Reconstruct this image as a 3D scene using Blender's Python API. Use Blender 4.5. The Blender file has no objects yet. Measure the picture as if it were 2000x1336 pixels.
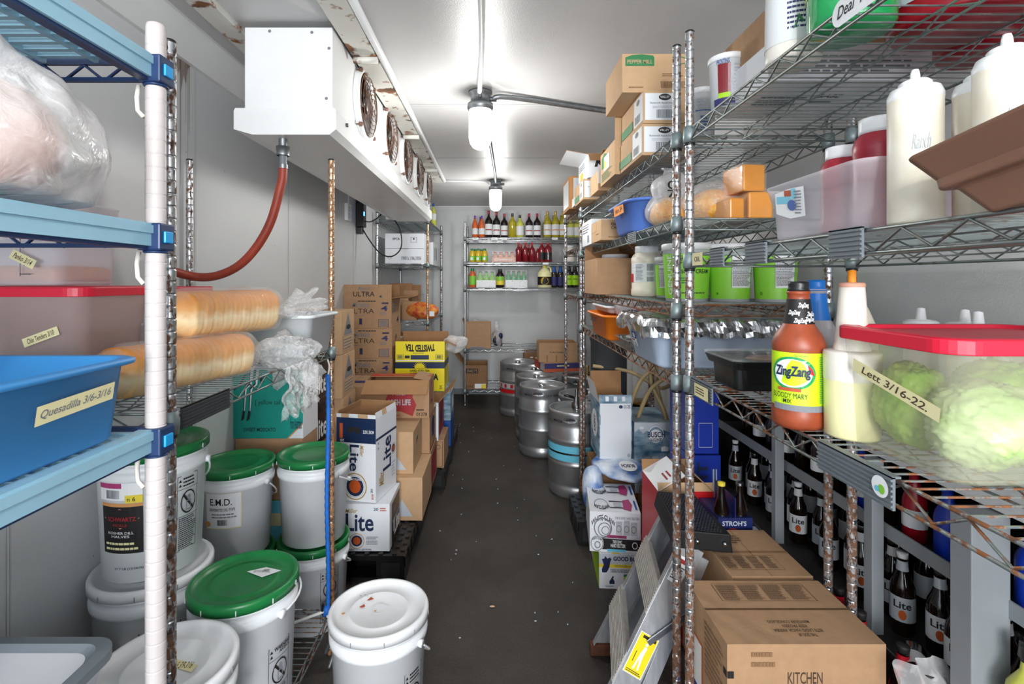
import bpy, bmesh, math, random
from math import sin, cos, pi, radians as R
from mathutils import Vector, Matrix, noise
random.seed(7)
SC = bpy.context.scene
COL = SC.collection
# ---------------------------------------------------------------- camera
cam = bpy.data.cameras.new('camera'); camo = bpy.data.objects.new('camera', cam); COL.objects.link(camo)
camo.location = (0, 0, 1.5); camo.rotation_euler = (R(90), 0, 0)
cam.sensor_width = 36; cam.lens = 18.0; cam.shift_x = 0.015; cam.shift_y = -0.06; cam.clip_start = .02
SC.camera = camo
# ---------------------------------------------------------------- world, light, exposure
W = bpy.data.worlds.new('room_air'); SC.world = W; W.use_nodes = True
W.node_tree.nodes['Background'].inputs[0].default_value = (.93, .96, 1, 1)
W.node_tree.nodes['Background'].inputs[1].default_value = .8
def area(name, loc, rot, sx, sy, power, col=(1, 1, 1)):
    l = bpy.data.lights.new(name, 'AREA'); l.shape = 'RECTANGLE'; l.size = sx; l.size_y = sy; l.energy = power; l.color = col
    o = bpy.data.objects.new(name, l); COL.objects.link(o); o.location = loc; o.rotation_euler = rot; return o
area('fill_behind_camera', (.15, -2.9, 1.65), (R(90), 0, 0), 1.6, 1.5, 175, (.95, .97, 1))  # unseen fill panel added behind the camera to brighten the near goods
def bulb(loc, power):
    l = bpy.data.lights.new('bulb', 'POINT'); l.energy = power; l.shadow_soft_size = .05; l.color = (1, .985, .955)
    o = bpy.data.objects.new('bulb', l); COL.objects.link(o); o.location = loc; return o
SC.view_settings.view_transform = 'Standard'; SC.view_settings.look = 'None'
SC.view_settings.gamma = 1; SC.view_settings.use_curve_mapping = False
SC.view_settings.exposure = 0.12
# ---------------------------------------------------------------- pixel helpers (used to read positions off the photo at a known depth)
def PX(px, Y): return (px - 970) / 1000 * Y
def PZ(py, Y): return 1.5 - (py - 548) / 1000 * Y
# ---------------------------------------------------------------- materials
def lin(h):
    h = h.lstrip('#'); c = [int(h[i:i+2], 16) / 255 for i in (0, 2, 4)]
    return tuple((x / 12.92 if x <= .04045 else ((x + .055) / 1.055) ** 2.4) for x in c) + (1,)
MATS = {}
def mat(name, hexc='#ffffff', rough=.5, metal=0, var=0, vs=8, bump=0, bs=60, alpha=1, emit=0, trans=0, coat=0, spec=.5, hex2=None, stretch=None):
    if name in MATS: return MATS[name]
    m = bpy.data.materials.new(name); m.use_nodes = True; nt = m.node_tree; N = nt.nodes; L = nt.links
    b = N['Principled BSDF']; c = lin(hexc)
    b.inputs['Base Color'].default_value = c; b.inputs['Roughness'].default_value = rough; b.inputs['Metallic'].default_value = metal
    b.inputs['Alpha'].default_value = alpha; b.inputs['Coat Weight'].default_value = coat; b.inputs['Specular IOR Level'].default_value = spec
    b.inputs['Transmission Weight'].default_value = trans
    if emit: b.inputs['Emission Color'].default_value = c; b.inputs['Emission Strength'].default_value = emit
    tc = N.new('ShaderNodeTexCoord'); src = tc.outputs['Object']
    if stretch:
        mp = N.new('ShaderNodeMapping'); mp.inputs['Scale'].default_value = stretch; L.new(src, mp.inputs[0]); src = mp.outputs[0]
    if var or hex2:
        n = N.new('ShaderNodeTexNoise'); n.inputs['Scale'].default_value = vs; n.inputs['Detail'].default_value = 6; L.new(src, n.inputs[0])
        r = N.new('ShaderNodeValToRGB'); r.color_ramp.elements[0].position = .35; r.color_ramp.elements[1].position = .65
        r.color_ramp.elements[0].color = lin(hex2) if hex2 else tuple(x * (1 - var) for x in c[:3]) + (1,); r.color_ramp.elements[1].color = c
        L.new(n.outputs[0], r.inputs[0]); L.new(r.outputs[0], b.inputs['Base Color'])
    if bump:
        n2 = N.new('ShaderNodeTexNoise'); n2.inputs['Scale'].default_value = bs; n2.inputs['Detail'].default_value = 4; L.new(src, n2.inputs[0])
        bp = N.new('ShaderNodeBump'); bp.inputs['Strength'].default_value = bump; bp.inputs['Distance'].default_value = .004
        L.new(n2.outputs[0], bp.inputs['Height']); L.new(bp.outputs[0], b.inputs['Normal'])
    MATS[name] = m; return m
def rusty(name, base, rust, lo, hi, scale=45, brough=.28, bmetal=1.0, zstretch=.5, bias=None):
    """bright metal eaten by rust patches; bias=(z_low, z_high, amount) adds more rust low down"""
    m = bpy.data.materials.new(name); m.use_nodes = True; nt = m.node_tree; N = nt.nodes; L = nt.links; b = N['Principled BSDF']
    tc = N.new('ShaderNodeTexCoord'); mp = N.new('ShaderNodeMapping'); mp.inputs['Scale'].default_value = (1, 1, zstretch); L.new(tc.outputs['Object'], mp.inputs[0])
    n = N.new('ShaderNodeTexNoise'); n.inputs['Scale'].default_value = scale; n.inputs['Detail'].default_value = 8; L.new(mp.outputs[0], n.inputs[0])
    n3 = N.new('ShaderNodeTexNoise'); n3.inputs['Scale'].default_value = 5; L.new(mp.outputs[0], n3.inputs[0])
    ad = N.new('ShaderNodeMath'); ad.operation = 'MULTIPLY_ADD'; L.new(n3.outputs[0], ad.inputs[0]); ad.inputs[1].default_value = .45; L.new(n.outputs[0], ad.inputs[2])
    out = ad.outputs[0]
    if bias:
        sx = N.new('ShaderNodeSeparateXYZ'); L.new(tc.outputs['Object'], sx.inputs[0])
        mr = N.new('ShaderNodeMapRange'); L.new(sx.outputs[2], mr.inputs[0]); mr.inputs[1].default_value = bias[0]; mr.inputs[2].default_value = bias[1]
        mr.inputs[3].default_value = bias[2]; mr.inputs[4].default_value = 0
        a2 = N.new('ShaderNodeMath'); a2.operation = 'ADD'; L.new(out, a2.inputs[0]); L.new(mr.outputs[0], a2.inputs[1]); out = a2.outputs[0]
    r = N.new('ShaderNodeMapRange'); r.inputs[1].default_value = lo - .125; r.inputs[2].default_value = hi - .125; L.new(out, r.inputs[0])
    mx = N.new('ShaderNodeMix'); mx.data_type = 'RGBA'; mx.inputs['A'].default_value = lin(base)
    cr = N.new('ShaderNodeValToRGB'); cr.color_ramp.elements[0].color = lin(rust); cr.color_ramp.elements[1].color = lin('#3f2f28'); cr.color_ramp.elements[0].position = .45; cr.color_ramp.elements[1].position = .7
    n4 = N.new('ShaderNodeTexNoise'); n4.inputs['Scale'].default_value = scale * .6; L.new(tc.outputs['Object'], n4.inputs[0]); L.new(n4.outputs[0], cr.inputs[0])
    L.new(cr.outputs[0], mx.inputs['B']); L.new(r.outputs[0], mx.inputs['Factor']); L.new(mx.outputs['Result'], b.inputs['Base Color'])
    iv = N.new('ShaderNodeMapRange'); L.new(r.outputs[0], iv.inputs[0]); iv.inputs[3].default_value = bmetal; iv.inputs[4].default_value = 0; L.new(iv.outputs[0], b.inputs['Metallic'])
    ir = N.new('ShaderNodeMapRange'); L.new(r.outputs[0], ir.inputs[0]); ir.inputs[3].default_value = brough; ir.inputs[4].default_value = .8; L.new(ir.outputs[0], b.inputs['Roughness'])
    bp = N.new('ShaderNodeBump'); bp.inputs['Strength'].default_value = .35; bp.inputs['Distance'].default_value = .002; L.new(out, bp.inputs['Height']); L.new(bp.outputs[0], b.inputs['Normal'])
    MATS[name] = m; return m
def film(name, hexc='#f4f6f8', base=.16, edge=.7, rough=.12, bump=.6, bs=35, streak=.25):
    """thin clear plastic: mostly see-through face on, glossy and milky towards the edges and in the creases"""
    m = bpy.data.materials.new(name); m.use_nodes = True; nt = m.node_tree; N = nt.nodes; L = nt.links
    b = N['Principled BSDF']; b.inputs['Base Color'].default_value = lin(hexc); b.inputs['Roughness'].default_value = rough
    tc = N.new('ShaderNodeTexCoord'); n = N.new('ShaderNodeTexNoise'); n.inputs['Scale'].default_value = bs; n.inputs['Detail'].default_value = 5; n.inputs['Distortion'].default_value = 1.5
    L.new(tc.outputs['Object'], n.inputs[0])
    bp = N.new('ShaderNodeBump'); bp.inputs['Strength'].default_value = bump; bp.inputs['Distance'].default_value = .01; L.new(n.outputs[0], bp.inputs['Height']); L.new(bp.outputs[0], b.inputs['Normal'])
    lw = N.new('ShaderNodeLayerWeight'); lw.inputs[0].default_value = .35; L.new(bp.outputs[0], lw.inputs['Normal'])
    rg = N.new('ShaderNodeMapRange'); L.new(n.outputs[0], rg.inputs[0]); rg.inputs[1].default_value = .55; rg.inputs[2].default_value = .7; rg.inputs[3].default_value = 0; rg.inputs[4].default_value = streak
    mr = N.new('ShaderNodeMapRange'); L.new(lw.outputs['Facing'], mr.inputs[0]); mr.inputs[3].default_value = base; mr.inputs[4].default_value = edge
    a = N.new('ShaderNodeMath'); a.operation = 'ADD'; a.use_clamp = True; L.new(mr.outputs[0], a.inputs[0]); L.new(rg.outputs[0], a.inputs[1]); L.new(a.outputs[0], b.inputs['Alpha'])
    MATS[name] = m; return m
mat('white_paint', '#eceeee', .35, var=.06, vs=3, spec=.4)
mat('card', '#b28d6a', .85, var=.09, vs=30, bump=.15, bs=90); mat('card_light', '#c7a47e', .85, var=.06, vs=20, bump=.15, bs=90)
mat('card_dark', '#8f6b4c', .9, var=.1, vs=20); mat('card_in', '#a57c55', .9, var=.1, vs=15); mat('card_orange', '#d79a5e', .8, var=.06, vs=20)
mat('ink_black', '#1d1a1c', .6); mat('ink_brown', '#4d3a2c', .8); mat('ink_grey', '#7b7f86', .7); mat('ink_navy', '#14264d', .55); mat('ink_green', '#2e7a48', .6)
mat('ink_red', '#a3262c', .6); mat('ink_blue', '#1b4fa0', .5); mat('paper_white', '#eef0f2', .55, var=.03); mat('paper_grey', '#b9c0c8', .6); mat('ink_purple', '#2f2f66', .6)
mat('carton_white', '#e9edf2', .35, var=.03, vs=5); mat('carton_navy', '#16294f', .35); mat('carton_yellow', '#f2df12', .4); mat('carton_blue', '#1a4f9c', .35); mat('carton_teal', '#0f9c8e', .5, var=.08, vs=20)
mat('carton_red', '#c3161d', .4); mat('carton_black', '#241c20', .4); mat('orange_copper', '#c0541c', .5); mat('gold', '#b4904c', .45); mat('magenta', '#b03a75', .5); mat('cyan', '#69c4df', .5)
mat('mountain_blue', '#2e5f7e', .4, hex2='#9fb6c4', vs=9, stretch=(1, 1, 3)); mat('busch_bright', '#1467b5', .35, hex2='#eaf2f8', vs=7); mat('lime', '#a4d61c', .45); mat('neon', '#c8f01e', .45); mat('pack_orange', '#e39b22', .4, hex2='#5a5a50', vs=18)
mat('tub_green', '#8fd63f', .4, var=.05, vs=4); mat('lid_green', '#1f7f43', .32, var=.14, vs=12, bump=.1, bs=10); mat('pail_white', '#f0f4f7', .38, var=.05, vs=6); mat('pail_lid_white', '#f0f2f4', .35, var=.03, vs=9)
mat('steel', '#c3c5c8', .34, .8, var=.25, vs=7, bump=.12, bs=25); mat('steel_dark', '#77787a', .35, 1, var=.4, vs=9); mat('chrome', '#c4c8cc', .22, 1, var=.2, vs=20); mat('galv', '#9a9fa2', .45, .9, var=.25, vs=25)
mat('alu', '#bfc2c6', .42, .55, var=.22, vs=12, stretch=(4, 4, 1)); mat('alu_step', '#cfccc6', .5, .5, var=.15, vs=30); mat('zinc', '#9eb0b2', .5, .6, var=.4, vs=25, hex2='#77797a')
mat('black_plastic', '#141517', .35, bump=.1, bs=30); mat('black_rubber', '#1b1b1c', .6); mat('dark_grey', '#3c4043', .6, var=.15, vs=5); mat('grey_plastic', '#6d757b', .45); mat('frame_grey', '#8e9498', .5, var=.1, vs=9)
mat('tub_blue', '#3f8fd0', .42, var=.08, vs=4); mat('rack_blue', '#9cc9dd', .45, var=.06, vs=9); mat('rack_navy', '#1f3760', .4, var=.1); mat('clip_blue', '#1aa0e6', .35); mat('rack_post', '#c9c2c0', .4, var=.04); mat('groove', '#8c8885', .6)
mat('tub_periwinkle', '#5f86dd', .4, var=.05); mat('tub_orange', '#f5821f', .4, var=.05); mat('tub_pale', '#c9dbf3', .4, var=.03); mat('tub_milk', '#e7edf0', .35, alpha=.93)
mat('clear_plastic', '#e8e6e2', .18, alpha=.3, coat=.3); mat('smoky_plastic', '#cdb3ae', .28, alpha=.45); mat('frosted', '#e6e3ea', .35, alpha=.5); mat('clear_lid', '#dfe4e6', .12, alpha=.3)
mat('red_lid', '#d81f3c', .38, var=.06); mat('tape', '#e8dfae', .7, var=.04, vs=30); mat('tape_orange', '#f2932a', .6); mat('meat', '#d59a8a', .5, var=.25, vs=12, hex2='#eecfc4'); mat('crumb_orange', '#e29b45', .8, var=.3, vs=40, bump=.5)
mat('spice', '#b08f84', .8, hex2='#d9c6bd', vs=14); mat('sauce_cream', '#efe9d9', .4, var=.05, vs=20, hex2='#e2dac6'); mat('sauce_red', '#a8283a', .35, var=.15); mat('red_jug', '#9c0f22', .3, var=.1); mat('lemon', '#f0ebb4', .4); mat('salsa', '#a04a2c', .4, var=.25, vs=35)
mat('hose_red', '#a5402c', .5, var=.2, vs=12); mat('rope_blue', '#1d6fd0', .6, var=.2, vs=60); mat('cord_white', '#e6e6e2', .6); mat('cheese', '#f6a62a', .55, hex2='#fbc66a', vs=45, bump=.6, bs=70); mat('cheese_block', '#f09a10', .35, var=.12, vs=14, coat=.2)
mat('lettuce', '#b9d26a', .45, hex2='#7fb030', vs=12, bump=.7, bs=12); mat('lettuce_pale', '#ccd8a6', .45, hex2='#a3c472', vs=9, bump=.8, bs=14, stretch=(1, 1, 3)); mat('foil', '#c9ccd0', .2, 1, bump=1, bs=22); mat('brown_plastic', '#7d5a49', .45, var=.08); mat('brown_dark', '#2d1c14', .5)
mat('wine_red', '#1a0a0e', .12, coat=.5); mat('wine_rose', '#d0622e', .15, coat=.5); mat('wine_white', '#c9cc58', .12, coat=.5, alpha=.93); mat('wine_green', '#a89a22', .12, coat=.5); mat('juice_yellow', '#d8b52a', .2, coat=.4); mat('juice_red', '#7d1420', .18, coat=.4); mat('beer_glass', '#160d08', .12, coat=.4)
mat('amber', '#a36b1e', .15, coat=.4); mat('foil_cap_red', '#a8283c', .3); mat('foil_cap_purple', '#6a3aa0', .3); mat('foil_cap_gold', '#c09a4a', .35, .5); mat('cap_black', '#1c1d20', .35); mat('cap_white', '#eff1f3', .35); mat('cap_blue', '#1477d4', .35); mat('hose_tan', '#b39e73', .5, var=.15); mat('brass', '#9a7b46', .35, .9, var=.4, vs=30)
mat('bottle_label', '#dfe2e4', .55, var=.04); mat('label_green', '#7fc43c', .5); mat('label_yellow', '#e6d13c', .5); mat('green_glass', '#1f9a55', .15, coat=.5); mat('milk_plastic', '#e9e4da', .35, var=.03); mat('flesh_pink', '#d9a28a', .55); mat('snack_red', '#b8332a', .4, hex2='#e39a3a', vs=22)
mat('stroh_blue', '#16245c', .4); mat('bud_blue', '#1232a0', .4); mat('stain_red', '#b5502e', .7); mat('ladder_yellow', '#f1dc1c', .45); mat('cap_crimson', '#c4182a', .35); mat('led', '#3a8cff', .3, emit=6); mat('can_silver', '#cfd6dc', .35, .3)
rusty('post_rusty', '#d2d5d8', '#74503a', .86, .97, 95, bias=(.2, 1.4, .17)); rusty('post_bright', '#c9cccf', '#9c6b45', 1.0, 1.12, 55); rusty('post_copper', '#cfb294', '#9a6b45', .82, .98, 110, bias=(.2, 1.2, .2))
rusty('wire_rusty', '#9aa3a3', '#85532f', .82, .92, 60, .4, .8, 1); rusty('wire_zinc', '#8f9897', '#6b5a44', .95, 1.1, 30, .4, .9, 1); rusty('wire_brown', '#8b7a6a', '#7c4a2a', .72, .9, 40, .5, .6, 1)
rusty('ceiling_rail', '#d6d5cd', '#8b5a34', .93, 1.0, 14, .5, 0.0, 1)
film('clear_film'); film('milky_film', '#f6f6f6', .28, .85, .2, .6, 18); film('bread_film', '#fbf6ee', .02, .40, .08, .25, 30, .04); film('loose_film', '#ffffff', .16, .9, .22, 1.0, 40, .35)
# ---------------------------------------------------------------- mesh builder
TXT = {}
def textmesh(s, bold=0, shear=0):
    k = (s, bold, shear)
    if k in TXT: return TXT[k]
    c = bpy.data.curves.new('t', 'FONT'); c.body = s; c.offset = bold; c.shear = shear; c.resolution_u = 3
    o = bpy.data.objects.new('t', c); COL.objects.link(o)
    dg = bpy.context.evaluated_depsgraph_get(); me = o.evaluated_get(dg).to_mesh()
    vs = [(v.co.x, v.co.y) for v in me.vertices]; fs = [tuple(p.vertices) for p in me.polygons]
    o.evaluated_get(dg).to_mesh_clear(); bpy.data.objects.remove(o); bpy.data.curves.remove(c)
    if not vs: vs = [(0, 0), (1, 0), (1, 1)]; fs = []
    x0 = min(v[0] for v in vs); x1 = max(v[0] for v in vs); y0 = min(v[1] for v in vs); y1 = max(v[1] for v in vs)
    vs = [((a - x0) / (x1 - x0 or 1), (b - y0) / (y1 - y0 or 1)) for a, b in vs]
    TXT[k] = (vs, fs); return TXT[k]
class MB:
    def __init__(s): s.v = []; s.f = []; s.m = []; s.ml = []; s.sm = []
    def mi(s, m):
        if m not in s.ml: s.ml.append(m)
        return s.ml.index(m)
    def add(s, vs, fs, m, smooth=False):
        o = len(s.v); s.v += [tuple(p) for p in vs]; i = s.mi(m)
        for f in fs: s.f.append(tuple(o + a for a in f)); s.m.append(i); s.sm.append(smooth)
        return s
    def box(s, x0, x1, y0, y1, z0, z1, m):
        vs = [(x0, y0, z0), (x1, y0, z0), (x1, y1, z0), (x0, y1, z0), (x0, y0, z1), (x1, y0, z1), (x1, y1, z1), (x0, y1, z1)]
        return s.add(vs, [(0, 3, 2, 1), (4, 5, 6, 7), (0, 1, 5, 4), (1, 2, 6, 5), (2, 3, 7, 6), (3, 0, 4, 7)], m)
    def tube(s, pts, r, m, seg=6, caps=True, smooth=True):
        pts = [Vector(p) for p in pts]; n = len(pts); vs = []; fs = []
        if not hasattr(r, '__len__'): r = [r] * n
        t = (pts[1] - pts[0]).normalized(); ref = Vector((0, 0, 1)) if abs(t.z) < .9 else Vector((1, 0, 0)); u = t.cross(ref).normalized()
        for i, p in enumerate(pts):
            a = pts[max(0, i - 1)]; b = pts[min(n - 1, i + 1)]; t = (b - a)
            t = t.normalized() if t.length > 1e-9 else Vector((0, 0, 1))
            u = (u - t * u.dot(t)); u = u.normalized() if u.length > 1e-6 else t.orthogonal().normalized()
            w = t.cross(u)
            for k in range(seg):
                q = 2 * pi * (k + .5) / seg; vs.append(p + (u * cos(q) + w * sin(q)) * r[i])
        for i in range(n - 1):
            for k in range(seg):
                a = i * seg + k; b = i * seg + (k + 1) % seg; fs.append((a, b, b + seg, a + seg))
        if caps: fs.append(tuple(range(seg - 1, -1, -1))); fs.append(tuple(range((n - 1) * seg, n * seg)))
        return s.add(vs, fs, m, smooth and seg > 4)
    def lathe(s, prof, m, seg=32, c=(0, 0), sy=1, mats=None, smooth=True):
        """prof = [(r, z), ...] bottom to top"""
        vs = []; n = len(prof)
        for r, z in prof:
            for k in range(seg): q = 2 * pi * k / seg; vs.append((c[0] + r * cos(q), c[1] + r * sin(q) * sy, z))
        o = len(s.v); s.v += vs
        for i in range(n - 1):
            mm = s.mi(mats[i] if mats else m)
            if prof[i][0] < 1e-6 and prof[i + 1][0] < 1e-6: continue
            for k in range(seg):
                a = o + i * seg + k; b = o + i * seg + (k + 1) % seg
                s.f.append((a, b, b + seg, a + seg)); s.m.append(mm); s.sm.append(smooth)
        return s
    def loft(s, rings, m, close0=True, close1=False, smooth=False):
        vs = []; k = len(rings[0]); fs = []
        for r in rings: vs += r
        for i in range(len(rings) - 1):
            for j in range(k):
                a = i * k + j; b = i * k + (j + 1) % k; fs.append((a, b, b + k, a + k))
        if close0: fs.append(tuple(range(k - 1, -1, -1)))
        if close1: fs.append(tuple(range((len(rings) - 1) * k, len(rings) * k)))
        return s.add(vs, fs, m, smooth)
    def blob(s, c, r, m, amp=.1, fr=6, seed=0, sub=4, squash=None, crease=0):
        bm = bmesh.new(); bmesh.ops.create_icosphere(bm, subdivisions=sub, radius=1)
        for v in bm.verts:
            p = v.co.copy(); q = Vector((p.x * r[0], p.y * r[1], p.z * r[2]))
            d = noise.noise(q * fr + Vector((seed, seed * .7, 3))) * amp
            if crease: d += crease * abs(noise.noise(q * fr * 2.7 + Vector((seed, 9, 1))))
            q = q * (1 + d)
            if squash is not None and q.z < squash: q.z = squash + (q.z - squash) * .15
            v.co = q + Vector(c)
        s.add([v.co for v in bm.verts], [tuple(v.index for v in f.verts) for f in bm.faces], m, True); bm.free(); return s
    def obj(s, name, parent=None, bevel=0, sol=0):
        me = bpy.data.meshes.new(name); me.from_pydata(s.v, [], s.f)
        for m in s.ml: me.materials.append(MATS[m])
        me.polygons.foreach_set('material_index', s.m); me.polygons.foreach_set('use_smooth', s.sm); me.update()
        o = bpy.data.objects.new(name, me); COL.objects.link(o)
        if parent: o.parent = parent
        if sol:
            d = o.modifiers.new('thickness', 'SOLIDIFY'); d.thickness = sol; d.offset = 0
        if bevel:
            d = o.modifiers.new('soft_edges', 'BEVEL'); d.width = bevel; d.segments = 2; d.limit_method = 'ANGLE'; d.angle_limit = R(40)
        return o
def tag(o, label=None, cat=None, group=None, kind=None):
    if label: o['label'] = label
    if cat: o['category'] = cat
    if group: o['group'] = group
    if kind: o['kind'] = kind
    return o
def thing(name, label, cat, loc=(0, 0, 0), rz=0, group=None, rot=None):
    o = bpy.data.objects.new(name, None); COL.objects.link(o); o.empty_display_size = .05
    o.location = loc; o.rotation_euler = rot if rot else (0, 0, rz); return tag(o, label, cat, group)
def put(o, loc=(0, 0, 0), rz=0, rot=None): o.location = loc; o.rotation_euler = rot if rot else (0, 0, rz); return o
def copy_tree(o, parent=None):
    c = o.copy(); COL.objects.link(c); c.parent = parent
    for ch in o.children: copy_tree(ch, c)
    return c
ORD = ['first', 'second', 'third', 'fourth', 'fifth', 'sixth', 'seventh', 'eighth', 'ninth', 'tenth', 'eleventh', 'twelfth', 'thirteenth', 'fourteenth', 'fifteenth', 'sixteenth', 'seventeenth', 'eighteenth', 'nineteenth', 'twentieth']
# ---------------------------------------------------------------- printed decoration, mapped on flat or round faces
def flat(O, U, V):
    O, U, V = Vector(O), Vector(U), Vector(V); n = U.cross(V).normalized()
    return (lambda u, v, k: O + U * u + V * v + n * k), 1
def cyl(rf, a0, a1, z0, z1, c=(0, 0)):
    """rf(z) gives the radius; angles in degrees, counted towards the right as seen from outside"""
    def f(u, v, k):
        a = R(a0 + (a1 - a0) * u); z = z0 + (z1 - z0) * v; r = rf(z) + k; return Vector((c[0] + r * cos(a), c[1] + r * sin(a), z))
    return f, max(2, int(abs(a1 - a0) / 8))
def deco(mb, fm, items, lift=.0005):
    f, ns = fm; k = lift
    for it in items:
        t = it[0]; k += .00035
        if t == 'q':
            _, u0, v0, u1, v1, m = it[:6]; n = max(1, int(math.ceil(ns * abs(u1 - u0)))) if ns > 1 else 1
            vs = []; fs = []
            for i in range(n + 1): u = u0 + (u1 - u0) * i / n; vs += [f(u, v0, k), f(u, v1, k)]
            for i in range(n): fs.append((2 * i, 2 * i + 2, 2 * i + 3, 2 * i + 1))
            mb.add(vs, fs, m)
        elif t == 't':
            _, s, u0, v0, u1, v1, m = it[:7]; o = it[7] if len(it) > 7 else {}; rot = o.get('rot', 0)
            vs, fs = textmesh(s, o.get('bold', .01), o.get('shear', 0)); q = []; arc = o.get('arc', 0)
            for a, b in vs:
                if arc: b = b * (1 - abs(arc)) + arc * (1 - (2 * a - 1) ** 2) if arc > 0 else b * (1 - abs(arc)) - arc * ((2 * a - 1) ** 2)
                if rot == 180: a, b = 1 - a, 1 - b
                elif rot == 90: a, b = 1 - b, a
                elif rot == 270: a, b = b, 1 - a
                q.append(f(u0 + (u1 - u0) * a, v0 + (v1 - v0) * b, k))
            mb.add(q, fs, m)
        elif t == 'p': mb.add([f(u, v, k) for u, v in it[1]], [tuple(range(len(it[1])))], it[2])
        elif t == 'e':
            _, cu, cv, ru, rv, m = it[:6]; n = 24; mb.add([f(cu + ru * cos(2 * pi * i / n), cv + rv * sin(2 * pi * i / n), k) for i in range(n)], [tuple(range(n))], m)
        elif t == 'r':
            _, cu, cv, ru, rv, th, m = it[:7]; n = 28; vs = []; fs = []
            for i in range(n):
                a = 2 * pi * i / n
                vs += [f(cu + ru * cos(a), cv + rv * sin(a), k), f(cu + ru * (1 - th) * cos(a), cv + rv * (1 - th) * sin(a), k)]
            for i in range(n): j = (i + 1) % n; fs.append((2 * i, 2 * j, 2 * j + 1, 2 * i + 1))
            mb.add(vs, fs, m)
        elif t == 'b':   # bar code
            _, u0, v0, u1, v1, m = it[:6]; rn = random.Random(3); u = u0
            while u < u1:
                w = (u1 - u0) * rn.choice((.012, .02, .035)); ue = min(u1, u + w); mb.add([f(u, v0, k), f(ue, v0, k), f(ue, v1, k), f(u, v1, k)], [(0, 1, 2, 3)], m); u += w + (u1 - u0) * rn.choice((.015, .025))
        elif t == 'l':   # small print: n lines
            _, u0, v0, u1, v1, n, m = it[:7]; rn = random.Random(n); dv = (v1 - v0) / n
            for i in range(n):
                ue = u0 + (u1 - u0) * rn.uniform(.7, 1); vv = v0 + dv * i + dv * .28
                uu = u0
                while uu < ue:
                    w = (u1 - u0) * rn.uniform(.05, .16); e = min(ue, uu + w); mb.add([f(uu, vv, k), f(e, vv, k), f(e, vv + dv * .44, k), f(uu, vv + dv * .44, k)], [(0, 1, 2, 3)], m); uu = e + (u1 - u0) * .018
        elif t == 'o':   # outline box
            _, u0, v0, u1, v1, w, m = it[:7]; h = w * (it[7] if len(it) > 7 else 1)
            for a, b, c2, d in ((u0, v0, u1, v0 + h), (u0, v1 - h, u1, v1), (u0, v0, u0 + w, v1), (u1 - w, v0, u1, v1)): mb.add([f(a, b, k), f(c2, b, k), f(c2, d, k), f(a, d, k)], [(0, 1, 2, 3)], m)
def faces_of(x0, x1, y0, y1, z0, z1):
    return {'F': flat((x0, y0, z0), (x1 - x0, 0, 0), (0, 0, z1 - z0)), 'R': flat((x1, y0, z0), (0, y1 - y0, 0), (0, 0, z1 - z0)),
            'L': flat((x0, y1, z0), (0, y0 - y1, 0), (0, 0, z1 - z0)), 'B': flat((x1, y1, z0), (x0 - x1, 0, 0), (0, 0, z1 - z0)),
            'T': flat((x0, y0, z1), (x1 - x0, 0, 0), (0, y1 - y0, 0)), 'U': flat((x0, y1, z0), (x1 - x0, 0, 0), (0, y0 - y1, 0))}
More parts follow.
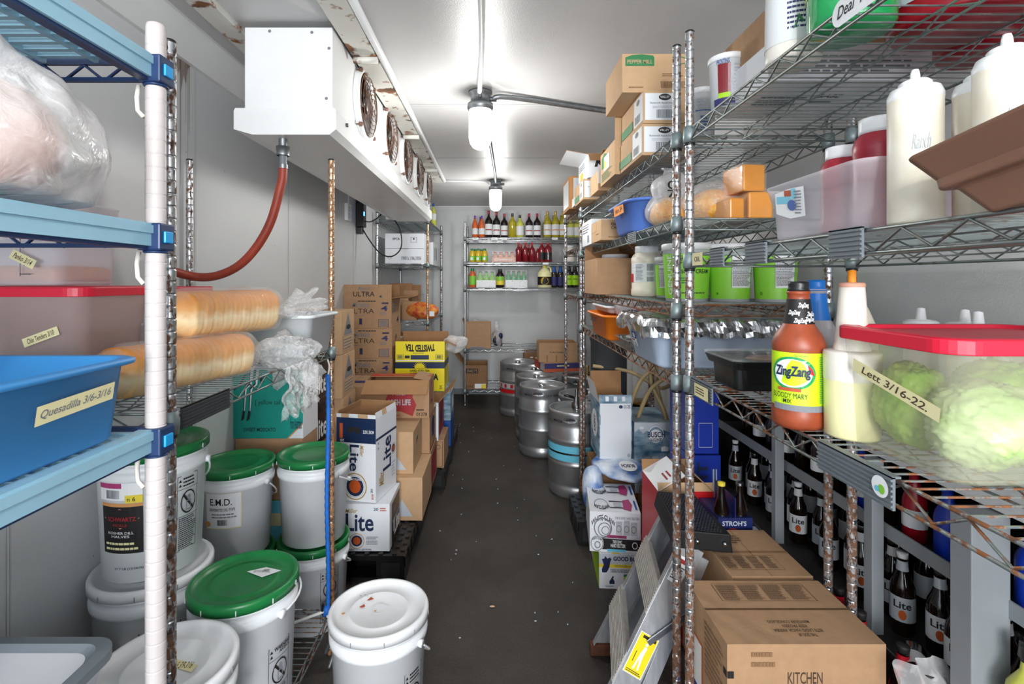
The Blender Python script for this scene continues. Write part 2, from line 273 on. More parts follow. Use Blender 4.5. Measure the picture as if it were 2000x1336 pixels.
def carton(label, x, y, z, w, d, h, rz=0, base='card', faces={}, flaps=(), anchor='l', group=None, name='cardboard_box', cat='box', open_top=None, inner='card_in', tape=None, rot=None):
    """x, y is the near left (or near right, anchor 'r') bottom corner"""
    rt = thing(name, label, cat, (x, y, z), rz, group, rot=rot); x0, x1 = (0, w) if anchor == 'l' else (-w, 0)
    b = MB(); op = bool(flaps) if open_top is None else open_top; t = .004
    if op:
        b.add([(x0, 0, 0), (x1, 0, 0), (x1, d, 0), (x0, d, 0), (x0, 0, h), (x1, 0, h), (x1, d, h), (x0, d, h)], [(0, 3, 2, 1), (0, 1, 5, 4), (1, 2, 6, 5), (2, 3, 7, 6), (3, 0, 4, 7)], base)
        a0, a1, c0, c1 = x0 + t, x1 - t, t, d - t
        b.add([(a0, c0, t), (a1, c0, t), (a1, c1, t), (a0, c1, t), (a0, c0, h), (a1, c0, h), (a1, c1, h), (a0, c1, h)], [(0, 1, 2, 3), (0, 4, 5, 1), (1, 5, 6, 2), (2, 6, 7, 3), (3, 7, 4, 0)], inner)
        o = [(x0, 0, h), (x1, 0, h), (x1, d, h), (x0, d, h), (a0, c0, h), (a1, c0, h), (a1, c1, h), (a0, c1, h)]
        b.add(o, [(0, 1, 5, 4), (1, 2, 6, 5), (2, 3, 7, 6), (3, 0, 4, 7)], inner)
    else: b.box(x0, x1, 0, d, 0, h, base)
    ff = faces_of(x0, x1, 0, d, 0, h)
    if not op and base.startswith('card') and base != 'carton_': deco(b, ff['T'], [('q', 0, .495, 1, .505, 'card_dark')] if w > d else [('q', .495, 0, .505, 1, 'card_dark')])
    for k, it in faces.items():
        if k in ff: deco(b, ff[k], it)
    b.obj('box_body', rt, bevel=.0022 if not op else 0)
    for fl in flaps:
        side, ln, ang = fl[:3]; fm = fl[3] if len(fl) > 3 else base; a = R(ang); it = fl[4] if len(fl) > 4 else []
        p, q, n = {'F': ((x0, 0, h), (x1, 0, h), (0, -1, 0)), 'B': ((x1, d, h), (x0, d, h), (0, 1, 0)), 'L': ((x0, d, h), (x0, 0, h), (-1, 0, 0)), 'R': ((x1, 0, h), (x1, d, h), (1, 0, 0))}[side]
        p, q, n = Vector(p), Vector(q), Vector(n); up = Vector((0, 0, 1)) * cos(a) + n * sin(a); o2 = up * ln; nn = (q - p).cross(o2).normalized() * .003
        m2 = MB(); vs = [p, q, q + o2, p + o2]; m2.add(vs, [(0, 1, 2, 3)], fm); m2.add([v - nn for v in vs], [(3, 2, 1, 0)], inner)
        m2.add(vs + [v - nn for v in vs], [(0, 4, 5, 1), (1, 5, 6, 2), (2, 6, 7, 3), (3, 7, 4, 0)], inner)
        if it: deco(m2, flat(p, q - p, o2), it)
        m2.obj('flap', rt)
    if tape:
        tb = MB(); deco(tb, ff['T'], [('q', .5 - .025 / d * 0 - .06, 0, .56, 1, tape)] if d >= w else [('q', 0, .44, 1, .56, tape)], lift=.001); tb.obj('packing_tape', rt)
    return rt
def rr(w, d, r, z, n=8, cx=0, cy=0):
    pts = []
    for sx, sy, a0 in ((1, 1, 0), (-1, 1, 90), (-1, -1, 180), (1, -1, 270)):
        for i in range(n): a = R(a0 + 90 * i / (n - 1)); pts.append((cx + sx * (w / 2 - r) + r * cos(a), cy + sy * (d / 2 - r) + r * sin(a), z))
    return pts
def tub(label, loc, w, d, h, m, rz=0, taper=.85, rim=.012, r=.03, name='plastic_tub', cat='tub', thick=.003, group=None, extra=None, lid=None, rot=None):
    """open tub with a rolled rim; w, d at the rim"""
    rt = thing(name, label, cat, loc, rz, group, rot=rot); b = MB(); bw, bd = w * taper, d * taper
    rings = [rr(bw - .02, bd - .02, r * .7, 0), rr(bw, bd, r, .008), rr(w - rim * 2, d - rim * 2, r, h - .012), rr(w - rim, d - rim, r + .004, h - .013), rr(w, d, r + .006, h - .01), rr(w, d, r + .006, h - .003), rr(w - rim, d - rim, r + .003, h),
             rr(w - rim * 2 - thick * 2, d - rim * 2 - thick * 2, r, h - .002), rr(bw - thick * 2, bd - thick * 2, r, .012), rr(bw * .5, bd * .5, r * .5, .006)]
    b.loft(rings, m, True, True, smooth=True)
    if extra: extra(b, bw, bd)
    b.obj('tub_body', rt)
    return rt
# ================================================================ ROOM
XL, XR, YB, YF, ZC = -1.26, 1.13, 6.78, -3.0, 2.48
mat('wall_panel', '#d3d5d6', .42, var=.05, vs=1.2, bump=.12, bs=220, spec=.45)
mat('ceiling_panel', '#cfcfcf', .38, var=.08, vs=1.5, bump=.2, bs=260, spec=.5)
mat('seam', '#b4b7b9', .5); mat('seam_light', '#e6e8e9', .4); mat('stain', '#7f6452', .9, alpha=.5); mat('stain_soft', '#9a8876', .9, alpha=.35)
def floor_mat():
    m = bpy.data.materials.new('floor_mat'); m.use_nodes = True; nt = m.node_tree; N = nt.nodes; L = nt.links; b = N['Principled BSDF']
    tc = N.new('ShaderNodeTexCoord'); n = N.new('ShaderNodeTexNoise'); n.inputs['Scale'].default_value = 1.6; n.inputs['Detail'].default_value = 8; n.inputs['Roughness'].default_value = .65; L.new(tc.outputs['Object'], n.inputs[0])
    r = N.new('ShaderNodeValToRGB'); e = r.color_ramp.elements; e[0].position = .3; e[0].color = lin('#2b2725'); e[1].position = .72; e[1].color = lin('#4d4640'); L.new(n.outputs[0], r.inputs[0])
    f = N.new('ShaderNodeTexNoise'); f.inputs['Scale'].default_value = 160; f.inputs['Detail'].default_value = 3; L.new(tc.outputs['Object'], f.inputs[0])
    mr = N.new('ShaderNodeMapRange'); mr.inputs[1].default_value = .3; mr.inputs[2].default_value = .75; mr.inputs[3].default_value = .6; mr.inputs[4].default_value = 1.35; L.new(f.outputs[0], mr.inputs[0])
    mx = N.new('ShaderNodeMix'); mx.data_type = 'RGBA'; mx.blend_type = 'MULTIPLY'; mx.inputs['Factor'].default_value = 1; L.new(r.outputs[0], mx.inputs['A']); L.new(mr.outputs[0], mx.inputs['B'])
    L.new(mx.outputs['Result'], b.inputs['Base Color']); b.inputs['Roughness'].default_value = .55; b.inputs['Specular IOR Level'].default_value = .35
    bp = N.new('ShaderNodeBump'); bp.inputs['Strength'].default_value = .35; bp.inputs['Distance'].default_value = .003; L.new(f.outputs[0], bp.inputs['Height']); L.new(bp.outputs[0], b.inputs['Normal'])
    MATS['floor_mat'] = m
floor_mat()
def struct(name, mb, bevel=0): return tag(mb.obj(name, bevel=bevel), kind='structure')
m = MB().box(XL - .1, 1.9, YF, YB + .1, -.08, 0, 'floor_mat'); struct('floor', m)
m = MB().box(XL - .1, 1.9, YF, YB + .1, ZC, ZC + .08, 'ceiling_panel')
for y in (1.62, 2.86, 4.1, 5.35):
    deco(m, flat((XL, y + .012, ZC), (XR - XL, 0, 0), (0, -.024, 0)), [('q', 0, 0, 1, 1, 'seam'), ('q', 0, .3, 1, .7, 'seam_light')])
struct('ceiling', m)
m = MB().box(XL - .08, XL, YF, YB, 0, ZC, 'wall_panel')
for y in (1.32, 2.14, 3.1, 4.5, 5.6): deco(m, flat((XL, y - .006, 0), (0, .012, 0), (0, 0, ZC)), [('q', 0, 0, 1, 1, 'seam'), ('q', .3, 0, .55, 1, 'seam_light')])
rn = random.Random(4)
for i in range(9):   # brown drip stains below the cove
    y = 2.05 + rn.uniform(-.03, .05); w = rn.uniform(.0015, .004); z = rn.uniform(1.75, 2.2)
    deco(m, flat((XL, y, z), (0, w, 0), (0, 0, 2.4 - z)), [('p', [(0, 0), (.8, .02), (1.4, 1), (-.3, 1)], 'stain_soft' if i % 3 else 'stain')], lift=.001 + i * .0001)
deco(m, flat((XL, 1.97, 2.24), (0, .17, 0), (0, 0, .17)), [('p', [(.0, 1), (.2, .8), (.3, .45), (.38, .6), (.42, .1), (.5, .5), (.6, .3), (.66, .7), (.95, 1)], 'stain')], lift=.0025)
for i in range(26): deco(m, flat((XL, rn.uniform(.9, 3), rn.uniform(.3, 2.2)), (0, .006, 0), (0, 0, .006)), [('e', .5, .5, .5, .5, 'stain')], lift=.001)
struct('wall_left', m)
struct('wall_back', MB().box(XL - .08, 1.9, YB, YB + .08, 0, ZC, 'wall_panel'))
HZ = .98   # below this height the right side opens into the bottle cooler of the bar
struct('wall_right', MB().box(XR, XR + .06, YF, 3.0, HZ, ZC, 'wall_panel').box(XR, XR + .06, 3.0, YB, 0, ZC, 'wall_panel'))
mat('cooler_dark', '#2b2a2b', .5, var=.2, vs=4)
struct('wall_cooler_and_blocker', MB().box(1.84, 1.9, YF, 3.0, 0, HZ, 'cooler_dark').box(XR + .06, 1.9, 3.0, 3.04, 0, HZ, 'cooler_dark').box(XR + .06, 1.9, YF, 3.0, HZ, HZ + .03, 'cooler_dark').box(XR + .06, 1.84, .38, .42, 0, HZ, 'cooler_dark'))  # last box: unseen partition added to keep frontal light off the cooler bottles
m = MB(); m.loft([[(XL, y, ZC - .10), (XL + .02, y, ZC - .10), (XL + .11, y, ZC - .012), (XL + .11, y, ZC), (XL, y, ZC)] for y in (YF, YB)], 'white_paint', True, True); struct('trim_left', m)
m = MB(); m.loft([[(x, YB, ZC - .05), (x, YB - .01, ZC - .05), (x, YB - .045, ZC - .008), (x, YB - .045, ZC), (x, YB, ZC)] for x in (XL, 1.1)], 'white_paint', True, True); struct('trim_back', m)
m = MB().box(XL, XR, YB - .02, YB, 0, .07, 'frame_grey'); struct('baseboard_back', m)
# small debris on the floor
def crumbs():
    rn = random.Random(11); b = MB()
    for i in range(42): b.blob((rn.uniform(-.42, .5), rn.uniform(1.9, 5.4), .003), (.004 * rn.uniform(.5, 1.6), .004, .003), 'paper_grey', amp=.4, fr=200, seed=i, sub=1)
    tag(b.obj('floor_crumbs'), 'pale crumbs and grit scattered over the dark walkway floor', 'debris', kind='stuff')
crumbs()
b = MB(); b.blob((-.02, 2.35, .005), (.013, .005, .004), 'card_light', amp=.3, fr=100, sub=2); tag(b.obj('food_scrap'), 'small curled tan scrap lying alone on the walkway floor', 'scrap')
# ================================================================ WIRE RACKS
def post_mb(z0, z1, mt, r=.0127, cap='cap_black', seg=12):
    b = MB(); pr = [(0, z0), (r * 1.2, z0), (r * 1.2, z0 + .012), (r * .6, z0 + .014), (r * .6, z0 + .03), (r, z0 + .032)]; z = z0 + .05
    while z < z1 - .01: pr += [(r, z - .0036), (r, z - .0020), (r * .88, z - .0010), (r * .88, z + .0010), (r, z + .0020), (r, z + .0036)]; z += .0254
    pr += [(r, z1 - .004)]; b.lathe(pr, mt, seg); b.lathe([(r, z1 - .004), (r * 1.05, z1 - .003), (r * 1.05, z1), (r * .8, z1 + .003), (0, z1 + .004)], cap, seg); return b
def shelf_mb(w, d, along, m_rail, m_wire, pitch=.0262, drop=.034, rr_=.0032, wr=.0017, trusses=2, zz=.05):
    """w along x, d along y, top of the wires at z = 0"""
    b = MB(); i = .0
    def rail(p, q):
        p, q = Vector(p), Vector(q); dn = Vector((0, 0, -drop)); b.tube([p, q], rr_, m_rail, 6, smooth=True); b.tube([p + dn, q + dn], rr_, m_rail, 6)
        L = (q - p).length; n = max(2, int(L / zz)); pts = [p.lerp(q, k / n) + (dn * .92 if k % 2 else dn * .06) for k in range(n + 1)]; b.tube(pts, rr_ * .72, m_rail, 5)
    x0, x1, y0, y1 = -w / 2 + .02, w / 2 - .02, -d / 2 + .02, d / 2 - .02
    rail((-w / 2, y0, 0), (-w / 2, y1, 0)); rail((w / 2, y0, 0), (w / 2, y1, 0)); rail((x0, -d / 2, 0), (x1, -d / 2, 0)); rail((x0, d / 2, 0), (x1, d / 2, 0))
    if along == 'y':
        n = int(d / pitch)
        for k in range(1, n): y = -d / 2 + d * k / n; b.tube([(-w / 2, y, .001), (w / 2, y, .001)], wr, m_wire, 4, False, False)
        for t in range(trusses): x = -w / 2 + w * (t + 1) / (trusses + 1); b.tube([(x, -d / 2, -.003), (x, d / 2, -.003)], wr * 1.3, m_wire, 4); b.tube([(x, -d / 2, -drop * .8), (x, d / 2, -drop * .8)], wr * 1.3, m_wire, 4); n2 = int(d / zz); b.tube([(x, -d / 2 + d * k / n2, -drop * .75 if k % 2 else -.004) for k in range(n2 + 1)], wr, m_wire, 4)
    else:
        n = int(w / pitch)
        for k in range(1, n): x = -w / 2 + w * k / n; b.tube([(x, -d / 2, .001), (x, d / 2, .001)], wr, m_wire, 4, False, False)
        for t in range(trusses): y = -d / 2 + d * (t + 1) / (trusses + 1); b.tube([(-w / 2, y, -.003), (w / 2, y, -.003)], wr * 1.3, m_wire, 4); b.tube([(-w / 2, y, -drop * .8), (w / 2, y, -drop * .8)], wr * 1.3, m_wire, 4)
    return b
def collar_mb(m='zinc'):
    b = MB(); b.lathe([(.0135, -.040), (.0175, -.040), (.0185, -.02), (.0165, .006), (.0135, .007)], m, 14); b.lathe([(.0136, -.048), (.0150, -.048), (.0150, -.041), (.0136, -.04)], 'cap_black', 14); return b
def rack(label, x0, x1, y0, y1, ztop, levels, along, posts, rails, wires, group=None, tops=None, feet=0.0, clips=()):
    cx, cy = (x0 + x1) / 2, (y0 + y1) / 2; rt = thing('wire_shelving_rack', label, 'shelving rack', (cx, cy, feet), 0, group)
    cor = [(x0 - cx, y0 - cy), (x1 - cx, y0 - cy), (x0 - cx, y1 - cy), (x1 - cx, y1 - cy)]; pm = {}
    for i, (x, y) in enumerate(cor):
        zt = tops[i] if tops else ztop; k = (zt, posts[i])
        if k not in pm: pm[k] = post_mb(0, zt - feet, posts[i]).obj('post', rt); o = pm[k]
        else: o = pm[k].copy(); COL.objects.link(o)
        o.location = (x, y, 0)
    sh = None; cm = None; out = []
    for li, z in enumerate(levels):
        if sh is None or isinstance(rails, (list, tuple)):
            r_ = rails[li] if isinstance(rails, (list, tuple)) else rails; w_ = wires[li] if isinstance(wires, (list, tuple)) else wires
            o = shelf_mb(x1 - x0, y1 - y0, along, r_, w_).obj('wire_shelf', rt); sh = sh or o
        else: o = sh.copy(); COL.objects.link(o)
        o.parent = rt; o.location = (0, 0, z - feet); out.append(o)
        for (x, y) in cor:
            if cm is None: cm = collar_mb().obj('collar', o); c = cm
            else: c = cm.copy(); COL.objects.link(c); c.parent = o
            c.location = (x, y, 0)
    return rt, out
def clip_on(parent, x, y0, y1, m='grey_plastic', side=-1):   # ribbed plastic label holder clipped over the front rail
    b = MB(); b.box(x + side * .008, x + side * .004, y0, y1, -.040, .006, m); b.box(min(x + side * .008, x + .004), max(x + side * .008, x + .004), y0, y1, .004, .007, m)
    for k in range(6): z = -.036 + k * .0072; b.box(x + side * .0105, x + side * .008, y0, y1, z, z + .003, m)
    return b.obj('label_holder', parent)
RX0, RX1 = .554, 1.02
near_rack, NS = rack('rusty wire rack at near right, holding the squeeze bottles and the lettuce box', RX0, RX1, -.32, 1.47, 2.214, [1.935, 1.575, 1.222], 'y', ['post_rusty'] * 4, ['wire_zinc', 'wire_zinc', 'wire_rusty'], ['wire_zinc', 'wire_zinc', 'wire_rusty'])
mid_rack, MS = rack('rusty wire rack on the right wall carrying green sour cream pails and white foil tub', RX0, RX1, 1.575, 3.355, 2.221, [1.945, 1.69, 1.425, 1.205], 'y', ['post_rusty'] * 4, ['wire_zinc', 'wire_zinc', 'wire_brown', 'wire_brown'], ['wire_zinc'] * 4)
far_rack, FS = rack('short wire rack standing over the kegs beyond the long right rack', .585, 1.03, 3.44, 4.33, 2.22, [2.02, 1.74, 1.385], 'y', ['post_rusty'] * 4, 'wire_brown', 'wire_zinc')
back_rack, BS = rack('chrome wire rack against the back wall, filled with wine and mixer bottles', -.38, 1.06, 6.14, 6.70, 2.20, [2.017, 1.72, 1.41, .676, .19], 'x', ['post_bright'] * 4, 'chrome', 'chrome')
corner_rack, CS = rack('chrome wire rack in the far left corner holding a white wholesale carton', -1.215, -.70, 5.2, 6.46, 2.19, [2.12, 1.67, 1.085, .70], 'y', ['post_bright', 'post_copper', 'post_bright', 'post_rusty'], 'chrome', 'wire_zinc')
bread_rack, LS = rack('low rusty wire rack at the left carrying bread and plastic pails', -1.235, -.665, 1.04, 2.06, 1.986, [1.228, .175], 'y', ['post_rusty', 'post_rusty', 'post_rusty', 'post_copper'], ['wire_zinc', 'wire_rusty'], ['wire_zinc', 'wire_rusty'])
# label holders clipped to the rails (positions relative to the racks)
cy = (-.32 + 1.47) / 2; hx = -(RX1 - RX0) / 2
for lv, a, b_ in ((2, .706, .87), (1, .766, .842), (1, 1.04, 1.125), (1, 1.235, 1.31), (2, 1.30, 1.44)): clip_on(NS[lv], hx, a - cy, b_ - cy)
tg = MB(); deco(tg, flat((hx - .0115, .74 - cy, -.028), (0, -.032, 0), (0, 0, .03)), [('e', .5, .5, .5, .5, 'paper_white'), ('e', .6, .4, .2, .22, 'label_green'), ('e', .35, .35, .14, .14, 'cyan')]); tg.obj('round_sticker', NS[2])
tg = MB(); deco(tg, flat((hx - .0125, 1.40 - cy, -.034), (0, -.09, 0), (0, 0, .034)), [('q', 0, 0, 1, 1, 'tape'), ('l', .1, .2, .9, .8, 3, 'ink_brown')]); tg.obj('paper_label', NS[2])
tg = MB(); deco(tg, flat((hx - .0125, 1.415 - cy, -.034), (0, -.07, 0), (0, 0, .034)), [('q', 0, 0, 1, 1, 'tape'), ('t', 'OIL', .2, .3, .8, .7, 'ink_brown')]); tg.obj('paper_label', NS[1])
tg = MB(); deco(tg, flat((hx - .006, .835 - cy, -.03), (0, -.13, 0), (0, 0, .042)), [('e', .15, .5, .15, .5, 'paper_white'), ('q', .15, 0, 1, 1, 'paper_white'), ('t', 'Deal', .1, .3, .42, .75, 'ink_black', {'shear': .3}), ('t', '1 doz', .5, .3, .9, .75, 'ink_black', {'shear': .3})]); tg.obj('paper_tag', NS[0])
c2 = (1.575 + 3.355) / 2; clip_on(MS[1], hx, 2.02 - c2, 2.13 - c2)
c3 = (1.04 + 2.06) / 2; clip_on(LS[0], (1.235 - .665) / 2, 1.07 - c3, 1.26 - c3, 'dark_grey', side=1)
for px_, w_ in ((928, 9), (965, 7), (984, 9), (1083, 8)):
    x = PX(px_, 6.14) - .34; tg = MB(); deco(tg, flat((x - .03, -.284, -.028), (.07, 0, 0), (0, 0, .026)), [('q', 0, 0, 1, 1, 'paper_white'), ('l', .1, .3, .9, .7, 1, 'ink_grey')]); tg.obj('price_tag', BS[0])
for px_ in (934, 966, 1060): x = PX(px_, 6.14) - .34; tg = MB(); deco(tg, flat((x, -.284, -.028), (.07, 0, 0), (0, 0, .024)), [('q', 0, 0, 1, 1, 'paper_white')]); tg.obj('price_tag', BS[1])
for px_ in (934, 969): x = PX(px_, 6.14) - .34; tg = MB(); deco(tg, flat((x, -.284, -.028), (.07, 0, 0), (0, 0, .024)), [('q', 0, 0, 1, 1, 'paper_white')]); tg.obj('price_tag', BS[2])
# ---------------- blue polymer rack, nearest on the left
def blue_rack():
    X1, X0, Y1, Y0 = -.642, -1.22, .965, -.35
    rt = thing('polymer_shelving_rack', 'pale blue and white plastic shelving rack in the near left foreground', 'shelving rack', ((X0 + X1) / 2, (Y0 + Y1) / 2, 0)); cx, cy = (X0 + X1) / 2, (Y0 + Y1) / 2
    w, d = X1 - X0, Y1 - Y0
    for sx, sy in ((1, 1), (1, -1), (-1, 1), (-1, -1)):
        b = MB(); r = .017; pr = [(0, 0), (.02, 0), (.02, .02), (r, .03)]; z = .06
        while z < 1.96: pr += [(r, z - .003), (r, z - .0012), (r * .965, z - .0005), (r * .965, z + .0005), (r, z + .0012), (r, z + .003)]; z += .0254
        pr += [(r, 1.975), (r * .9, 1.982), (0, 1.983)]; b.lathe(pr, 'rack_post', 20); b.box(-r * 1.02, -r * .7, -r * .35, r * .35, .05, 1.96, 'groove'); o = b.obj('post', rt); o.location = (sx * (w / 2 - .0), sy * (d / 2 - .0), 0)
    for z in (1.918, 1.606, 1.225, .725):
        b = MB(); t = .042
        for s in (-1, 1):   # long side beams, two stepped ribs
            x = s * w / 2; b.box(min(x - s * .018, x + s * .006), max(x - s * .018, x + s * .006), -d / 2 + .02, d / 2 - .02, z - t, z, 'rack_blue'); b.box(min(x + s * .006, x + s * .010), max(x + s * .006, x + s * .010), -d / 2 + .02, d / 2 - .02, z - t * .45, z - .004, 'rack_blue'); b.box(min(x, x - s * .018), max(x, x - s * .018), -d / 2 + .02, d / 2 - .02, z - t - .006, z - t, 'rack_navy')
        for s in (-1, 1):
            y = s * d / 2; b.box(-w / 2 + .02, w / 2 - .02, y - .004, y + .004, z - .012, z, 'rack_navy'); b.box(-w / 2 + .02, w / 2 - .02, y - .004, y + .004, z - t - .002, z - t + .006, 'rack_navy')
            n = 14; pts = [(-w / 2 + .02 + (w - .04) * k / n, y, z - .012 if k % 2 else z - t) for k in range(n + 1)]; b.tube(pts, .0035, 'rack_navy', 5)
        b.obj('shelf_frame', rt)
        g = MB(); n = 46     # slatted mats with a cross rib pattern
        for k in range(n):
            y = -d / 2 + .02 + (d - .04) * (k + .5) / n; g.box(-w / 2 + .016, w / 2 - .016, y - .0055, y + .0055, z - .012, z - .002, 'rack_blue')
        for k in range(5): x = -w / 2 + w * (k + 1) / 6; g.box(x - .004, x + .004, -d / 2 + .02, d / 2 - .02, z - .016, z - .004, 'rack_blue')
        g.obj('slatted_mat', rt)
        for sx, sy in ((1, 1), (1, -1), (-1, 1), (-1, -1)):
            c = MB(); c.box(-.022, .022, -.022, .022, z - .05, z + .001, 'rack_navy'); c.lathe([(.0172, z - .055), (.0215, z - .055), (.0215, z - .048), (.0172, z - .048)], 'rack_navy', 16)
            o = c.obj('corner_bracket', rt, bevel=.004); o.location = (sx * w / 2, sy * d / 2, 0)
            k = MB(); k.box(sx * .021, sx * .026, -.012, .012, z - .036, z - .014, 'clip_blue') if sx > 0 else k.box(-.026, -.021, -.012, .012, z - .036, z - .014, 'clip_blue'); kk = k.obj('lock_clip', o, bevel=.002)
            h = MB(); h.tube([(-.03, -.004, z - .052), (-.032, -.006, z - .075), (-.03, -.006, z - .10), (-.018, -.008, z - .112)], .0042, 'milk_plastic', 8); h.obj('wedge_tab', o)
    return rt
blue_rack()
# ================================================================ EVAPORATOR
mat('fan_hole_shade', '#23211f', .6, var=.3, vs=20)
def evaporator():
    Y0, Y1 = 1.94, 4.76; rt = thing('evaporator_unit', 'long white ceiling evaporator with a row of five fans', 'cooling unit', (-.8, Y0, 2.05)); L = Y1 - Y0
    b = MB(); b.box(-.155, .178, .0, L, .10, .41, 'white_paint')
    for x, z in ((-.06, .395), (.10, .39), (.165, .33), (.155, .14)): deco(b, flat((x - .006, 0, z - .006), (.012, 0, 0), (0, 0, .012)), [('e', .5, .5, .5, .5, 'ink_grey')])
    b.obj('housing', rt, bevel=.003)
    p = MB(); p.loft([[(-.19, y, .09), (-.19, y, .02), (-.12, y, 0), (.17, y, 0), (.195, y, .02), (.195, y, .09), (.19, y, .1), (-.185, y, .1)] for y in (-.012, L + .01)], 'white_paint', True, True); p.obj('drain_pan', rt)
    s = MB(); s.lathe([(.0, 0), (.008, 0), (.008, .006), (0, .007)], 'steel_dark', 12); o = s.obj('screw', rt); o.location = (.196, .12, .075); o.rotation_euler = (0, R(90), 0)
    proto = None
    for i in range(5):
        y = .45 + i * .53; f = None
        if proto is None:
            f = MB(); n = 40   # ring plate round the opening
            f.lathe([(.168, 0), (.166, .020), (.156, .026), (.146, .022), (.142, .002)], 'white_paint', 40); f.lathe([(.143, .0015), (0, .0018)], 'fan_hole_shade', 40); fo = f.obj('fan_shroud', rt)  # dark disc on the housing stands in for the shaded hole behind the blades
            bl = MB()
            for k in range(4):
                a = pi / 2 * k; pts = []
                for r_, tw in ((.03, .5), (.08, .4), (.13, .3)):
                    for da in (-tw, tw): pts.append((r_ * cos(a + da), r_ * sin(a + da), .012 + da * .02))
                bl.add(pts, [(0, 1, 3, 2), (2, 3, 5, 4)], 'steel_dark')
            bl.lathe([(0, .003), (.038, .003), (.038, .02), (.02, .026), (0, .027)], 'steel_dark', 16); bl.obj('fan_blades', fo)
            g = MB()
            for r_, z in ((.03, .048), (.05, .048), (.07, .047), (.09, .044), (.108, .040), (.125, .034), (.14, .027), (.152, .018), (.162, .008)):
                g.tube([(r_ * cos(2 * pi * k / 32), r_ * sin(2 * pi * k / 32), z) for k in range(33)], .0018, 'wire_brown', 4, False)
            for k in range(4):
                a = pi / 4 + pi / 2 * k; g.tube([(.02 * cos(a), .02 * sin(a), .047), (.09 * cos(a), .09 * sin(a), .043), (.14 * cos(a), .14 * sin(a), .026), (.17 * cos(a), .17 * sin(a), .002)], .0022, 'wire_brown', 5)
            g.obj('wire_guard', fo)
            for k in range(4):
                a = pi / 4 + pi / 2 * k; q = MB(); q.lathe([(.003, 0), (.003, .012), (.010, .013), (.010, .026), (.006, .03), (0, .03)], 'brown_plastic', 10, c=(.17 * cos(a), .17 * sin(a))); q.obj('mounting_knob', fo)
            proto = fo; o = fo
        else: o = copy_tree(proto, rt)
        o.location = (.178, y, .265); o.rotation_euler = (0, R(90), 0)
    n = MB(); n.lathe([(.016, -.03), (.016, 0)], 'galv', 14); n.lathe([(.024, -.065), (.026, -.03), (.02, -.03)], 'galv', 14); n.lathe([(.014, -.105), (.014, -.065)], 'grey_plastic', 14); n.lathe([(.018, -.115), (.018, -.10)], 'galv', 14); o = n.obj('drain_fitting', rt); o.location = (-.03, .05, .0)
    return rt
evaporator()
b = MB(); pts = [(PX(553, 1.99), 1.99, 1.945), (PX(552, 1.99), 1.99, 1.90), (PX(548, 1.99), 1.99, PZ(365, 1.99)), (PX(530, 1.99), 1.99, PZ(430, 1.99)), (PX(503, 1.99), 1.99, PZ(480, 1.99)), (PX(465, 1.99), 2.0, PZ(518, 2.0)), (PX(425, 2), 2.0, PZ(538, 2)), (PX(385, 2), 2.0, PZ(541, 2)), (PX(352, 1.97), 1.93, PZ(530, 1.95)), (-1.235, 1.88, 1.57)]
def smooth(pts, n=6):
    P = [Vector(p) for p in pts]; out = []
    for i in range(len(P) - 1):
        a = P[max(0, i - 1)]; p = P[i]; q = P[i + 1]; c = P[min(len(P) - 1, i + 2)]
        for k in range(n):
            t = k / n; out.append(.5 * ((2 * p) + (q - a) * t + (2 * a - 5 * p + 4 * q - c) * t * t + (3 * p - a - 3 * q + c) * t ** 3))
    return out + [P[-1]]
b.tube(smooth(pts), .0165, 'hose_red', 14); tag(b.obj('drain_hose'), 'rust red rubber hose curving from the cooling unit down to the left wall', 'hose')
# ceiling rails that carry the unit
def rail(name, label, x0, x1, z0, y0, y1, m):
    b = MB(); b.box(x0, x1, y0, y1, z0, ZC, m); b.box(x0 - .012, x0, y0, y1, z0, z0 + .01, m); b.box(x1, x1 + .012, y0, y1, z0, z0 + .01, m)
    rt = tag(b.obj(name), label, 'ceiling rail'); return rt
r1 = rail('hanging_rail', 'flaking rusty channel on the ceiling along the fan side of the cooling unit', -.595, -.52, ZC - .035, .3, 4.95, 'ceiling_rail')
r2 = rail('hanging_rail', 'flaking channel on the ceiling left of the cooling unit', -1.04, -.985, ZC - .035, .3, 4.95, 'ceiling_rail')
for k, y in enumerate((2.15, 3.3, 4.3)): c = MB(); c.tube([(-.60, y, ZC - .055), (-.50, y, ZC - .055)], .014, 'ceiling_rail', 8); c.obj('cross_pin', r1)
b = MB(); b.tube([(-.49, .3, ZC - .025), (-.49, 2.9, ZC - .025), (-.50, 4.9, ZC - .028)], .016, 'white_paint', 10); tag(b.obj('refrigerant_pipe'), 'white painted pipe on the ceiling beside the rusty channel', 'pipe')
# lights
mat('globe_glow', '#fffdf6', .4, emit=6)
def vapor_light(label, x, y, yaw=0):
    rt = thing('vapor_light', label, 'ceiling light', (x, y, ZC), yaw)
    b = MB(); b.lathe([(0, 0), (.062, 0), (.062, -.012), (.05, -.02), (.05, -.06), (.066, -.064), (.068, -.085), (.06, -.098)][::-1], 'galv', 28); b.obj('junction_box', rt)
    g = MB(); g.lathe([(0, -.30), (.02, -.298), (.04, -.287), (.053, -.268), (.059, -.24), (.060, -.12), (.057, -.096)], 'globe_glow', 28); g.obj('glass_globe', rt)
    for a in (90, 270, 0):
        k = MB(); k.tube([(.045 * cos(R(a)), .045 * sin(R(a)), -.038), (.085 * cos(R(a)), .085 * sin(R(a)), -.038)], .013, 'galv', 8); k.obj('conduit_fitting', rt)
    return rt
vapor_light('larger looking white glass jar light on the ceiling, nearer the camera', -.085, 2.66)
vapor_light('smaller looking white glass jar light on the ceiling near the back wall', -.01, 5.0)
vapor_light('white glass jar light on the ceiling behind the camera', -.06, -1.3)
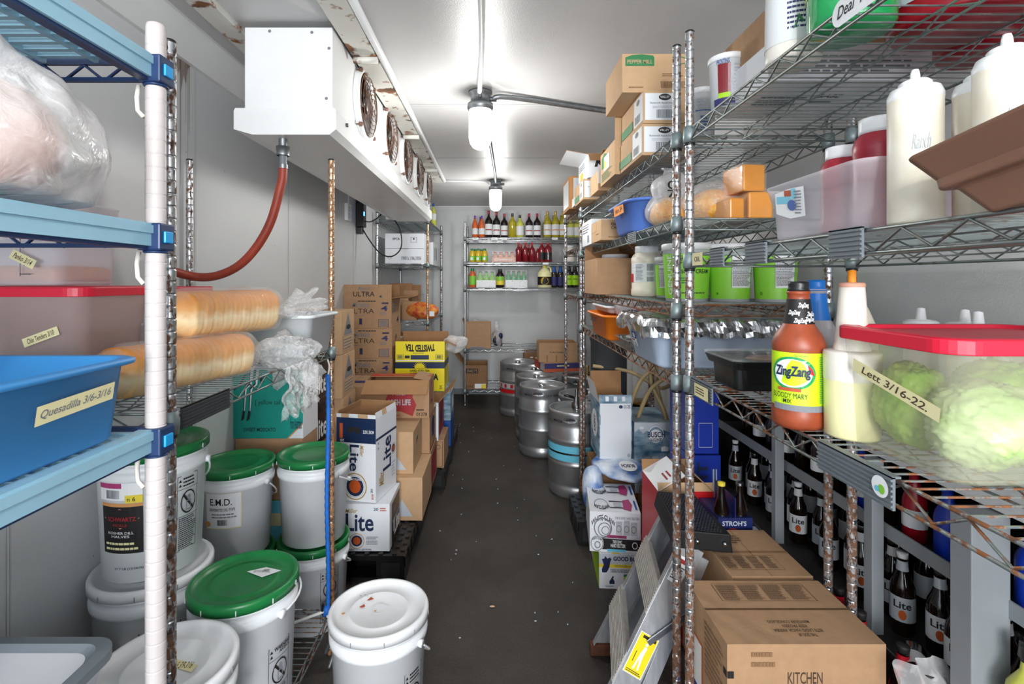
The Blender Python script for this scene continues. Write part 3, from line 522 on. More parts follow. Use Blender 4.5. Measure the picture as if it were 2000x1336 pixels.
for x, y, p in ((-.085, 2.66, 17), (-.01, 5.0, 17), (-.06, -1.3, 52)): bulb((x, y, ZC - .36), p)
def conduit(label, pts, r=.0115, m='galv'): b = MB(); b.tube(smooth(pts, 4), r, m, 10); tag(b.obj('conduit_pipe'), label, 'conduit')
conduit('pale conduit pipe on the ceiling coming from above the camera to the nearer light', [(-.045, -1.2, ZC - .03), (-.05, 1.6, ZC - .03), (-.085, 2.55, ZC - .04)], m='white_paint')
conduit('thin conduit pipe joining the two ceiling lights', [(-.085, 2.76, ZC - .04), (-.06, 3.2, ZC - .014), (-.02, 4.4, ZC - .014), (-.01, 4.9, ZC - .04)])
conduit('grey conduit pipe running from the nearer light to the right wall', [(-.02, 2.66, ZC - .04), (.08, 2.68, ZC - .022), (.7, 2.95, ZC - .014), (1.13, 3.1, ZC - .014)], .014)
conduit('thin white conduit pipe from the far light to the cooling unit', [(-.07, 5.0, ZC - .04), (-.15, 5.0, ZC - .014), (-.52, 4.98, ZC - .014)], .008, 'white_paint')
# thermostat box, outlet and cable on the left wall
rt = thing('temperature_controller', 'black controller box with a blue light on the left wall beside the cooling unit', 'controller', (-1.258, 4.62, 2.08))
b = MB(); b.box(0, .07, -.05, .05, -.10, .12, 'black_plastic'); b.box(.0, .05, -.035, .035, -.16, -.1, 'black_plastic'); b.box(0, .04, -.045, -.005, .12, .19, 'black_plastic'); b.obj('case', rt, bevel=.006)
b = MB(); b.box(.07, .073, -.052, -.02, .0, .035, 'led'); b.obj('display', rt)
b = MB(); b.tube(smooth([(.03, 0, -.03), (.12, .0, -.05), (.2, .05, .02), (.22, .1, .1)]), .005, 'black_rubber', 6); b.tube(smooth([(.03, 0, -.08), (.10, 0, -.2), (.20, .02, -.33), (.30, .05, -.36), (.38, .08, -.28), (.37, .1, -.12), (.30, .12, .0)]), .006, 'black_rubber', 6); b.obj('cable', rt)
rt = thing('wall_outlet', 'small white outlet box on the left wall left of the black controller', 'outlet', (-1.258, 4.28, 2.07)); b = MB(); b.box(0, .03, -.05, .05, -.07, .07, 'cap_white'); deco(b, flat((.03, -.05, -.07), (0, .1, 0), (0, 0, .14)), [('r', .5, .7, .2, .14, .2, 'ink_grey'), ('r', .5, .3, .2, .14, .2, 'ink_grey')]); b.obj('cover_plate', rt); b = MB(); b.tube([(.02, 0, .07), (.02, 0, .40)], .005, 'cap_white', 6); b.obj('wire_tube', rt)
# ================================================================ GENERIC GOODS
def pail(label, x, y, z, r=.150, h=.37, lid='lid_green', rz=0, bail=None, prints=None, name='plastic_pail', group=None, lugs=True, extra_lid=None, body='pail_white'):
    """round pail: body with collar rings, snap-on lid, wire bail. h is the height over the lid"""
    rt = thing(name, label, 'pail', (x, y, z), R(rz), group); k = r / .15; hb = h - .012; rb = r * .875; rt_ = r * .955
    def rad(q): return rb + (rt_ - rb) * min(1, q / (hb - .075))
    b = MB(); t = hb - .075
    b.lathe([(0, .003), (rb - .01, .003), (rb - .008, 0), (rb, .004), (rad(t), t), (r * 1.0, t + .003), (r * 1.01, t + .012), (r * 1.01, t + .026), (r * .985, t + .029), (r * .965, t + .032), (r * .965, t + .044), (r * .995, t + .047), (r * .995, t + .053), (r * .965, t + .056), (r * .965, hb)], body, 48)
    if prints: deco(b, cyl(rad, *prints[0]), prints[1])
    b.obj('pail_body', rt)
    l = MB(); lr = r * 1.035
    l.lathe([(lr - .006, hb - .018), (lr, hb - .019), (lr, hb + .004), (lr - .003, hb + .010), (lr - .010, hb + .012), (lr - .016, hb + .009), (lr - .020, hb - .001), (lr * .62, hb - .001), (lr * .6, hb + .0015), (lr * .56, hb + .0015), (lr * .54, hb), (0, hb)], lid, 56)
    for j in range(10): a = 2 * pi * j / 10; c_, s_ = cos(a), sin(a); l.tube([(lr * 1.002 * c_, lr * 1.002 * s_, hb - .016), (lr * 1.004 * c_, lr * 1.004 * s_, hb - .002)], .0015, 'groove' if lid != 'lid_green' else 'pail_lid_white', 4)
    if extra_lid: deco(l, flat((-lr, -lr, hb), (2 * lr, 0, 0), (0, 2 * lr, 0)), extra_lid, lift=.0018)
    l.obj('lid', rt)
    if bail is not None:
        a0, drop = bail; a0 = R(a0); bz = t + .012; e = []
        for s in (-1, 1): e.append(Vector((s * r * 1.03 * cos(a0), s * r * 1.03 * sin(a0), bz)))
        n = Vector((-sin(a0), cos(a0), 0)); pts = []
        for j in range(19):
            a = pi * j / 18; p = e[1] * cos(a) * 1.0 + n * sin(a) * r * 1.10 + Vector((0, 0, bz * (1 - cos(a)) if False else 0)); p.z = bz - sin(a) * drop; pts.append(p)
        g = MB(); g.tube(pts, .0032, 'cap_white', 8); m0 = pts[7:12]; g.tube(m0, .009, 'pail_lid_white', 10)
        for p in e: g.tube([p * .97 + Vector((0, 0, bz * .03)), p * 1.04 + Vector((0, 0, -bz * .04))], .012, body, 10)
        g.obj('bail_handle', rt)
    return rt
WARN = [('o', 0, 0, 1, 1, .02, 'ink_black', .35), ('l', .25, .84, .95, .98, 3, 'ink_black'), ('p', [(.05, .92), (.18, .92), (.115, .96)], 'ink_black'), ('p', [(.05, .86), (.18, .86), (.115, .90)], 'ink_black'), ('q', 0, .82, 1, .825, 'ink_black'),
        ('r', .5, .64, .36, .155, .12, 'ink_black'), ('p', [(.22, .74), (.27, .765), (.78, .54), (.73, .515)], 'ink_black'), ('o', .38, .53, .62, .66, .03, 'ink_grey', .5), ('e', .5, .70, .08, .035, 'ink_grey'), ('q', 0, .46, 1, .465, 'ink_black'), ('l', .06, .02, .94, .45, 16, 'ink_black')]
WARN2 = [w for w in WARN if w[0] != 'l' or w[1] != .25] + [('t', 'WARNING', .2, .93, .95, .98, 'ink_black', {'bold': .03}), ('t', 'AVISO', .4, .885, .9, .925, 'ink_black', {'bold': .03})]
BOT = {  # profiles as fractions of (r, h)
 'wine': [(0, .0), (.85, 0), (1, .015), (1, .60), (.92, .66), (.55, .74), (.34, .79), (.30, .84), (.30, .97), (.34, .975), (.34, 1)],
 'rhine': [(0, .0), (.9, 0), (1, .015), (1, .55), (.8, .66), (.5, .77), (.34, .85), (.30, .9), (.30, 1)],
 'beer': [(0, .0), (.9, 0), (1, .02), (1, .56), (.9, .62), (.6, .72), (.45, .80), (.40, .95), (.44, .955), (.44, .985)],
 'juice': [(0, .0), (.9, 0), (1, .03), (1, .62), (.85, .72), (.55, .82), (.45, .88), (.45, .95)],
 'jug': [(0, .0), (.92, 0), (1, .03), (1, .62), (.93, .70), (.6, .82), (.32, .90), (.30, .95)],
 'jar': [(0, .0), (.92, 0), (1, .03), (1, .14), (.97, .16), (.97, .66), (1, .68), (1, .75), (.9, .82), (.74, .86), (.74, .90)],
 'squeeze': [(0, .0), (.93, 0), (1, .012), (1, .80), (.985, .815)]}
def bottle(label, x, y, z, kind, r, h, glass, lab=None, cap=None, name='glass_bottle', cat='bottle', group=None, labz=(.12, .5), capz=.86, sub=None, seg=20, rz=0, neck=None, tilt=None):
    rt = thing(name, label, cat, (x, y, z), rz, group, rot=tilt); P = BOT[kind]
    b = MB(); b.lathe([(a * r, c * h) for a, c in P] + [(0, P[-1][1] * h)], glass, seg); b.obj('body', rt)
    def rad(q):
        f = q / h
        for i in range(len(P) - 1):
            if P[i][1] <= f <= P[i + 1][1] and P[i + 1][1] > P[i][1]: t = (f - P[i][1]) / (P[i + 1][1] - P[i][1]); return (P[i][0] + (P[i + 1][0] - P[i][0]) * t) * r
        return P[-1][0] * r
    if lab:
        l = MB(); l.lathe([(rad(labz[0] * h) + .0008, labz[0] * h), (rad(labz[1] * h) + .0008, labz[1] * h)], lab, seg)
        ac = math.degrees(math.atan2(-y, -x)) % 360
        if sub: deco(l, cyl(rad, ac - 55, ac + 55, labz[0] * h, labz[1] * h), sub, lift=.0015)
        l.obj('label', rt)
    if neck: l = MB(); l.lathe([(rad(q * h) + .0006, q * h) for q in (neck[0], (neck[0] + neck[1]) / 2, neck[1])], neck[2], seg); l.obj('neck_band', rt)
    if cap:
        c = MB(); z0 = capz * h; n = 4; pr = [(rad(min(q, P[-1][1]) * h) + .0010, q * h) for q in [capz + (1 - capz) * i / n for i in range(n + 1)]]
        c.lathe([(pr[0][0] - .002, z0)] + pr + [(0, h + .0005)], cap, seg); c.obj('cap', rt)
    return rt
def solo(name, label, cat, mb, group=None, kind=None, loc=(0, 0, 0), rz=0, bevel=0, rot=None):
    o = mb.obj(name, bevel=bevel); put(o, loc, rz, rot); return tag(o, label, cat, group, kind)
# ================================================================ BACK RACK, top shelf
zs = 2.021; ys = 6.24
def rowx(px, y): return PX(px, y)
def bx(u, y): return PX(850 + u / 6.667, y)
A = [('rhine', 517, .27, .036, 'wine_rose', 'bottle_label', 'foil_cap_purple', 'orange wine bottle with purple cap at the left end of the top back shelf', ys),
     ('rhine', 588, .27, .036, 'wine_rose', 'bottle_label', 'foil_cap_purple', 'orange wine bottle with purple cap tucked behind the second one on the top back shelf', ys + .12),
     ('rhine', 606, .27, .036, 'wine_rose', 'bottle_label', 'foil_cap_purple', 'orange wine bottle with purple cap, right of the end one on the top back shelf', ys),
     ('wine', 697, .33, .046, 'wine_red', 'bottle_label', 'foil_cap_red', 'tallest large red wine bottle with pale label and red cap, top back shelf', ys),
     ('wine', 798, .315, .045, 'wine_red', 'bottle_label', 'foil_cap_red', 'large red wine bottle just right of the tallest one, top back shelf', ys),
     ('wine', 900, .295, .044, 'wine_red', 'bottle_label', 'foil_cap_red', 'large red wine bottle standing left of the yellow green bottle, top back shelf', ys + .02),
     ('wine', 1005, .295, .047, 'wine_green', None, 'cap_black', 'yellow green wine bottle without front label and with black cap, top back shelf', ys - .02),
     ('wine', 1103, .275, .046, 'wine_white', 'bottle_label', 'cap_black', 'pale green wine bottle with white label and black cap, top back shelf', ys - .02),
     ('wine', 1223, .295, .045, 'wine_red', 'bottle_label', 'foil_cap_red', 'red wine bottle with red stripe label right of the black capped pair, top back shelf', ys),
     ('wine', 1327, .295, .045, 'wine_red', 'bottle_label', 'foil_cap_red', 'red wine bottle with red stripe label left of the golden capped bottles, top back shelf', ys),
     ('wine', 1440, .29, .045, 'wine_green', None, 'foil_cap_gold', 'yellow wine bottle in the second row behind the first golden capped one', ys + .16),
     ('wine', 1462, .32, .047, 'wine_green', 'bottle_label', 'foil_cap_gold', 'first golden capped yellow wine bottle in the front row, top back shelf', ys),
     ('wine', 1542, .29, .045, 'wine_green', None, 'foil_cap_gold', 'yellow wine bottle in the second row behind the second golden capped one', ys + .16),
     ('wine', 1566, .32, .047, 'wine_green', 'bottle_label', 'foil_cap_gold', 'second of the golden capped yellow wine bottles, with an orange striped label', ys),
     ('wine', 1640, .29, .045, 'wine_green', None, 'foil_cap_gold', 'yellow wine bottle in the second row behind the third golden capped one', ys + .16),
     ('wine', 1668, .32, .047, 'wine_green', 'bottle_label', 'foil_cap_gold', 'third golden capped yellow wine bottle, beside the rusty rack post', ys),
     ('wine', 1765, .25, .046, 'wine_white', 'bottle_label', 'foil_cap_gold', 'pale wine bottle seen just right of the rusty rack post on the top back shelf', ys),
     ('wine', 1850, .25, .046, 'wine_white', 'bottle_label', 'foil_cap_gold', 'last pale wine bottle at the right end of the top back shelf', ys)]
for kd, u, h, r, g, lb, cp, txt, y in A:
    sub = [('q', 0, .42, 1, .52, 'ink_red' if g != 'wine_green' else 'card_orange')] if lb and g in ('wine_red', 'wine_green') else None
    bottle(txt, bx(u, y), y, zs, kd, r, h, g, lb, cp, labz=(.1, .5) if kd == 'wine' else (.15, .42), sub=sub, group='wine bottles on the top back shelf', name='wine_bottle')
zs = 1.724
for i, u in enumerate((480, 560, 645)): bottle('yellow tonic bottle, %s from the left on the second back shelf' % ORD[i], bx(u, ys), ys, zs, 'juice', .036, .165, 'juice_yellow', 'label_green', 'lid_green', name='mixer_bottle', group='yellow tonic bottles on the second back shelf', labz=(.12, .45), sub=[('q', .2, .1, .6, .7, 'paper_white')])
for i, u in enumerate((520, 602)): bottle('yellow tonic bottle in the rear row, %s from the left, second back shelf' % ORD[i], bx(u, ys + .09), ys + .09, zs, 'juice', .034, .165, 'juice_yellow', 'label_green', 'lid_green', name='mixer_bottle', group='yellow tonic bottles on the second back shelf', labz=(.12, .45))
def shrink_pack(label, x0, x1, y0, z, h, n, rows, glass, cap, base, txt=None, tcol='paper_white', r=.034):
    rt = thing('shrink_pack', label, 'multipack', ((x0 + x1) / 2, y0, z)); w = x1 - x0
    for j in range(rows):
        for i in range(n):
            b = MB(); x = -w / 2 + w * (i + .5) / n; b.lathe([(a * r, c * h * .9) for a, c in BOT['juice']] + [(0, h * .86)], glass, 14, c=(x, r + j * r * 2.1)); b.lathe([(r * .5, h * .84), (r * .55, h * .85), (r * .55, h * .93), (0, h * .935)], cap, 12, c=(x, r + j * r * 2.1)); b.obj('bottle', rt)
    b = MB(); b.box(-w / 2 - .006, w / 2 + .006, -.006, r * 2.1 * rows + .006, 0.001, h * .42, base)
    if txt: deco(b, flat((-w / 2, -.006, 0), (w, 0, 0), (0, 0, h * .42)), [('t', txt, .08, .2, .92, .85, tcol, {'shear': .4})])
    b.obj('tray_wrap', rt)
    b = MB(); b.loft([rr(w + .02, r * 2.1 * rows + .02, .02, q, cy=r * 1.05 * rows) for q in (.002, h * .7, h * .97)], 'clear_film', False, False, True); b.obj('film', rt); return rt
shrink_pack('shrink wrapped pack of small cranberry bottles with red caps, second back shelf', bx(745, ys), bx(1040, ys), 6.2, zs, .135, 4, 2, 'flesh_pink', 'carton_red', 'flesh_pink', 'Cranberry')
for i, u in enumerate((1085, 1172, 1260)): bottle('tall dark red grenadine bottle, %s of three in front on the second back shelf' % ORD[i], bx(u, ys), ys, zs, 'wine', .038, .24, 'juice_red', None, 'carton_red', name='syrup_bottle', labz=(.15, .5), group='grenadine bottles on the second back shelf')
for i, u in enumerate((1120, 1215)): bottle('dark red grenadine bottle in the rear row, %s from the left' % ORD[i], bx(u, ys + .1), ys + .1, zs, 'wine', .036, .22, 'juice_red', None, 'carton_red', name='syrup_bottle', group='grenadine bottles on the second back shelf')
def jug(label, x, y, z, r, h, glass, cap, lab=None, name='plastic_jug', group=None, sub=None, hand=None):
    rt = bottle(label, x, y, z, 'jug', r, h, glass, lab, cap, name=name, group=group, labz=(.12, .5), capz=.92, sub=sub, seg=24); b = MB()
    b.tube(smooth([(r * .25, 0, h * .93), (r * .6, 0, h * .95), (r * .85, 0, h * .86), (r * .9, 0, h * .72), (r * .8, 0, h * .66)]), r * .13, hand or glass, 8); b.obj('handle', rt); return rt
jug('small red syrup jug left of the two big red jugs, second back shelf', bx(1335, ys), ys, zs, .03, .17, 'juice_red', 'carton_red')
jug('big dark red syrup jug at the left of its pair, second back shelf', bx(1390, ys), ys + .02, zs, .042, .235, 'juice_red', 'carton_red', 'ink_black')
jug('big dark red syrup jug at the right of its pair, second back shelf', bx(1470, ys), ys, zs, .046, .235, 'juice_red', 'carton_red', 'wine_red')
bottle('large mayonnaise jar with black label seen behind the rusty post, second back shelf', bx(1745, ys), ys, zs, 'jar', .075, .20, 'milk_plastic', 'ink_black', 'pail_white', name='plastic_jar', cat='jar', labz=(.45, .62), capz=.9)
zs = 1.414
bottle('orange juice mixer bottle at the left end of the third back shelf', bx(485, ys), ys, zs, 'juice', .044, .235, 'wine_rose', 'label_green', 'lid_green', name='mixer_bottle', labz=(.15, .6))
shrink_pack('white based shrink pack of green labelled mixer bottles, left on the third back shelf', bx(545, ys), bx(780, ys), 6.2, zs, .215, 3, 2, 'label_green', 'lid_green', 'paper_white', r=.036)
bottle('dark mixer bottle with lime label between two shrink packs, third back shelf', bx(845, ys), ys, zs, 'juice', .05, .225, 'wine_red', 'label_yellow', 'cap_black', name='mixer_bottle', labz=(.15, .6), sub=[('q', 0, .5, 1, 1, 'label_green')])
shrink_pack('white based shrink pack of clear green bottles, centre of the third back shelf', bx(920, ys), bx(1190, ys), 6.2, zs, .22, 4, 2, 'green_glass', 'lid_green', 'paper_white', r=.032)
jug('yellow lemonade jug with black label on the third back shelf', bx(1425, ys), ys, zs, .085, .265, 'lemon', 'label_yellow', 'ink_black', sub=[('e', .5, .5, .3, .45, 'juice_yellow'), ('t', 'Lemonade', .15, .4, .85, .6, 'ink_black')])
for i, u in enumerate((1548, 1630)): bottle('dark blue topped mixer bottle, %s of two right of the lemonade jug' % ORD[i], bx(u, ys), ys, zs, 'juice', .038, .26, 'wine_red', 'ink_purple', 'carton_blue', name='mixer_bottle', capz=.72, labz=(.1, .5))
for i, u in enumerate((1742, 1820)): bottle('dark mix bottle with lime green label, %s of two, right end of third back shelf' % ORD[i], bx(u, ys), ys, zs, 'juice', .042, .26, 'wine_red', 'lime', 'cap_black', name='mixer_bottle', capz=.8, labz=(.12, .58), sub=[('t', 'Zing Zang', .2, .5, .8, .7, 'ink_black')])
carton('plain open brown box stuffed with a plastic bag on the fourth back shelf', PX(906, 6.18), 6.18, .68, .325, .3, .30, faces={'F': [('e', .5, .02, .3, .05, 'ink_grey')]}, flaps=[('L', .06, 20), ('F', .03, 8)], inner='card_in')
b = MB(); b.blob((0, 0, 0), (.11, .09, .12), 'milky_film', amp=.35, fr=14, seed=3, sub=4); solo('plastic_bag', 'white plastic bag bulging out of the open box on the fourth back shelf', 'bag', b, loc=(PX(931, 6.3), 6.33, .915))
rt = thing('plastic_bag', 'clear bag of dark green and bronze odds and ends on the fourth back shelf', 'bag', (PX(971, 6.3), 6.32, .68))
b = MB(); b.blob((0, 0, .11), (.065, .06, .11), 'frosted', amp=.3, fr=16, seed=5, sub=4); b.tube(smooth([(0, 0, .2), (-.01, 0, .27), (-.015, 0, .33)]), [.03] * 6 + [.02] * 6 + [.03], 'milky_film', 8); b.obj('film', rt)
b = MB()
for i in range(16): rn = random.Random(i); b.blob((rn.uniform(-.04, .04), rn.uniform(-.04, .04), rn.uniform(.03, .18)), (.032, .03, .04), ('ink_navy', 'card_dark', 'brass', 'ink_green', 'dark_grey')[i % 5], amp=.3, fr=30, seed=i, sub=2)
b.obj('contents', rt)
carton('brown box marked DAILYS with one flap up on the lowest back shelf', PX(905, 6.16), 6.16, .195, .285, .38, .285, faces={'F': [('q', .12, .66, .62, .86, 'ink_black'), ('t', "DAILY'S", .16, .7, .58, .83, 'card'), ('q', .48, .03, .95, .22, 'paper_white'), ('q', .75, .03, .95, .2, 'label_yellow'), ('l', .1, .4, .6, .58, 3, 'card_dark'), ('t', 'DAILYS 88314', .04, .06, .4, .16, 'ink_brown')]}, flaps=[('L', .17, 38)], base='card_dark')
carton('small dark brown box against the back wall behind the kegs', PX(1024, 6.2), 6.28, .205, .21, .2, .42, base='card_dark', faces={'F': [('e', .45, .84, .1, .02, 'paper_white')]})
# ================================================================ CORNER RACK (far left)
EP = {'F': [('t', 'EPCA', .2, .78, .38, .86, 'ink_black', {'bold': .03}), ('o', .66, .7, .82, .88, .01, 'ink_grey'), ('e', .74, .82, .02, .03, 'ink_black'), ('q', 0, .492, 1, .502, 'ink_grey'), ('q', .36, .485, .6, .5, 'ink_brown'), ('r', .12, .2, .045, .06, .2, 'ink_grey'), ('t', '9501798 / 710865', .42, .12, .93, .24, 'ink_grey', {'rot': 180, 'bold': .02})], 'R': [('q', .45, .2, .6, .75, 'ink_grey'), ('q', .7, .2, .8, .75, 'ink_grey')]}
carton('white carton printed with a long upside down number on the corner rack', PX(752, 5.27), 5.27, 1.675, .40, .42, .31, base='carton_white', faces=EP)
carton('second white carton with dark hand slots behind the numbered one', -1.12, 5.80, 1.675, .40, .46, .26, base='carton_white', faces={'R': [('q', .3, .25, .42, .8, 'ink_grey'), ('q', .62, .25, .72, .8, 'ink_grey')]})
carton('low white carton lying on the top shelf of the corner rack', PX(752, 5.27), 5.3, 2.125, .36, .4, .17, base='carton_white', faces={'F': [('t', 'EPCA', .25, .4, .45, .55, 'ink_grey')]})
bottle('single white wine bottle with blue cap on top of the corner rack', -.735, 5.95, 2.125, 'rhine', .034, .27, 'wine_white', 'bottle_label', 'carton_blue', name='wine_bottle', labz=(.3, .55))
for i, (a, c, y, w, h, fl) in enumerate(((750, 628, 5.5, .26, .22, [('B', .16, 5), ('R', .14, 75)]), (788, 628, 5.75, .16, .30, [('B', .06, 10)]))):
    carton(('open brown box with tall raised flap on the third shelf of the corner rack', 'taller brown box right of the raised flap box on the corner rack')[i], PX(a, y), y, 1.09, w, .25, h, flaps=fl)
carton('small red marked brown box lowest right on the corner rack shelf', PX(785, 5.3), 5.3, 1.09, .155, .18, .19, faces={'F': [('p', [(.4, .3), (.6, .3), (.55, .75), (.45, .75)], 'ink_red')]})
b = MB(); b.blob((0, 0, .09), (.17, .08, .09), 'snack_red', amp=.35, fr=11, seed=8, sub=4, squash=-.07)
deco(b, flat((.08, -.12, .05), (.05, 0, 0), (0, 0, .05)), [('q', 0, 0, 1, 1, 'paper_white')]); solo('snack_bag', 'crumpled red and orange snack bag hanging over the corner rack shelf', 'bag', b, loc=(-.76, 5.30, 1.09))
carton('white carton with open brown flap on the lowest shelf of the corner rack', -1.15, 5.3, .705, .38, .4, .22, base='carton_white', flaps=[('R', .12, 30)])
# ================================================================ BEER CASES BY THE LEFT WALL, on black pallets
def pallet(label, x0, x1, y0, y1, h=.145):
    rt = thing('plastic_pallet', label, 'pallet', ((x0 + x1) / 2, (y0 + y1) / 2, 0)); w, d = x1 - x0, y1 - y0; b = MB()
    b.box(-w / 2, w / 2, -d / 2, d / 2, h - .03, h - .006, 'black_plastic'); n, k = int(w / .034), int(d / .034)
    for i in range(n):
        for j in range(k):
            if (i + j) % 2: x = -w / 2 + w * (i + .5) / n; y = -d / 2 + d * (j + .5) / k; b.box(x - .011, x + .011, y - .011, y + .011, h - .006, h, 'black_plastic')
    for i in range(3):
        for j in range(3):
            c = MB(); x = -w / 2 + .07 + (w - .14) * i / 2; y = -d / 2 + .07 + (d - .14) * j / 2; c.box(x - .07, x + .07, y - .07, y + .07, .02, h - .03, 'black_plastic'); c.box(x - .045, x + .045, y - .0705, y - .07, .03, h - .04, 'black_rubber'); c.obj('foot_block', rt, bevel=.006)
    for j in range(3): c = MB(); y = -d / 2 + .07 + (d - .14) * j / 2; c.box(-w / 2, w / 2, y - .05, y + .05, 0, .02, 'black_plastic'); c.obj('runner', rt)
    e = b
    for j in range(int(d / .1)): y = -d / 2 + .1 * j; e.box(w / 2 - .004, w / 2 + .004, y, y + .06, h - .06, h - .012, 'black_plastic'); e.box(-w / 2 - .004, -w / 2 + .004, y, y + .06, h - .06, h - .012, 'black_plastic')
    b.obj('deck', rt); return rt
pallet('black plastic pallet under the beer cases, nearer the camera', -1.25, -.455, 2.53, 3.62)
pallet('black plastic pallet under the farther cases by the left wall', -1.25, -.37, 3.66, 4.86)
CREST = lambda cu, cv, ru, rv: [('e', cu, cv, ru, rv, 'ink_navy'), ('r', cu, cv, ru * .98, rv * .98, .08, 'paper_white'), ('e', cu, cv, ru * .62, rv * .62, 'orange_copper'), ('r', cu, cv, ru * 1.25, rv * 1.25, .08, 'gold')]
LITE_F = [('t', 'Lite', .45, .42, .80, .80, 'ink_navy', {'bold': .02}), ('t', 'Miller', .44, .81, .60, .90, 'gold', {'shear': .4})] + CREST(.59, .22, .075, .13) + [('t', '20', .80, .86, .86, .92, 'ink_navy'), ('l', .88, .84, .96, .93, 2, 'orange_copper'), ('l', .71, .14, .86, .32, 6, 'ink_grey'), ('t', 'GREAT TASTE. LESS FILLING.', .50, .02, .78, .06, 'ink_navy')]
carton('white beer case marked Lite lying at the front of the pallet', PX(761, 2.56), 2.56, .147, .40, .27, .236, base='carton_white', anchor='r', faces={'F': LITE_F, 'R': [('q', .18, 0, .95, .9, 'carton_black'), ('p', [(.3, .62), (.55, .62), (.6, .72), (.35, .74)], 'black_plastic'), ('q', .3, .25, .34, .5, 'paper_white'), ('t', 'Lite', .4, .12, .9, .5, 'paper_white', {'bold': .04}), ('q', .18, .5, .95, .52, 'paper_grey')], 'T': [('t', 'Miller', .5, .3, .7, .7, 'gold', {'shear': .4})]}, name='beer_case', cat='beer case')
UPF = [('q', 0, .70, 1, 1, 'carton_navy'), ('q', .08, .75, .16, .93, 'orange_copper'), ('p', [(.27, .86), (.3, .89), (.58, .89), (.62, .86), (.6, .82), (.52, .81), (.48, .83), (.36, .83), (.32, .81), (.28, .82)], 'ink_black'), ('t', 'MORE TASTE', .68, .82, .95, .86, 'paper_white', {'rot': 180}), ('t', '20', .1, .71, .2, .74, 'paper_white', {'rot': 180}),
       ('t', 'Lite', .34, .36, .58, .68, 'ink_navy', {'rot': 270, 'bold': .02}), ('t', 'Miller', .60, .54, .70, .68, 'gold', {'rot': 270, 'shear': .4})] + CREST(.48, .18, .24, .13) + [('t', 'A FINE PILSNER', .3, .255, .66, .28, 'paper_white'), ('t', '20', .88, .12, .93, .17, 'ink_navy', {'rot': 90}), ('l', .9, .04, .97, .11, 3, 'orange_copper')]
carton('upright opened white and navy beer case with torn top, standing on the lying one', PX(733, 2.55), 2.562, .386, .215, .255, .42, rz=R(-12), base='carton_white', anchor='r', name='beer_case', cat='beer case',
       faces={'F': UPF, 'R': [('q', 0, .73, 1, .76, 'carton_navy'), ('t', 'Lite', .32, .3, .72, .7, 'ink_navy', {'rot': 90, 'bold': .02}), ('l', .08, .6, .14, .78, 3, 'ink_grey')] + CREST(.83, .5, .09, .055) + [('t', 'Miller', .12, .15, .35, .32, 'gold', {'rot': 90, 'shear': .4}), ('l', .72, .15, .9, .35, 5, 'paper_grey')]},
       flaps=[('F', .02, 6, 'carton_white', [('q', .12, 0, .32, 1, 'card_light'), ('q', .55, 0, .8, 1, 'card_light')]), ('L', .035, -14, 'carton_white'), ('B', .035, -8, 'card'), ('R', .03, -8, 'carton_white', [('q', .3, 0, .5, 1, 'card_light')])])
TRI = [('p', [(.12, .06), (.72, .06), (.40, .52)], 'paper_grey')]
carton('plain tan box with grey triangle, lower one beside the lying beer case', PX(825, 2.885), 2.885, .147, .34, .40, .241, anchor='r', base='card_light', faces={'F': [('p', [(.55, .1), (.84, .1), (.66, .5)], 'paper_grey')]})
carton('plain tan box with grey triangle, stacked on the lower one', PX(807, 2.94), 2.94, .389, .32, .33, .24, anchor='r', base='card_light', faces={'F': [('p', [(.62, .1), (.88, .1), (.70, .42)], 'paper_grey')], 'R': [('p', [(.35, .55), (.5, .65), (.52, .75), (.38, .7)], 'ink_black')]})
carton('worn brown box with a red side under the High Life box', -.425, 3.30, .147, .42, .32, .241, anchor='r', faces={'R': [('o', 0, 0, 1, 1, .02, 'ink_red'), ('q', .1, .1, .9, .85, 'ink_red')]})
carton('brown box with red and blue ribbon print directly under the High Life box', -.43, 3.29, .389, .42, .32, .241, anchor='r', faces={'R': [('o', .04, .05, .96, .95, .03, 'ink_red'), ('e', .5, .6, .22, .25, 'ink_navy'), ('p', [(.3, .3), (.7, .3), (.62, .55), (.38, .55)], 'ink_purple')]})
HL = [('p', [(.30, .12), (.42, .18), (.55, .18), (.74, .05), (.80, .35), (.74, .55), (.76, .95), (.36, .95), (.34, .6), (.28, .35)], 'ink_red'), ('t', 'HIGH LIFE', .36, .34, .71, .5, 'paper_grey', {'bold': .03}), ('t', 'Miller', .42, .6, .66, .9, 'paper_grey', {'shear': .4}), ('t', '01278', .80, .06, .97, .15, 'ink_black'), ('l', .80, .18, .96, .26, 1, 'ink_black'), ('l', .38, .05, .6, .1, 1, 'ink_red')]
carton('brown box with red High Life emblem and open front flap', PX(838, 3.234), 3.234, .631, .40, .245, .238, anchor='r', faces={'F': HL, 'R': [('p', [(.3, .3), (.7, .3), (.7, .8), (.5, .95), (.3, .8)], 'ink_red'), ('p', [(.38, .4), (.62, .4), (.62, .75), (.5, .85), (.38, .75)], 'card')]}, flaps=[('F', .135, 118), ('B', .13, -88, 'carton_red', [('l', .05, .2, .95, .8, 2, 'gold')]), ('R', .10, -80)])
TRB = [('p', [(.18, .42), (.82, .42), (.5, .95)], 'ink_grey'), ('e', .52, .6, .16, .06, 'ink_black'), ('o', .12, .05, .9, .40, .02, 'ink_grey', .5), ('l', .18, .08, .84, .36, 4, 'ink_grey')]
for i in range(3): carton(('lowest of the tan boxes with grey pyramid print in the left stack', 'middle tan box with grey pyramid print in the left stack', 'topmost tan box with grey pyramid print in the left stack')[i], PX(668, 3.0) - (.0, .0, .004)[i], 3.0 + (.02, 0, 0)[i], .55 + .257 * i, .33, .27, .255, anchor='r', base='card_light', faces={'R': TRB})
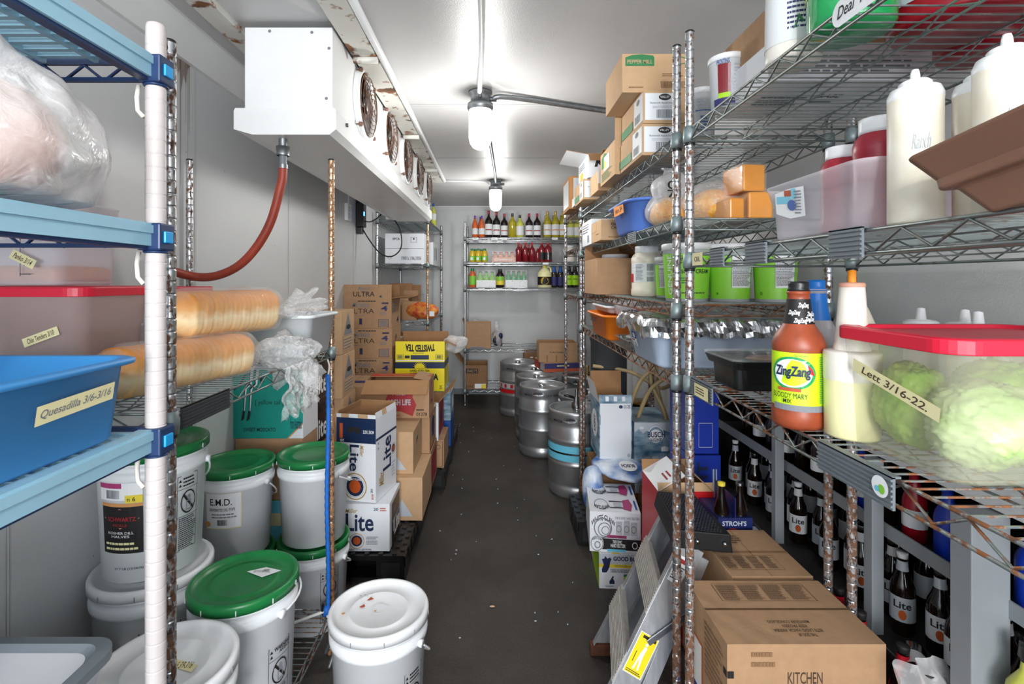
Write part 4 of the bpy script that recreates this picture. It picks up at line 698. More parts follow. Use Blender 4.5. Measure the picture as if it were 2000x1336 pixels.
carton('plain tan box under the pyramid printed stack', -.905, 3.02, .147, .34, .33, .40, anchor='r', base='card')
UL = [('t', 'ULTRA', .09, .50, .64, .66, 'ink_black', {'bold': -.005}), ('t', 'Michelob', .18, .70, .54, .88, 'ink_grey', {'shear': .45}), ('l', .3, .88, .8, .95, 1, 'ink_black'), ('q', .33, .10, .39, .33, 'ink_navy'), ('p', [(.33, .10), (.36, .14), (.39, .10)], 'card'), ('t', '4', .78, .58, .92, .76, 'ink_purple', {'bold': .02}), ('q', .80, .82, .94, .87, 'ink_navy'), ('l', .75, .44, .93, .56, 3, 'ink_grey'), ('l', .15, .42, .55, .45, 1, 'ink_grey'), ('o', .73, .04, .94, .31, .01, 'ink_purple'), ('b', .76, .07, .92, .28, 'ink_grey')]
for i in range(3): carton(('lowest brown Ultra beer box against the left wall', 'middle brown Ultra beer box against the left wall', 'topmost brown Ultra beer box, open with its name flap standing up')[i], PX(766.5, 4.2) - .004 * i, 4.2, .62 + .2445 * i, .395, .38, .243, anchor='r', name='beer_box', cat='beer box', faces={'F': UL, 'R': [('p', [(.35, .5), (.5, .62), (.5, .75), (.38, .7)], 'ink_black')] if i == 1 else [('l', .1, .5, .5, .9, 4, 'ink_grey'), ('t', '4', .55, .1, .8, .35, 'ink_navy')]},
    flaps=[] if i < 2 else [('F', .115, -4, 'card', [('t', 'ULTRA', .2, .15, .65, .5, 'ink_black', {}), ('t', 'Michelob', .3, .6, .55, .85, 'ink_grey', {'shear': .4}), ('t', '4', .74, .05, .8, .25, 'ink_black')]), ('L', .13, 12), ('R', .14, 82), ('B', .12, -20)])
carton('large brown box carrying the Ultra beer boxes', -.85, 4.2, .147, .40, .40, .472, anchor='r')
carton('brown box marked with a blue 4 behind the pyramid stack', PX(724, 3.45), 3.42, .52, .30, .42, .27, anchor='r', faces={'R': [('t', '4', .55, .25, .8, .75, 'ink_purple', {'bold': .02}), ('q', .15, .3, .4, .75, 'ink_navy')], 'T': [('q', .5, .3, .9, .5, 'ink_purple')]})
carton('plain brown box under the blue 4 box', -.84, 3.43, .147, .36, .40, .372, anchor='r')
TT = [('q', 0, .76, 1, .97, 'carton_navy'), ('t', 'TWISTED TEA', .1, .36, .88, .62, 'ink_black', {'bold': .07, 'arc': .16}), ('t', 'HARD ICED TEA', .3, .65, .7, .72, 'ink_black', {'bold': .02})] + [('p', [(.5 + .10 * cos(R(a)), .77 + .16 * sin(R(a))), (.5 + .15 * cos(R(a + 4)), .77 + .24 * sin(R(a + 4))), (.5 + .10 * cos(R(a + 8)), .77 + .16 * sin(R(a + 8)))], 'carton_yellow') for a in range(0, 176, 16)] + [('p', [(.5 + .10 * cos(R(a)), .77 + .16 * sin(R(a))) for a in range(0, 181, 15)], 'carton_yellow'), ('t', '35', .9, .08, .95, .2, 'ink_black')]
TTU = [('t', 'TWISTED TEA', .2, .46, .8, .88, 'ink_black', {'rot': 180, 'bold': .05, 'arc': .12}), ('l', .35, .38, .65, .44, 1, 'ink_black'), ('q', .31, .08, .68, .3, 'carton_navy'), ('o', .03, .08, .17, .34, .008, 'ink_navy'), ('b', .05, .12, .15, .3, 'ink_navy'), ('o', .82, .08, .96, .34, .008, 'ink_navy'), ('b', .84, .12, .94, .3, 'ink_navy'), ('q', .19, .14, .29, .28, 'ink_black')]
carton('yellow Twisted Tea case with sun emblem, right side up', PX(868, 4.16), 4.16, .60, .40, .34, .245, anchor='r', base='carton_yellow', name='beer_case', cat='beer case', faces={'F': TT, 'R': [('q', 0, .76, 1, .97, 'carton_navy'), ('q', 0, 0, 1, .06, 'carton_white')]})
carton('yellow Twisted Tea case lying upside down and open on top', PX(868.5, 4.16), 4.16, .846, .40, .34, .16, anchor='r', base='carton_yellow', name='beer_case', cat='beer case', faces={'F': TTU + [('q', 0, 0, 1, .05, 'paper_white')]}, flaps=[('B', .05, -6, 'card'), ('R', .10, 115, 'card')])
b = MB(); b.blob((0, 0, 0), (.10, .08, .07), 'milky_film', amp=.45, fr=16, seed=9, sub=4); solo('plastic_wrap', 'crumpled clear wrap poking out beside the upper yellow case', 'wrap', b, loc=(-.36, 4.3, .965))
carton('blue and white beer case under the yellow ones', -.375, 4.17, .36, .45, .32, .238, anchor='r', base='mountain_blue', name='beer_case', cat='beer case', faces={'R': [('q', 0, .9, 1, 1, 'paper_white'), ('p', [(.2, .2), (.8, .3), (.6, .8), (.3, .7)], 'paper_white')]})
carton('blue beer case at the bottom under the other blue one', -.375, 4.18, .147, .45, .32, .21, anchor='r', base='carton_blue', name='beer_case', cat='beer case')
carton('tan box with dark outline print at the floor side of the farther pallet', PX(867, 3.70), 3.70, .147, .40, .34, .20, anchor='r', faces={'F': [('r', .9, .75, .04, .08, .2, 'ink_brown'), ('o', .02, .04, .98, .96, .01, 'ink_brown')]})
carton('white edged red beer box with its side flap hanging into the aisle', PX(857, 3.62) - .01, 3.68, .349, .38, .36, .27, anchor='r', base='carton_white', name='beer_box', cat='beer box', faces={'F': [('q', 0, 0, .93, 1, 'card')], 'R': [('q', .12, .04, 1, .96, 'ink_red'), ('e', .5, .5, .2, .2, 'ink_navy')]}, flaps=[('R', .16, 42), ('F', .05, 70)])
# ---- behind the bread rack: dark Lite cases and the teal wine case
for i in range(2): carton(('lower black sided Lite beer case behind the left rack post', 'upper black sided Lite beer case behind the left rack post')[i], PX(607, 2.64), 2.64, .62 + .241 * i, .27, .40, .24, anchor='r', base='carton_white', name='beer_case', cat='beer case', faces={'F': [('q', 0, 0, 1, 1, 'paper_grey'), ('l', .7, .8, .95, .88, 1, 'ink_green')], 'R': [('q', 0, 0, 1, 1, 'carton_black'), ('t', 'lite', .22, .1, .62, .55, 'paper_white', {'bold': .02}), ('q', .66, .1, .8, .9, 'orange_copper'), ('e', .88, .3, .08, .16, 'gold'), ('p', [(.32, .68), (.52, .7), (.55, .84), (.36, .84)], 'black_rubber'), ('l', .05, .6, .28, .72, 1, 'paper_white')]})
carton('plain brown box carrying the black sided Lite cases', -.96, 2.66, .147, .28, .34, .472, anchor='r')
YT = [('q', 0, 0, 1, 1, 'carton_white'), ('p', [(0, 0), (.78, 0), (1, .22), (1, 1), (0, 1)], 'carton_teal'), ('p', [(.77, -.0), (.795, 0), (1, .205), (1, .23)], 'card_orange'),
      ('t', '[ yellow tail ]', .32, .47, .72, .56, 'ink_black', {'bold': -.005}), ('t', 'SWEET MOSCATO', .15, .10, .61, .155, 'ink_black', {'bold': .01}), ('t', 'from Australia', .82, .14, .98, .3, 'ink_navy')]
for dx, f in ((0, 1), (.08, .96)):   # wallaby legs of the printed emblem
    YT += [('p', [(.26 + dx, 1), (.30 + dx, 1), (.27 + dx, .78), (.20 + dx, .72), (.17 + dx, .38), (.13 + dx, .30), (.155 + dx, .38), (.165 + dx, .72), (.235 + dx, .80)], 'paper_white'), ('p', [(.24 + dx, 1), (.26 + dx, 1), (.235 + dx, .80), (.165 + dx, .73), (.15 + dx, .38), (.16 + dx, .38), (.175 + dx, .71), (.25 + dx, .79)], 'ink_black'), ('p', [(.145 + dx, .40), (.175 + dx, .40), (.16 + dx, .28), (.115 + dx, .25)], 'ink_black')]
YT += [('p', [(0, .74), (.10, .80), (.17, .92), (.19, .92), (.11, .76), (.02, .70)], 'ink_black'), ('p', [(.40, .95), (.42, .95), (.42, .84), (.45, .83), (.43, .81), (.39, .83)], 'ink_black')]
carton('teal wine case printed with animal legs and the words yellow tail', PX(592, 2.45), 2.45, .745, .335, .20, .33, anchor='r', base='carton_white', name='wine_case', cat='wine case', faces={'F': YT})
carton('pale green scenic printed case between the pails, under the teal wine case', PX(592, 2.45), 2.45, .147, .335, .2, .30, anchor='r', base='label_green', name='wine_case', cat='wine case', faces={'F': [('q', 0, .3, 1, 1, 'cyan'), ('q', 0, .6, 1, .8, 'tape'), ('l', .5, .1, .9, .3, 2, 'card_dark')]})
carton('brown case between the scenic one and the teal wine case', -.93, 2.45, .449, .32, .2, .295, anchor='r')
# ================================================================ PAILS
D = -100
pail('large white pail with black pickle label and green lid on the left rack', -1.085, 1.62, .615, .150, .385, rz=0, bail=(15, .14), prints=((243, 363, .05, .30), [('q', .0, .17, .42, .72, 'ink_black'), ('q', .0, .72, .42, .76, 'card_orange'), ('p', [(.03, .58), (.21, .46), (.39, .58), (.21, .70)], 'flesh_pink'), ('t', 'SCHWARTZ', .08, .55, .36, .60, 'ink_red', {'bold': .02}), ('t', 'PICKLE', .14, .49, .28, .52, 'ink_red'), ('t', 'KOSHER DILL', .08, .40, .34, .43, 'paper_white'), ('t', 'HALVES', .12, .36, .30, .39, 'paper_white'), ('l', .05, .2, .38, .32, 2, 'lemon'), ('q', 0, .80, .42, 1, 'paper_white'), ('q', 0, .94, .24, 1, 'magenta'), ('b', .08, .82, .22, .92, 'ink_grey'), ('q', .27, .77, .42, .86, 'label_yellow'), ('t', 'n 6', .29, .79, .36, .84, 'ink_black'),
      ('t', '27.7 LB (12.5KG)', .15, -.02, .42, .01, 'ink_navy')]))
b = MB(); o = [x for x in bpy.data.objects if x.type == 'EMPTY' and x.get('label', '').startswith('large white pail with black pickle')][0]
deco(b, cyl(lambda q: .131 + .0123 * min(1, q / .298) , 328, 356, .06, .29), WARN, lift=.002); b.obj('warning_panel', o)
pail('white pail with white lid under the pickle pail on the left rack', -1.085, 1.62, .18, .163, .43, 'pail_lid_white', prints=((290, 330, .08, .3), WARN))
pail('white pail with bright green lid and torn paper sticker, left rack', -.765, 1.555, .18, .150, .425, bail=(-25, -.01), prints=((322, 354, .03, .26), WARN2),
     extra_lid=[('p', [(.46, .62), (.62, .70), (.80, .64), (.66, .52)], 'paper_white'), ('l', .53, .6, .7, .64, 2, 'ink_grey'), ('b', .62, .62, .68, .66, 'ink_grey')])
pail('white pail with handwritten masking tape on its white lid, near left rack', -.79, 1.225, .18, .152, .41, 'pail_lid_white', bail=(-30, .1),
     extra_lid=[('p', [(.50, .50), (.73, .43), (.74, .50), (.51, .57)], 'tape'), ('t', 'Chili 3/9-3/16', .54, .465, .70, .535, 'ink_brown')])
b = MB(); b.blob((0, 0, 0), (.018, .012, .008), 'tape_orange', amp=.3, fr=60, sub=2); solo('food_scrap', 'orange sauce scrap on the rim of the taped white lid', 'scrap', b, loc=(-.70, 1.09, .585))
pail('white pail with green lid behind the clear bin at lower left', -1.09, 1.135, .18, .145, .41)
pail('upper white pail with green lid stacked beyond the post with the blue cord', -.812, 2.275, .372, .150, .37, bail=(-35, .09))
pail('lower white pail with green lid stacked beyond the post with the blue cord', -.812, 2.275, .0, .150, .37, bail=(-15, .12), prints=((300, 334, .05, .27), WARN))
pail('white pail with E.M.D. paper label and green lid near the left wall', -1.10, 2.165, .372, .148, .37, bail=(75 - 90, .13), prints=((240, 312, .10, .29), [('q', .1, .22, .9, .98, 'tape'), ('q', .12, .24, .88, .96, 'paper_white'), ('t', 'E.M.D.', .22, .72, .70, .86, 'ink_black', {'bold': .008}), ('t', 'DEHYDRATED DELI TRIPE', .2, .60, .76, .66, 'ink_black'), ('l', .25, .44, .8, .56, 2, 'ink_grey'), ('b', .38, .3, .6, .42, 'ink_black'), ('e', .14, .32, .08, .06, 'card_orange')]))
pail('lower pail hidden under the E.M.D. pail near the left wall', -1.10, 2.165, .0, .148, .37)
pail('white pail with food splashed white lid standing on the floor by the aisle', -.39, 1.70, 0, .158, .42, 'pail_lid_white', bail=(-25, .16), prints=((314, 346, .03, .27), WARN),
     extra_lid=[('r', .5, .5, .09, .09, .25, 'pail_white'), ('e', .52, .55, .03, .03, 'cap_white'), ('p', [(.34, .63), (.37, .69), (.41, .66), (.38, .64)], 'stain_red'), ('p', [(.29, .52), (.33, .57), (.35, .53), (.32, .515)], 'stain_red'), ('e', .16, .42, .018, .015, 'card_orange'), ('e', .47, .46, .012, .01, 'card_orange'), ('e', .3, .72, .006, .006, 'ink_grey'), ('e', .33, .70, .005, .005, 'ink_grey'), ('e', .37, .74, .005, .005, 'ink_grey'), ('e', .26, .7, .008, .006, 'card_dark')])
# cord, strap and lever at the left rack post
rt = thing('bungee_cord', 'bright blue braided cord hanging along the rusty left rack post', 'cord', (-.667, 2.035, 0))
b = MB(); rn = random.Random(2); pts = [(.0 + .003 * sin(q * 9), -.014, 1.13 - .94 * q) for q in [i / 60 for i in range(61)]]; b.tube(pts, [.0075 + .0022 * (i % 2) for i in range(61)], 'rope_blue', 8); b.blob((-.004, -.018, .20), (.017, .014, .02), 'rope_blue', amp=.5, fr=60, sub=2); b.obj('braided_sleeve', rt)
b = MB(); b.tube(smooth([(0, -.012, 1.12), (.006, -.012, 1.16), (.0, -.016, 1.19)]), .0035, 'cord_white', 6); b.obj('tie_knot', rt); b = MB(); b.tube(smooth([(-.005, -.02, .2), (-.10, -.07, .19), (-.20, -.14, .185)]), .006, 'cord_white', 6); b.tube(smooth([(0, -.022, .19), (.012, -.03, .12), (.014, -.03, .06)]), .004, 'cord_white', 6); b.obj('white_cord', rt)
b = MB(); b.box(-.02, -.012, -.03, -.02, .19, .23, 'black_plastic'); b.obj('cord_end', rt); b = MB(); b.tube(smooth([(-.0, -.04, .05), (.02, -.045, .09), (.035, -.045, .06), (.02, -.06, .005)]), .009, 'galv', 8); b.obj('metal_hook', rt)
# ================================================================ BREAD SHELF
def loaf(label, p, q, w, h, seed, script=None):
    p, q = Vector(p), Vector(q); d = q - p; L = d.length; yaw = math.atan2(d.y, d.x); rt = thing('bread_loaf', label, 'bread', p, yaw)
    rings = []; n = int(L / .0045); N_ = 28
    for i in range(n + 1):
        x = L * i / n; e = min(1, (min(x, L - x) + .004) / .045) ** .5; g = 1 - .035 * max(0, cos(2 * pi * x / .016)) ** 6; rg = []
        for k in range(N_):
            a = 2 * pi * k / N_; ca, sa = cos(a), sin(a); y = w / 2 * (abs(ca) ** .72) * (1 if ca > 0 else -1); z = h / 2 + h / 2 * (abs(sa) ** .75) * (1 if sa > 0 else -1)
            if sa > .1: y *= 1.07
            j = 1 + .03 * noise.noise(Vector((x * 30, k * .6, seed))); rg.append((x, y * e * g * j, h / 2 + (z - h / 2) * e * g * j))
        rings.append(rg)
    b = MB(); b.loft(rings, 'bread_crust', True, True, True); b.obj('sliced_loaf', rt)
    f = MB(); rings = []
    for i in range(30):
        t = i / 29; x = -.03 + (L + .075) * t; e = (min(1, t * 5)) ** .5; 
        if t > .82: e = max(.12, 1 - ((t - .82) / .18) ** 1.3 * .9)
        rg = []
        for k in range(36):
            a = 2 * pi * k / 36; nz = 1 + .07 * noise.noise(Vector((x * 28, cos(a) * 3, sin(a) * 3 + seed))) + .03 * noise.noise(Vector((x * 90, cos(a) * 9, sin(a) * 9 + seed)))
            rg.append((x, (w / 2 + .008) * abs(cos(a)) ** .7 * (1 if cos(a) > 0 else -1) * e * nz, max(.001, h / 2 + (h / 2 + .008) * abs(sin(a)) ** .7 * (1 if sin(a) > 0 else -1) * e * nz)))
        rings.append(rg)
    f.loft(rings, 'bread_film', True, False, True); f.obj('bread_bag', rt)
    if script: s = MB(); deco(s, flat((L * .48, -w * .18, h + .011), (.07, 0, 0), (0, .045, .0)), [('r', .5, .5, .5, .5, .08, 'tape_orange'), ('t', script, .15, .25, .85, .75, 'ink_red', {'shear': .3})]); s.obj('date_mark', rt)
    return rt, L
def bread_mat():
    m = bpy.data.materials.new('bread_crust'); m.use_nodes = True; nt = m.node_tree; N = nt.nodes; L = nt.links; b = N['Principled BSDF']
    tc = N.new('ShaderNodeTexCoord'); s = N.new('ShaderNodeSeparateXYZ'); L.new(tc.outputs['Generated'], s.inputs[0]); n = N.new('ShaderNodeTexNoise'); n.inputs['Scale'].default_value = 22; n.inputs['Detail'].default_value = 6; L.new(tc.outputs['Object'], n.inputs[0])
    a = N.new('ShaderNodeMath'); a.operation = 'MULTIPLY_ADD'; L.new(n.outputs[0], a.inputs[0]); a.inputs[1].default_value = .35; L.new(s.outputs[2], a.inputs[2])
    r = N.new('ShaderNodeValToRGB'); e = r.color_ramp.elements; e[0].position = .15; e[0].color = lin('#e3a04c'); e[1].position = 1.0; e[1].color = lin('#d98f45')
    for p_, c_ in ((.35, '#f0c27a'), (.60, '#f9e4b8'), (.76, '#e2a660')): x = r.color_ramp.elements.new(p_); x.color = lin(c_)
    L.new(a.outputs[0], r.inputs[0]); L.new(r.outputs[0], b.inputs['Base Color']); b.inputs['Roughness'].default_value = .6
    bp = N.new('ShaderNodeBump'); bp.inputs['Strength'].default_value = .3; bp.inputs['Distance'].default_value = .003; L.new(n.outputs[0], bp.inputs['Height']); L.new(bp.outputs[0], b.inputs['Normal']); MATS['bread_crust'] = m
bread_mat()
l1, L1 = loaf('lower bagged loaf of sliced bread lying on the left wire shelf', (-.86, 1.10, 1.237), (-.725, 1.49, 1.237), .125, .113, 1)
l2, L2 = loaf('upper bagged loaf of sliced bread lying on the lower loaf', (-.845, 1.30, 1.346), (-.73, 1.66, 1.346), .13, .126, 5, '3/3')
def bag_tail(parent, L, h, length, spread, seed, droop, flatten=.6):
    b = MB(); rings = []; n = 20
    for i in range(n + 1):
        t = i / n; x = L + .02 + length * t; rad_ = .010 + spread * (t ** .75); rg = []
        for k in range(40):
            a = 2 * pi * k / 40; nz = 1 + (.5 * t + .12) * noise.noise(Vector((cos(a) * 3.2, sin(a) * 3.2, x * 14 + seed))) + .35 * t * noise.noise(Vector((cos(a) * 9, sin(a) * 9, x * 30 + seed)))
            rg.append((x + .02 * t * sin(a * 5 + seed), rad_ * cos(a) * nz, h * .42 - droop * t * t + rad_ * sin(a) * flatten * nz))
        rings.append(rg)
    b.loft(rings, 'loose_film', False, False, True); b.obj('bag_tail', parent)
bag_tail(l1, L1, .115, .20, .085, 3, .06, .9); bag_tail(l2, L2, .12, .15, .065, 11, -.02, .7)
b = MB(); rings = []
for i in range(16):   # loose clear wrap hanging off the shelf edge
    t = i / 15; rings.append([(.0 + .16 * (k / 30 - .5) * (1 + t * .4) + .02 * noise.noise(Vector((k * .5, t * 3, 1))), .03 * noise.noise(Vector((k * .35, t * 4, 7))) - .01, -t * (.16 + .04 * noise.noise(Vector((k * .4, 0, 5))))) for k in range(31)])
vs = [p for r_ in rings for p in r_]; fs = [(i * 31 + k, i * 31 + k + 1, (i + 1) * 31 + k + 1, (i + 1) * 31 + k) for i in range(15) for k in range(30)]
b.add(vs, fs, 'loose_film', True); solo('plastic_wrap', 'torn clear plastic wrap hanging off the bread shelf in front of the teal case', 'wrap', b, loc=(-.645, 1.66, 1.235), rz=R(82))
tub('white rectangular food tub with a small sticker at the far end of the bread shelf', (-.785, 1.87, 1.232), .34, .27, .150, 'tub_milk', rz=R(-3), taper=.82, extra=lambda b, w, d: deco(b, flat((-w / 2 + .03, -d / 2 - .0085, .03), (.045, 0, 0), (0, -.004, .065)), [('q', .1, .8, .6, 1, 'label_green'), ('l', 0, .1, .55, .8, 5, 'ink_grey'), ('q', .7, 0, .85, .5, 'label_yellow')], lift=.008))
def food_box(label, x0, x1, y0, y1, z, h, body, lidm, fill=None, fillh=.5, tapes=(), taper=.9, lidlabel=None, name='food_storage_box', marks=False, parts=None):
    w, d = x1 - x0, y1 - y0; rt = thing(name, label, 'food box', ((x0 + x1) / 2, (y0 + y1) / 2, z)); b = MB()
    b.loft([rr(w * taper * .96, d * taper * .96, .03, 0), rr(w * taper, d * taper, .035, .006), rr(w * (taper + .035), d * (taper + .035), .035, h * .62), rr(w * (taper + .06), d * (taper + .06), .035, h * .63), rr(w * .985, d * .985, .035, h - .02), rr(w, d, .036, h - .018), rr(w, d, .036, h - .012)], body, True, False, True)
    if marks: deco(b, flat((w * .18, -d / 2, 0), (.07, 0, 0), (0, 0, h)), [('q', 0, .1, .02, 1, 'ink_black')] + [('q', 0, q, .35, q + .008, 'ink_black') for q in (.12, .3, .5, .7, .9)], lift=.001)
    b.obj('container', rt)
    if lidm:
        l = MB(); l.loft([rr(w + .002, d + .002, .038, h - .022), rr(w + .010, d + .010, .04, h - .022), rr(w + .010, d + .010, .04, h - .002), rr(w + .002, d + .002, .038, h), rr(w - .03, d - .03, .03, h), rr(w - .04, d - .04, .03, h - .006)], lidm, False, True, False); l.obj('lid', rt, bevel=.0015)
    if fill:
        f = MB(); f.loft([rr(w * taper * .9, d * taper * .9, .02, .008), rr(w * taper * .95, d * taper * .95, .02, h * fillh * .8), rr(w * taper * .8, d * taper * .8, .02, h * fillh)], fill, True, True, True); f.obj('contents', rt)
    for (O, U, V, txt) in tapes:
        tp = MB(); deco(tp, flat(O, U, V), [('q', 0, 0, 1, 1, 'tape'), ('t', txt, .12, .22, .88, .8, 'ink_brown', {'shear': .2})], lift=.002); tp.obj('tape_label', rt)
    return rt
food_box('clear food box with red lid and slanted tape, behind the blue tub', -1.215, -.885, 1.09, 1.32, 1.232, .255, 'smoky_plastic', 'red_lid', 'crumb_orange', .2, [((.045, -.113, .125), (.075, 0, .028), (-.006, 0, .018), 'Chix Tenders 3/10')])
food_box('clear food box of brown flour with red lid beside the white rack post', -1.21, -.90, 1.36, 1.64, 1.232, .250, 'frosted', 'red_lid', 'spice', .5, [((-.01, -.138, .115), (.08, 0, .004), (.003, 0, .024), 'Flour Shake 3/17')])
food_box('clear measuring box of orange crumbs on top of the slanted tape box', -1.20, -.94, 1.10, 1.30, 1.489, .20, 'frosted', None, 'crumb_orange', .22, [((.035, -.112, .06), (.05, 0, -.025), (.01, 0, .018), 'Panko 3/14')], marks=True)
# ================================================================ BLUE RACK GOODS
bt = tub('blue open tub with handwritten tape label on the blue plastic rack', (-.80, .695, 1.228), .345, .44, .140, 'tub_blue', taper=.86, rim=.016)
tp = MB(); deco(tp, flat((.159, .01, .070), (.003, .14, .008), (.004, 0, .028)), [('q', 0, 0, 1, 1, 'tape'), ('t', 'Quesadilla 3/6-3/16', .05, .25, .95, .75, 'ink_grey', {'shear': .2})], lift=.004); tp.obj('tape_label', bt)
rt = thing('bagged_meat', 'cloudy plastic bag of pink meat on the upper blue shelf', 'bag', (-.79, .70, 1.607))
b = MB(); b.blob((0, 0, .10), (.195, .19, .155), 'milky_film', amp=.28, fr=6, seed=2, sub=5, squash=-.085, crease=.10); b.obj('plastic_film', rt)
b = MB(); b.blob((-.0, 0, .09), (.15, .15, .12), 'meat', amp=.3, fr=8, seed=6, sub=4, squash=-.075); b.obj('meat', rt)
food_box('shallow clear bin with grey rim on the lowest visible blue shelf', -1.17, -.655, .42, .885, .732, .15, 'frosted', None, name='clear_bin')
b = MB(); b.loft([rr(.517, .467, .04, .13), rr(.53, .48, .045, .132), rr(.53, .48, .045, .147), rr(.49, .44, .03, .149), rr(.47, .42, .03, .14)], 'grey_plastic', False, False, False); o = b.obj('rim'); o.parent = [x for x in bpy.data.objects if x.name.startswith('clear_bin')][0]; o.location = (0, 0, 0)
# ================================================================ RIGHT RACKS, top shelf
ZT = 1.951
def dressing(label, px, Y, z, w, d, h, **k):
    F = [('q', .04, .10, .78, .92, 'carton_white'), ('e', .46, .80, .13, .10, 'ink_black'), ('t', 'VALLEY', .36, .77, .56, .84, 'paper_white', {'bold': .02}), ('t', 'Buttermilk Ranch Dressing', .15, .58, .72, .65, 'ink_grey'), ('l', .2, .46, .66, .54, 2, 'paper_grey'), ('b', .28, .16, .76, .42, 'ink_grey')]
    L = [('q', .62, .10, 1, .94, 'carton_white'), ('e', .8, .80, .07, .09, 'ink_grey'), ('b', .66, .16, .9, .42, 'ink_grey'), ('q', .0, .12, .56, .42, 'ink_green')]
    return carton(label, PX(px, Y), Y, z, w, d, h, faces={'F': F, 'L': L}, base='card_light', **k)
dressing('lower of two ranch dressing boxes with white labels beside the front rack post', 1254, 1.84, ZT, .175, .33, .112)
dressing('upper of two ranch dressing boxes with white labels beside the front rack post', 1256, 1.84, ZT + .114, .170, .31, .118)
PM = [('p', [(.05, .68), (.05, .90), (.15, .96), (.30, .98), (.48, .95), (.50, .9), (.50, .68)], 'ink_green'), ('t', 'PEPPER MILL', .08, .74, .47, .84, 'card_light', {'bold': .01}), ('r', .9, .82, .12, .1, .2, 'ink_green'), ('l', .62, .40, .95, .5, 2, 'card_dark'), ('o', .6, .12, .98, .28, .01, 'card_dark'), ('b', .62, .14, .96, .26, 'card_dark'), ('l', .1, .1, .4, .16, 1, 'card_dark')]
carton('largest brown Pepper Mill box on top of the ranch dressing boxes', PX(1215, 1.87), 1.87, ZT + .236, .235, .28, .142, base='card_light', faces={'F': PM})
carton('opened brown box with white and yellow label and one tall upright flap', PX(1201, 2.17), 2.17, ZT, .14, .30, .148, base='card_light', faces={'L': [('p', [(.1, .5), (.5, .5), (.48, .85), (.3, .95), (.12, .85)], 'ink_green'), ('q', .28, .38, .66, .82, 'paper_white'), ('q', .3, .45, .42, .68, 'label_yellow'), ('l', .1, .08, .8, .36, 5, 'ink_green')]}, flaps=[('F', .13, 2, 'card_light', [('q', .7, .0, 1, .35, 'ink_green')]), ('R', .08, 30), ('B', .06, -70)])
carton('small tan box with a white sticker beyond the tall flapped box', PX(1163, 2.62), 2.56, ZT, .13, .2, .10, base='card_light', faces={'L': [], 'F': [('q', 0, .35, .5, 1, 'paper_white'), ('e', .25, .6, .05, .06, 'orange_copper')]})
dressing('lower far white labelled dressing box near the end of the top shelf', 1139, 2.84, ZT, .17, .30, .112)
carton('upper far white opened carton with printed K and wings of flaps', PX(1149, 2.80), 2.80, ZT + .114, .17, .33, .125, base='carton_white', faces={'F': [('t', 'KS', .2, .45, .8, .85, 'ink_black', {'bold': .04, 'shear': .2})], 'L': [('l', .1, .6, .8, .9, 3, 'ink_grey'), ('q', .2, .2, .5, .5, 'label_yellow'), ('l', .1, .05, .9, .15, 1, 'ink_navy')]}, flaps=[('L', .12, 80, 'carton_white'), ('F', .07, 130, 'card'), ('R', .13, 8, 'carton_white', []), ('B', .09, 6, 'card')])
carton('white and orange edged box standing on the short far rack top shelf', PX(1112, 3.75), 3.75, 2.026, .25, .35, .24, base='card_orange', faces={'F': [('q', .12, .05, 1, .95, 'carton_white')], 'L': [('q', .1, .1, .9, .9, 'carton_white')]})
carton('pale box lying behind the edge box on the short far rack', PX(1126, 3.5), 3.47, 2.026, .22, .24, .06, base='carton_white')
def dtub(label, px, Y, z, r, h, body, lab=None, sub=None, lidc='cap_white', taper=.86, name='plastic_tub', group=None, labz=(.12, .86), ang=(200, 330), X=None):
    rt = thing(name, label, 'tub', ((X if X is not None else PX(px, Y)), Y, z), 0, group); rf = lambda q: r * (taper + (1 - taper) * q / h); b = MB()
    b.lathe([(0, .003), (r * taper - .004, .002), (rf(0), .0), (rf(h * .9), h * .9), (r * 1.0, h * .9)], body, 36)
    if lab: b.lathe([(rf(labz[0] * h) + .0006, labz[0] * h), (rf(labz[1] * h) + .0006, labz[1] * h)], lab, 36)
    if sub: deco(b, cyl(rf, ang[0], ang[1], 0, h), sub, lift=.0012)
    b.obj('tub_body', rt); l = MB(); l.lathe([(r * 1.0, h * .885), (r * 1.045, h * .885), (r * 1.045, h * .985), (r * 1.01, h), (r * .97, h), (r * .95, h * .985), (0, h * .985)], lidc, 36); l.obj('lid', rt); return rt
dtub('white frosting tub with maroon and green label behind the sloping top rail', 1415, 1.33, ZT - .01, .046, .135, 'pail_white', None, [('q', .12, .25, .42, .8, 'juice_red'), ('q', .12, .17, .42, .26, 'lime'), ('t', 'FROSTING', .1, .8, .4, .88, 'ink_blue'), ('l', .5, .3, .95, .8, 8, 'paper_grey'), ('q', 0, .02, 1, .16, 'ink_purple')], X=.60)
dtub('smaller white tub with blue bar code, left of the maroon labelled tub', 1371, 1.64, ZT, .045, .155, 'pail_white', None, [('b', .35, .1, .6, .42, 'ink_blue'), ('l', .2, .5, .6, .75, 4, 'paper_grey'), ('l', .2, .5, .9, .55, 1, 'ink_blue')], X=.655)
carton('flat white carton lying on the wires above, its underside printed BASE', .60, 1.13, 1.941, .37, .27, .085, base='carton_white', faces={'U': [('t', 'BASE', .45, .62, .6, .70, 'ink_black', {'bold': .02}), ('l', .1, .35, .4, .65, 5, 'ink_grey'), ('q', .45, .5, .6, .53, 'ink_grey')], 'F': [('l', .1, .2, .9, .7, 4, 'ink_grey')]})
carton('smaller brown Pepper Mill box on the flat white carton', .612, 1.17, 2.028, .30, .2, .09, base='card', faces={'F': [('p', [(.04, .3), (.04, .75), (.15, .9), (.3, .92), (.42, .75), (.42, .3)], 'ink_green'), ('t', 'PEPPER MILL', .06, .42, .4, .66, 'card_light', {'bold': .01}), ]})
rj = 1.94
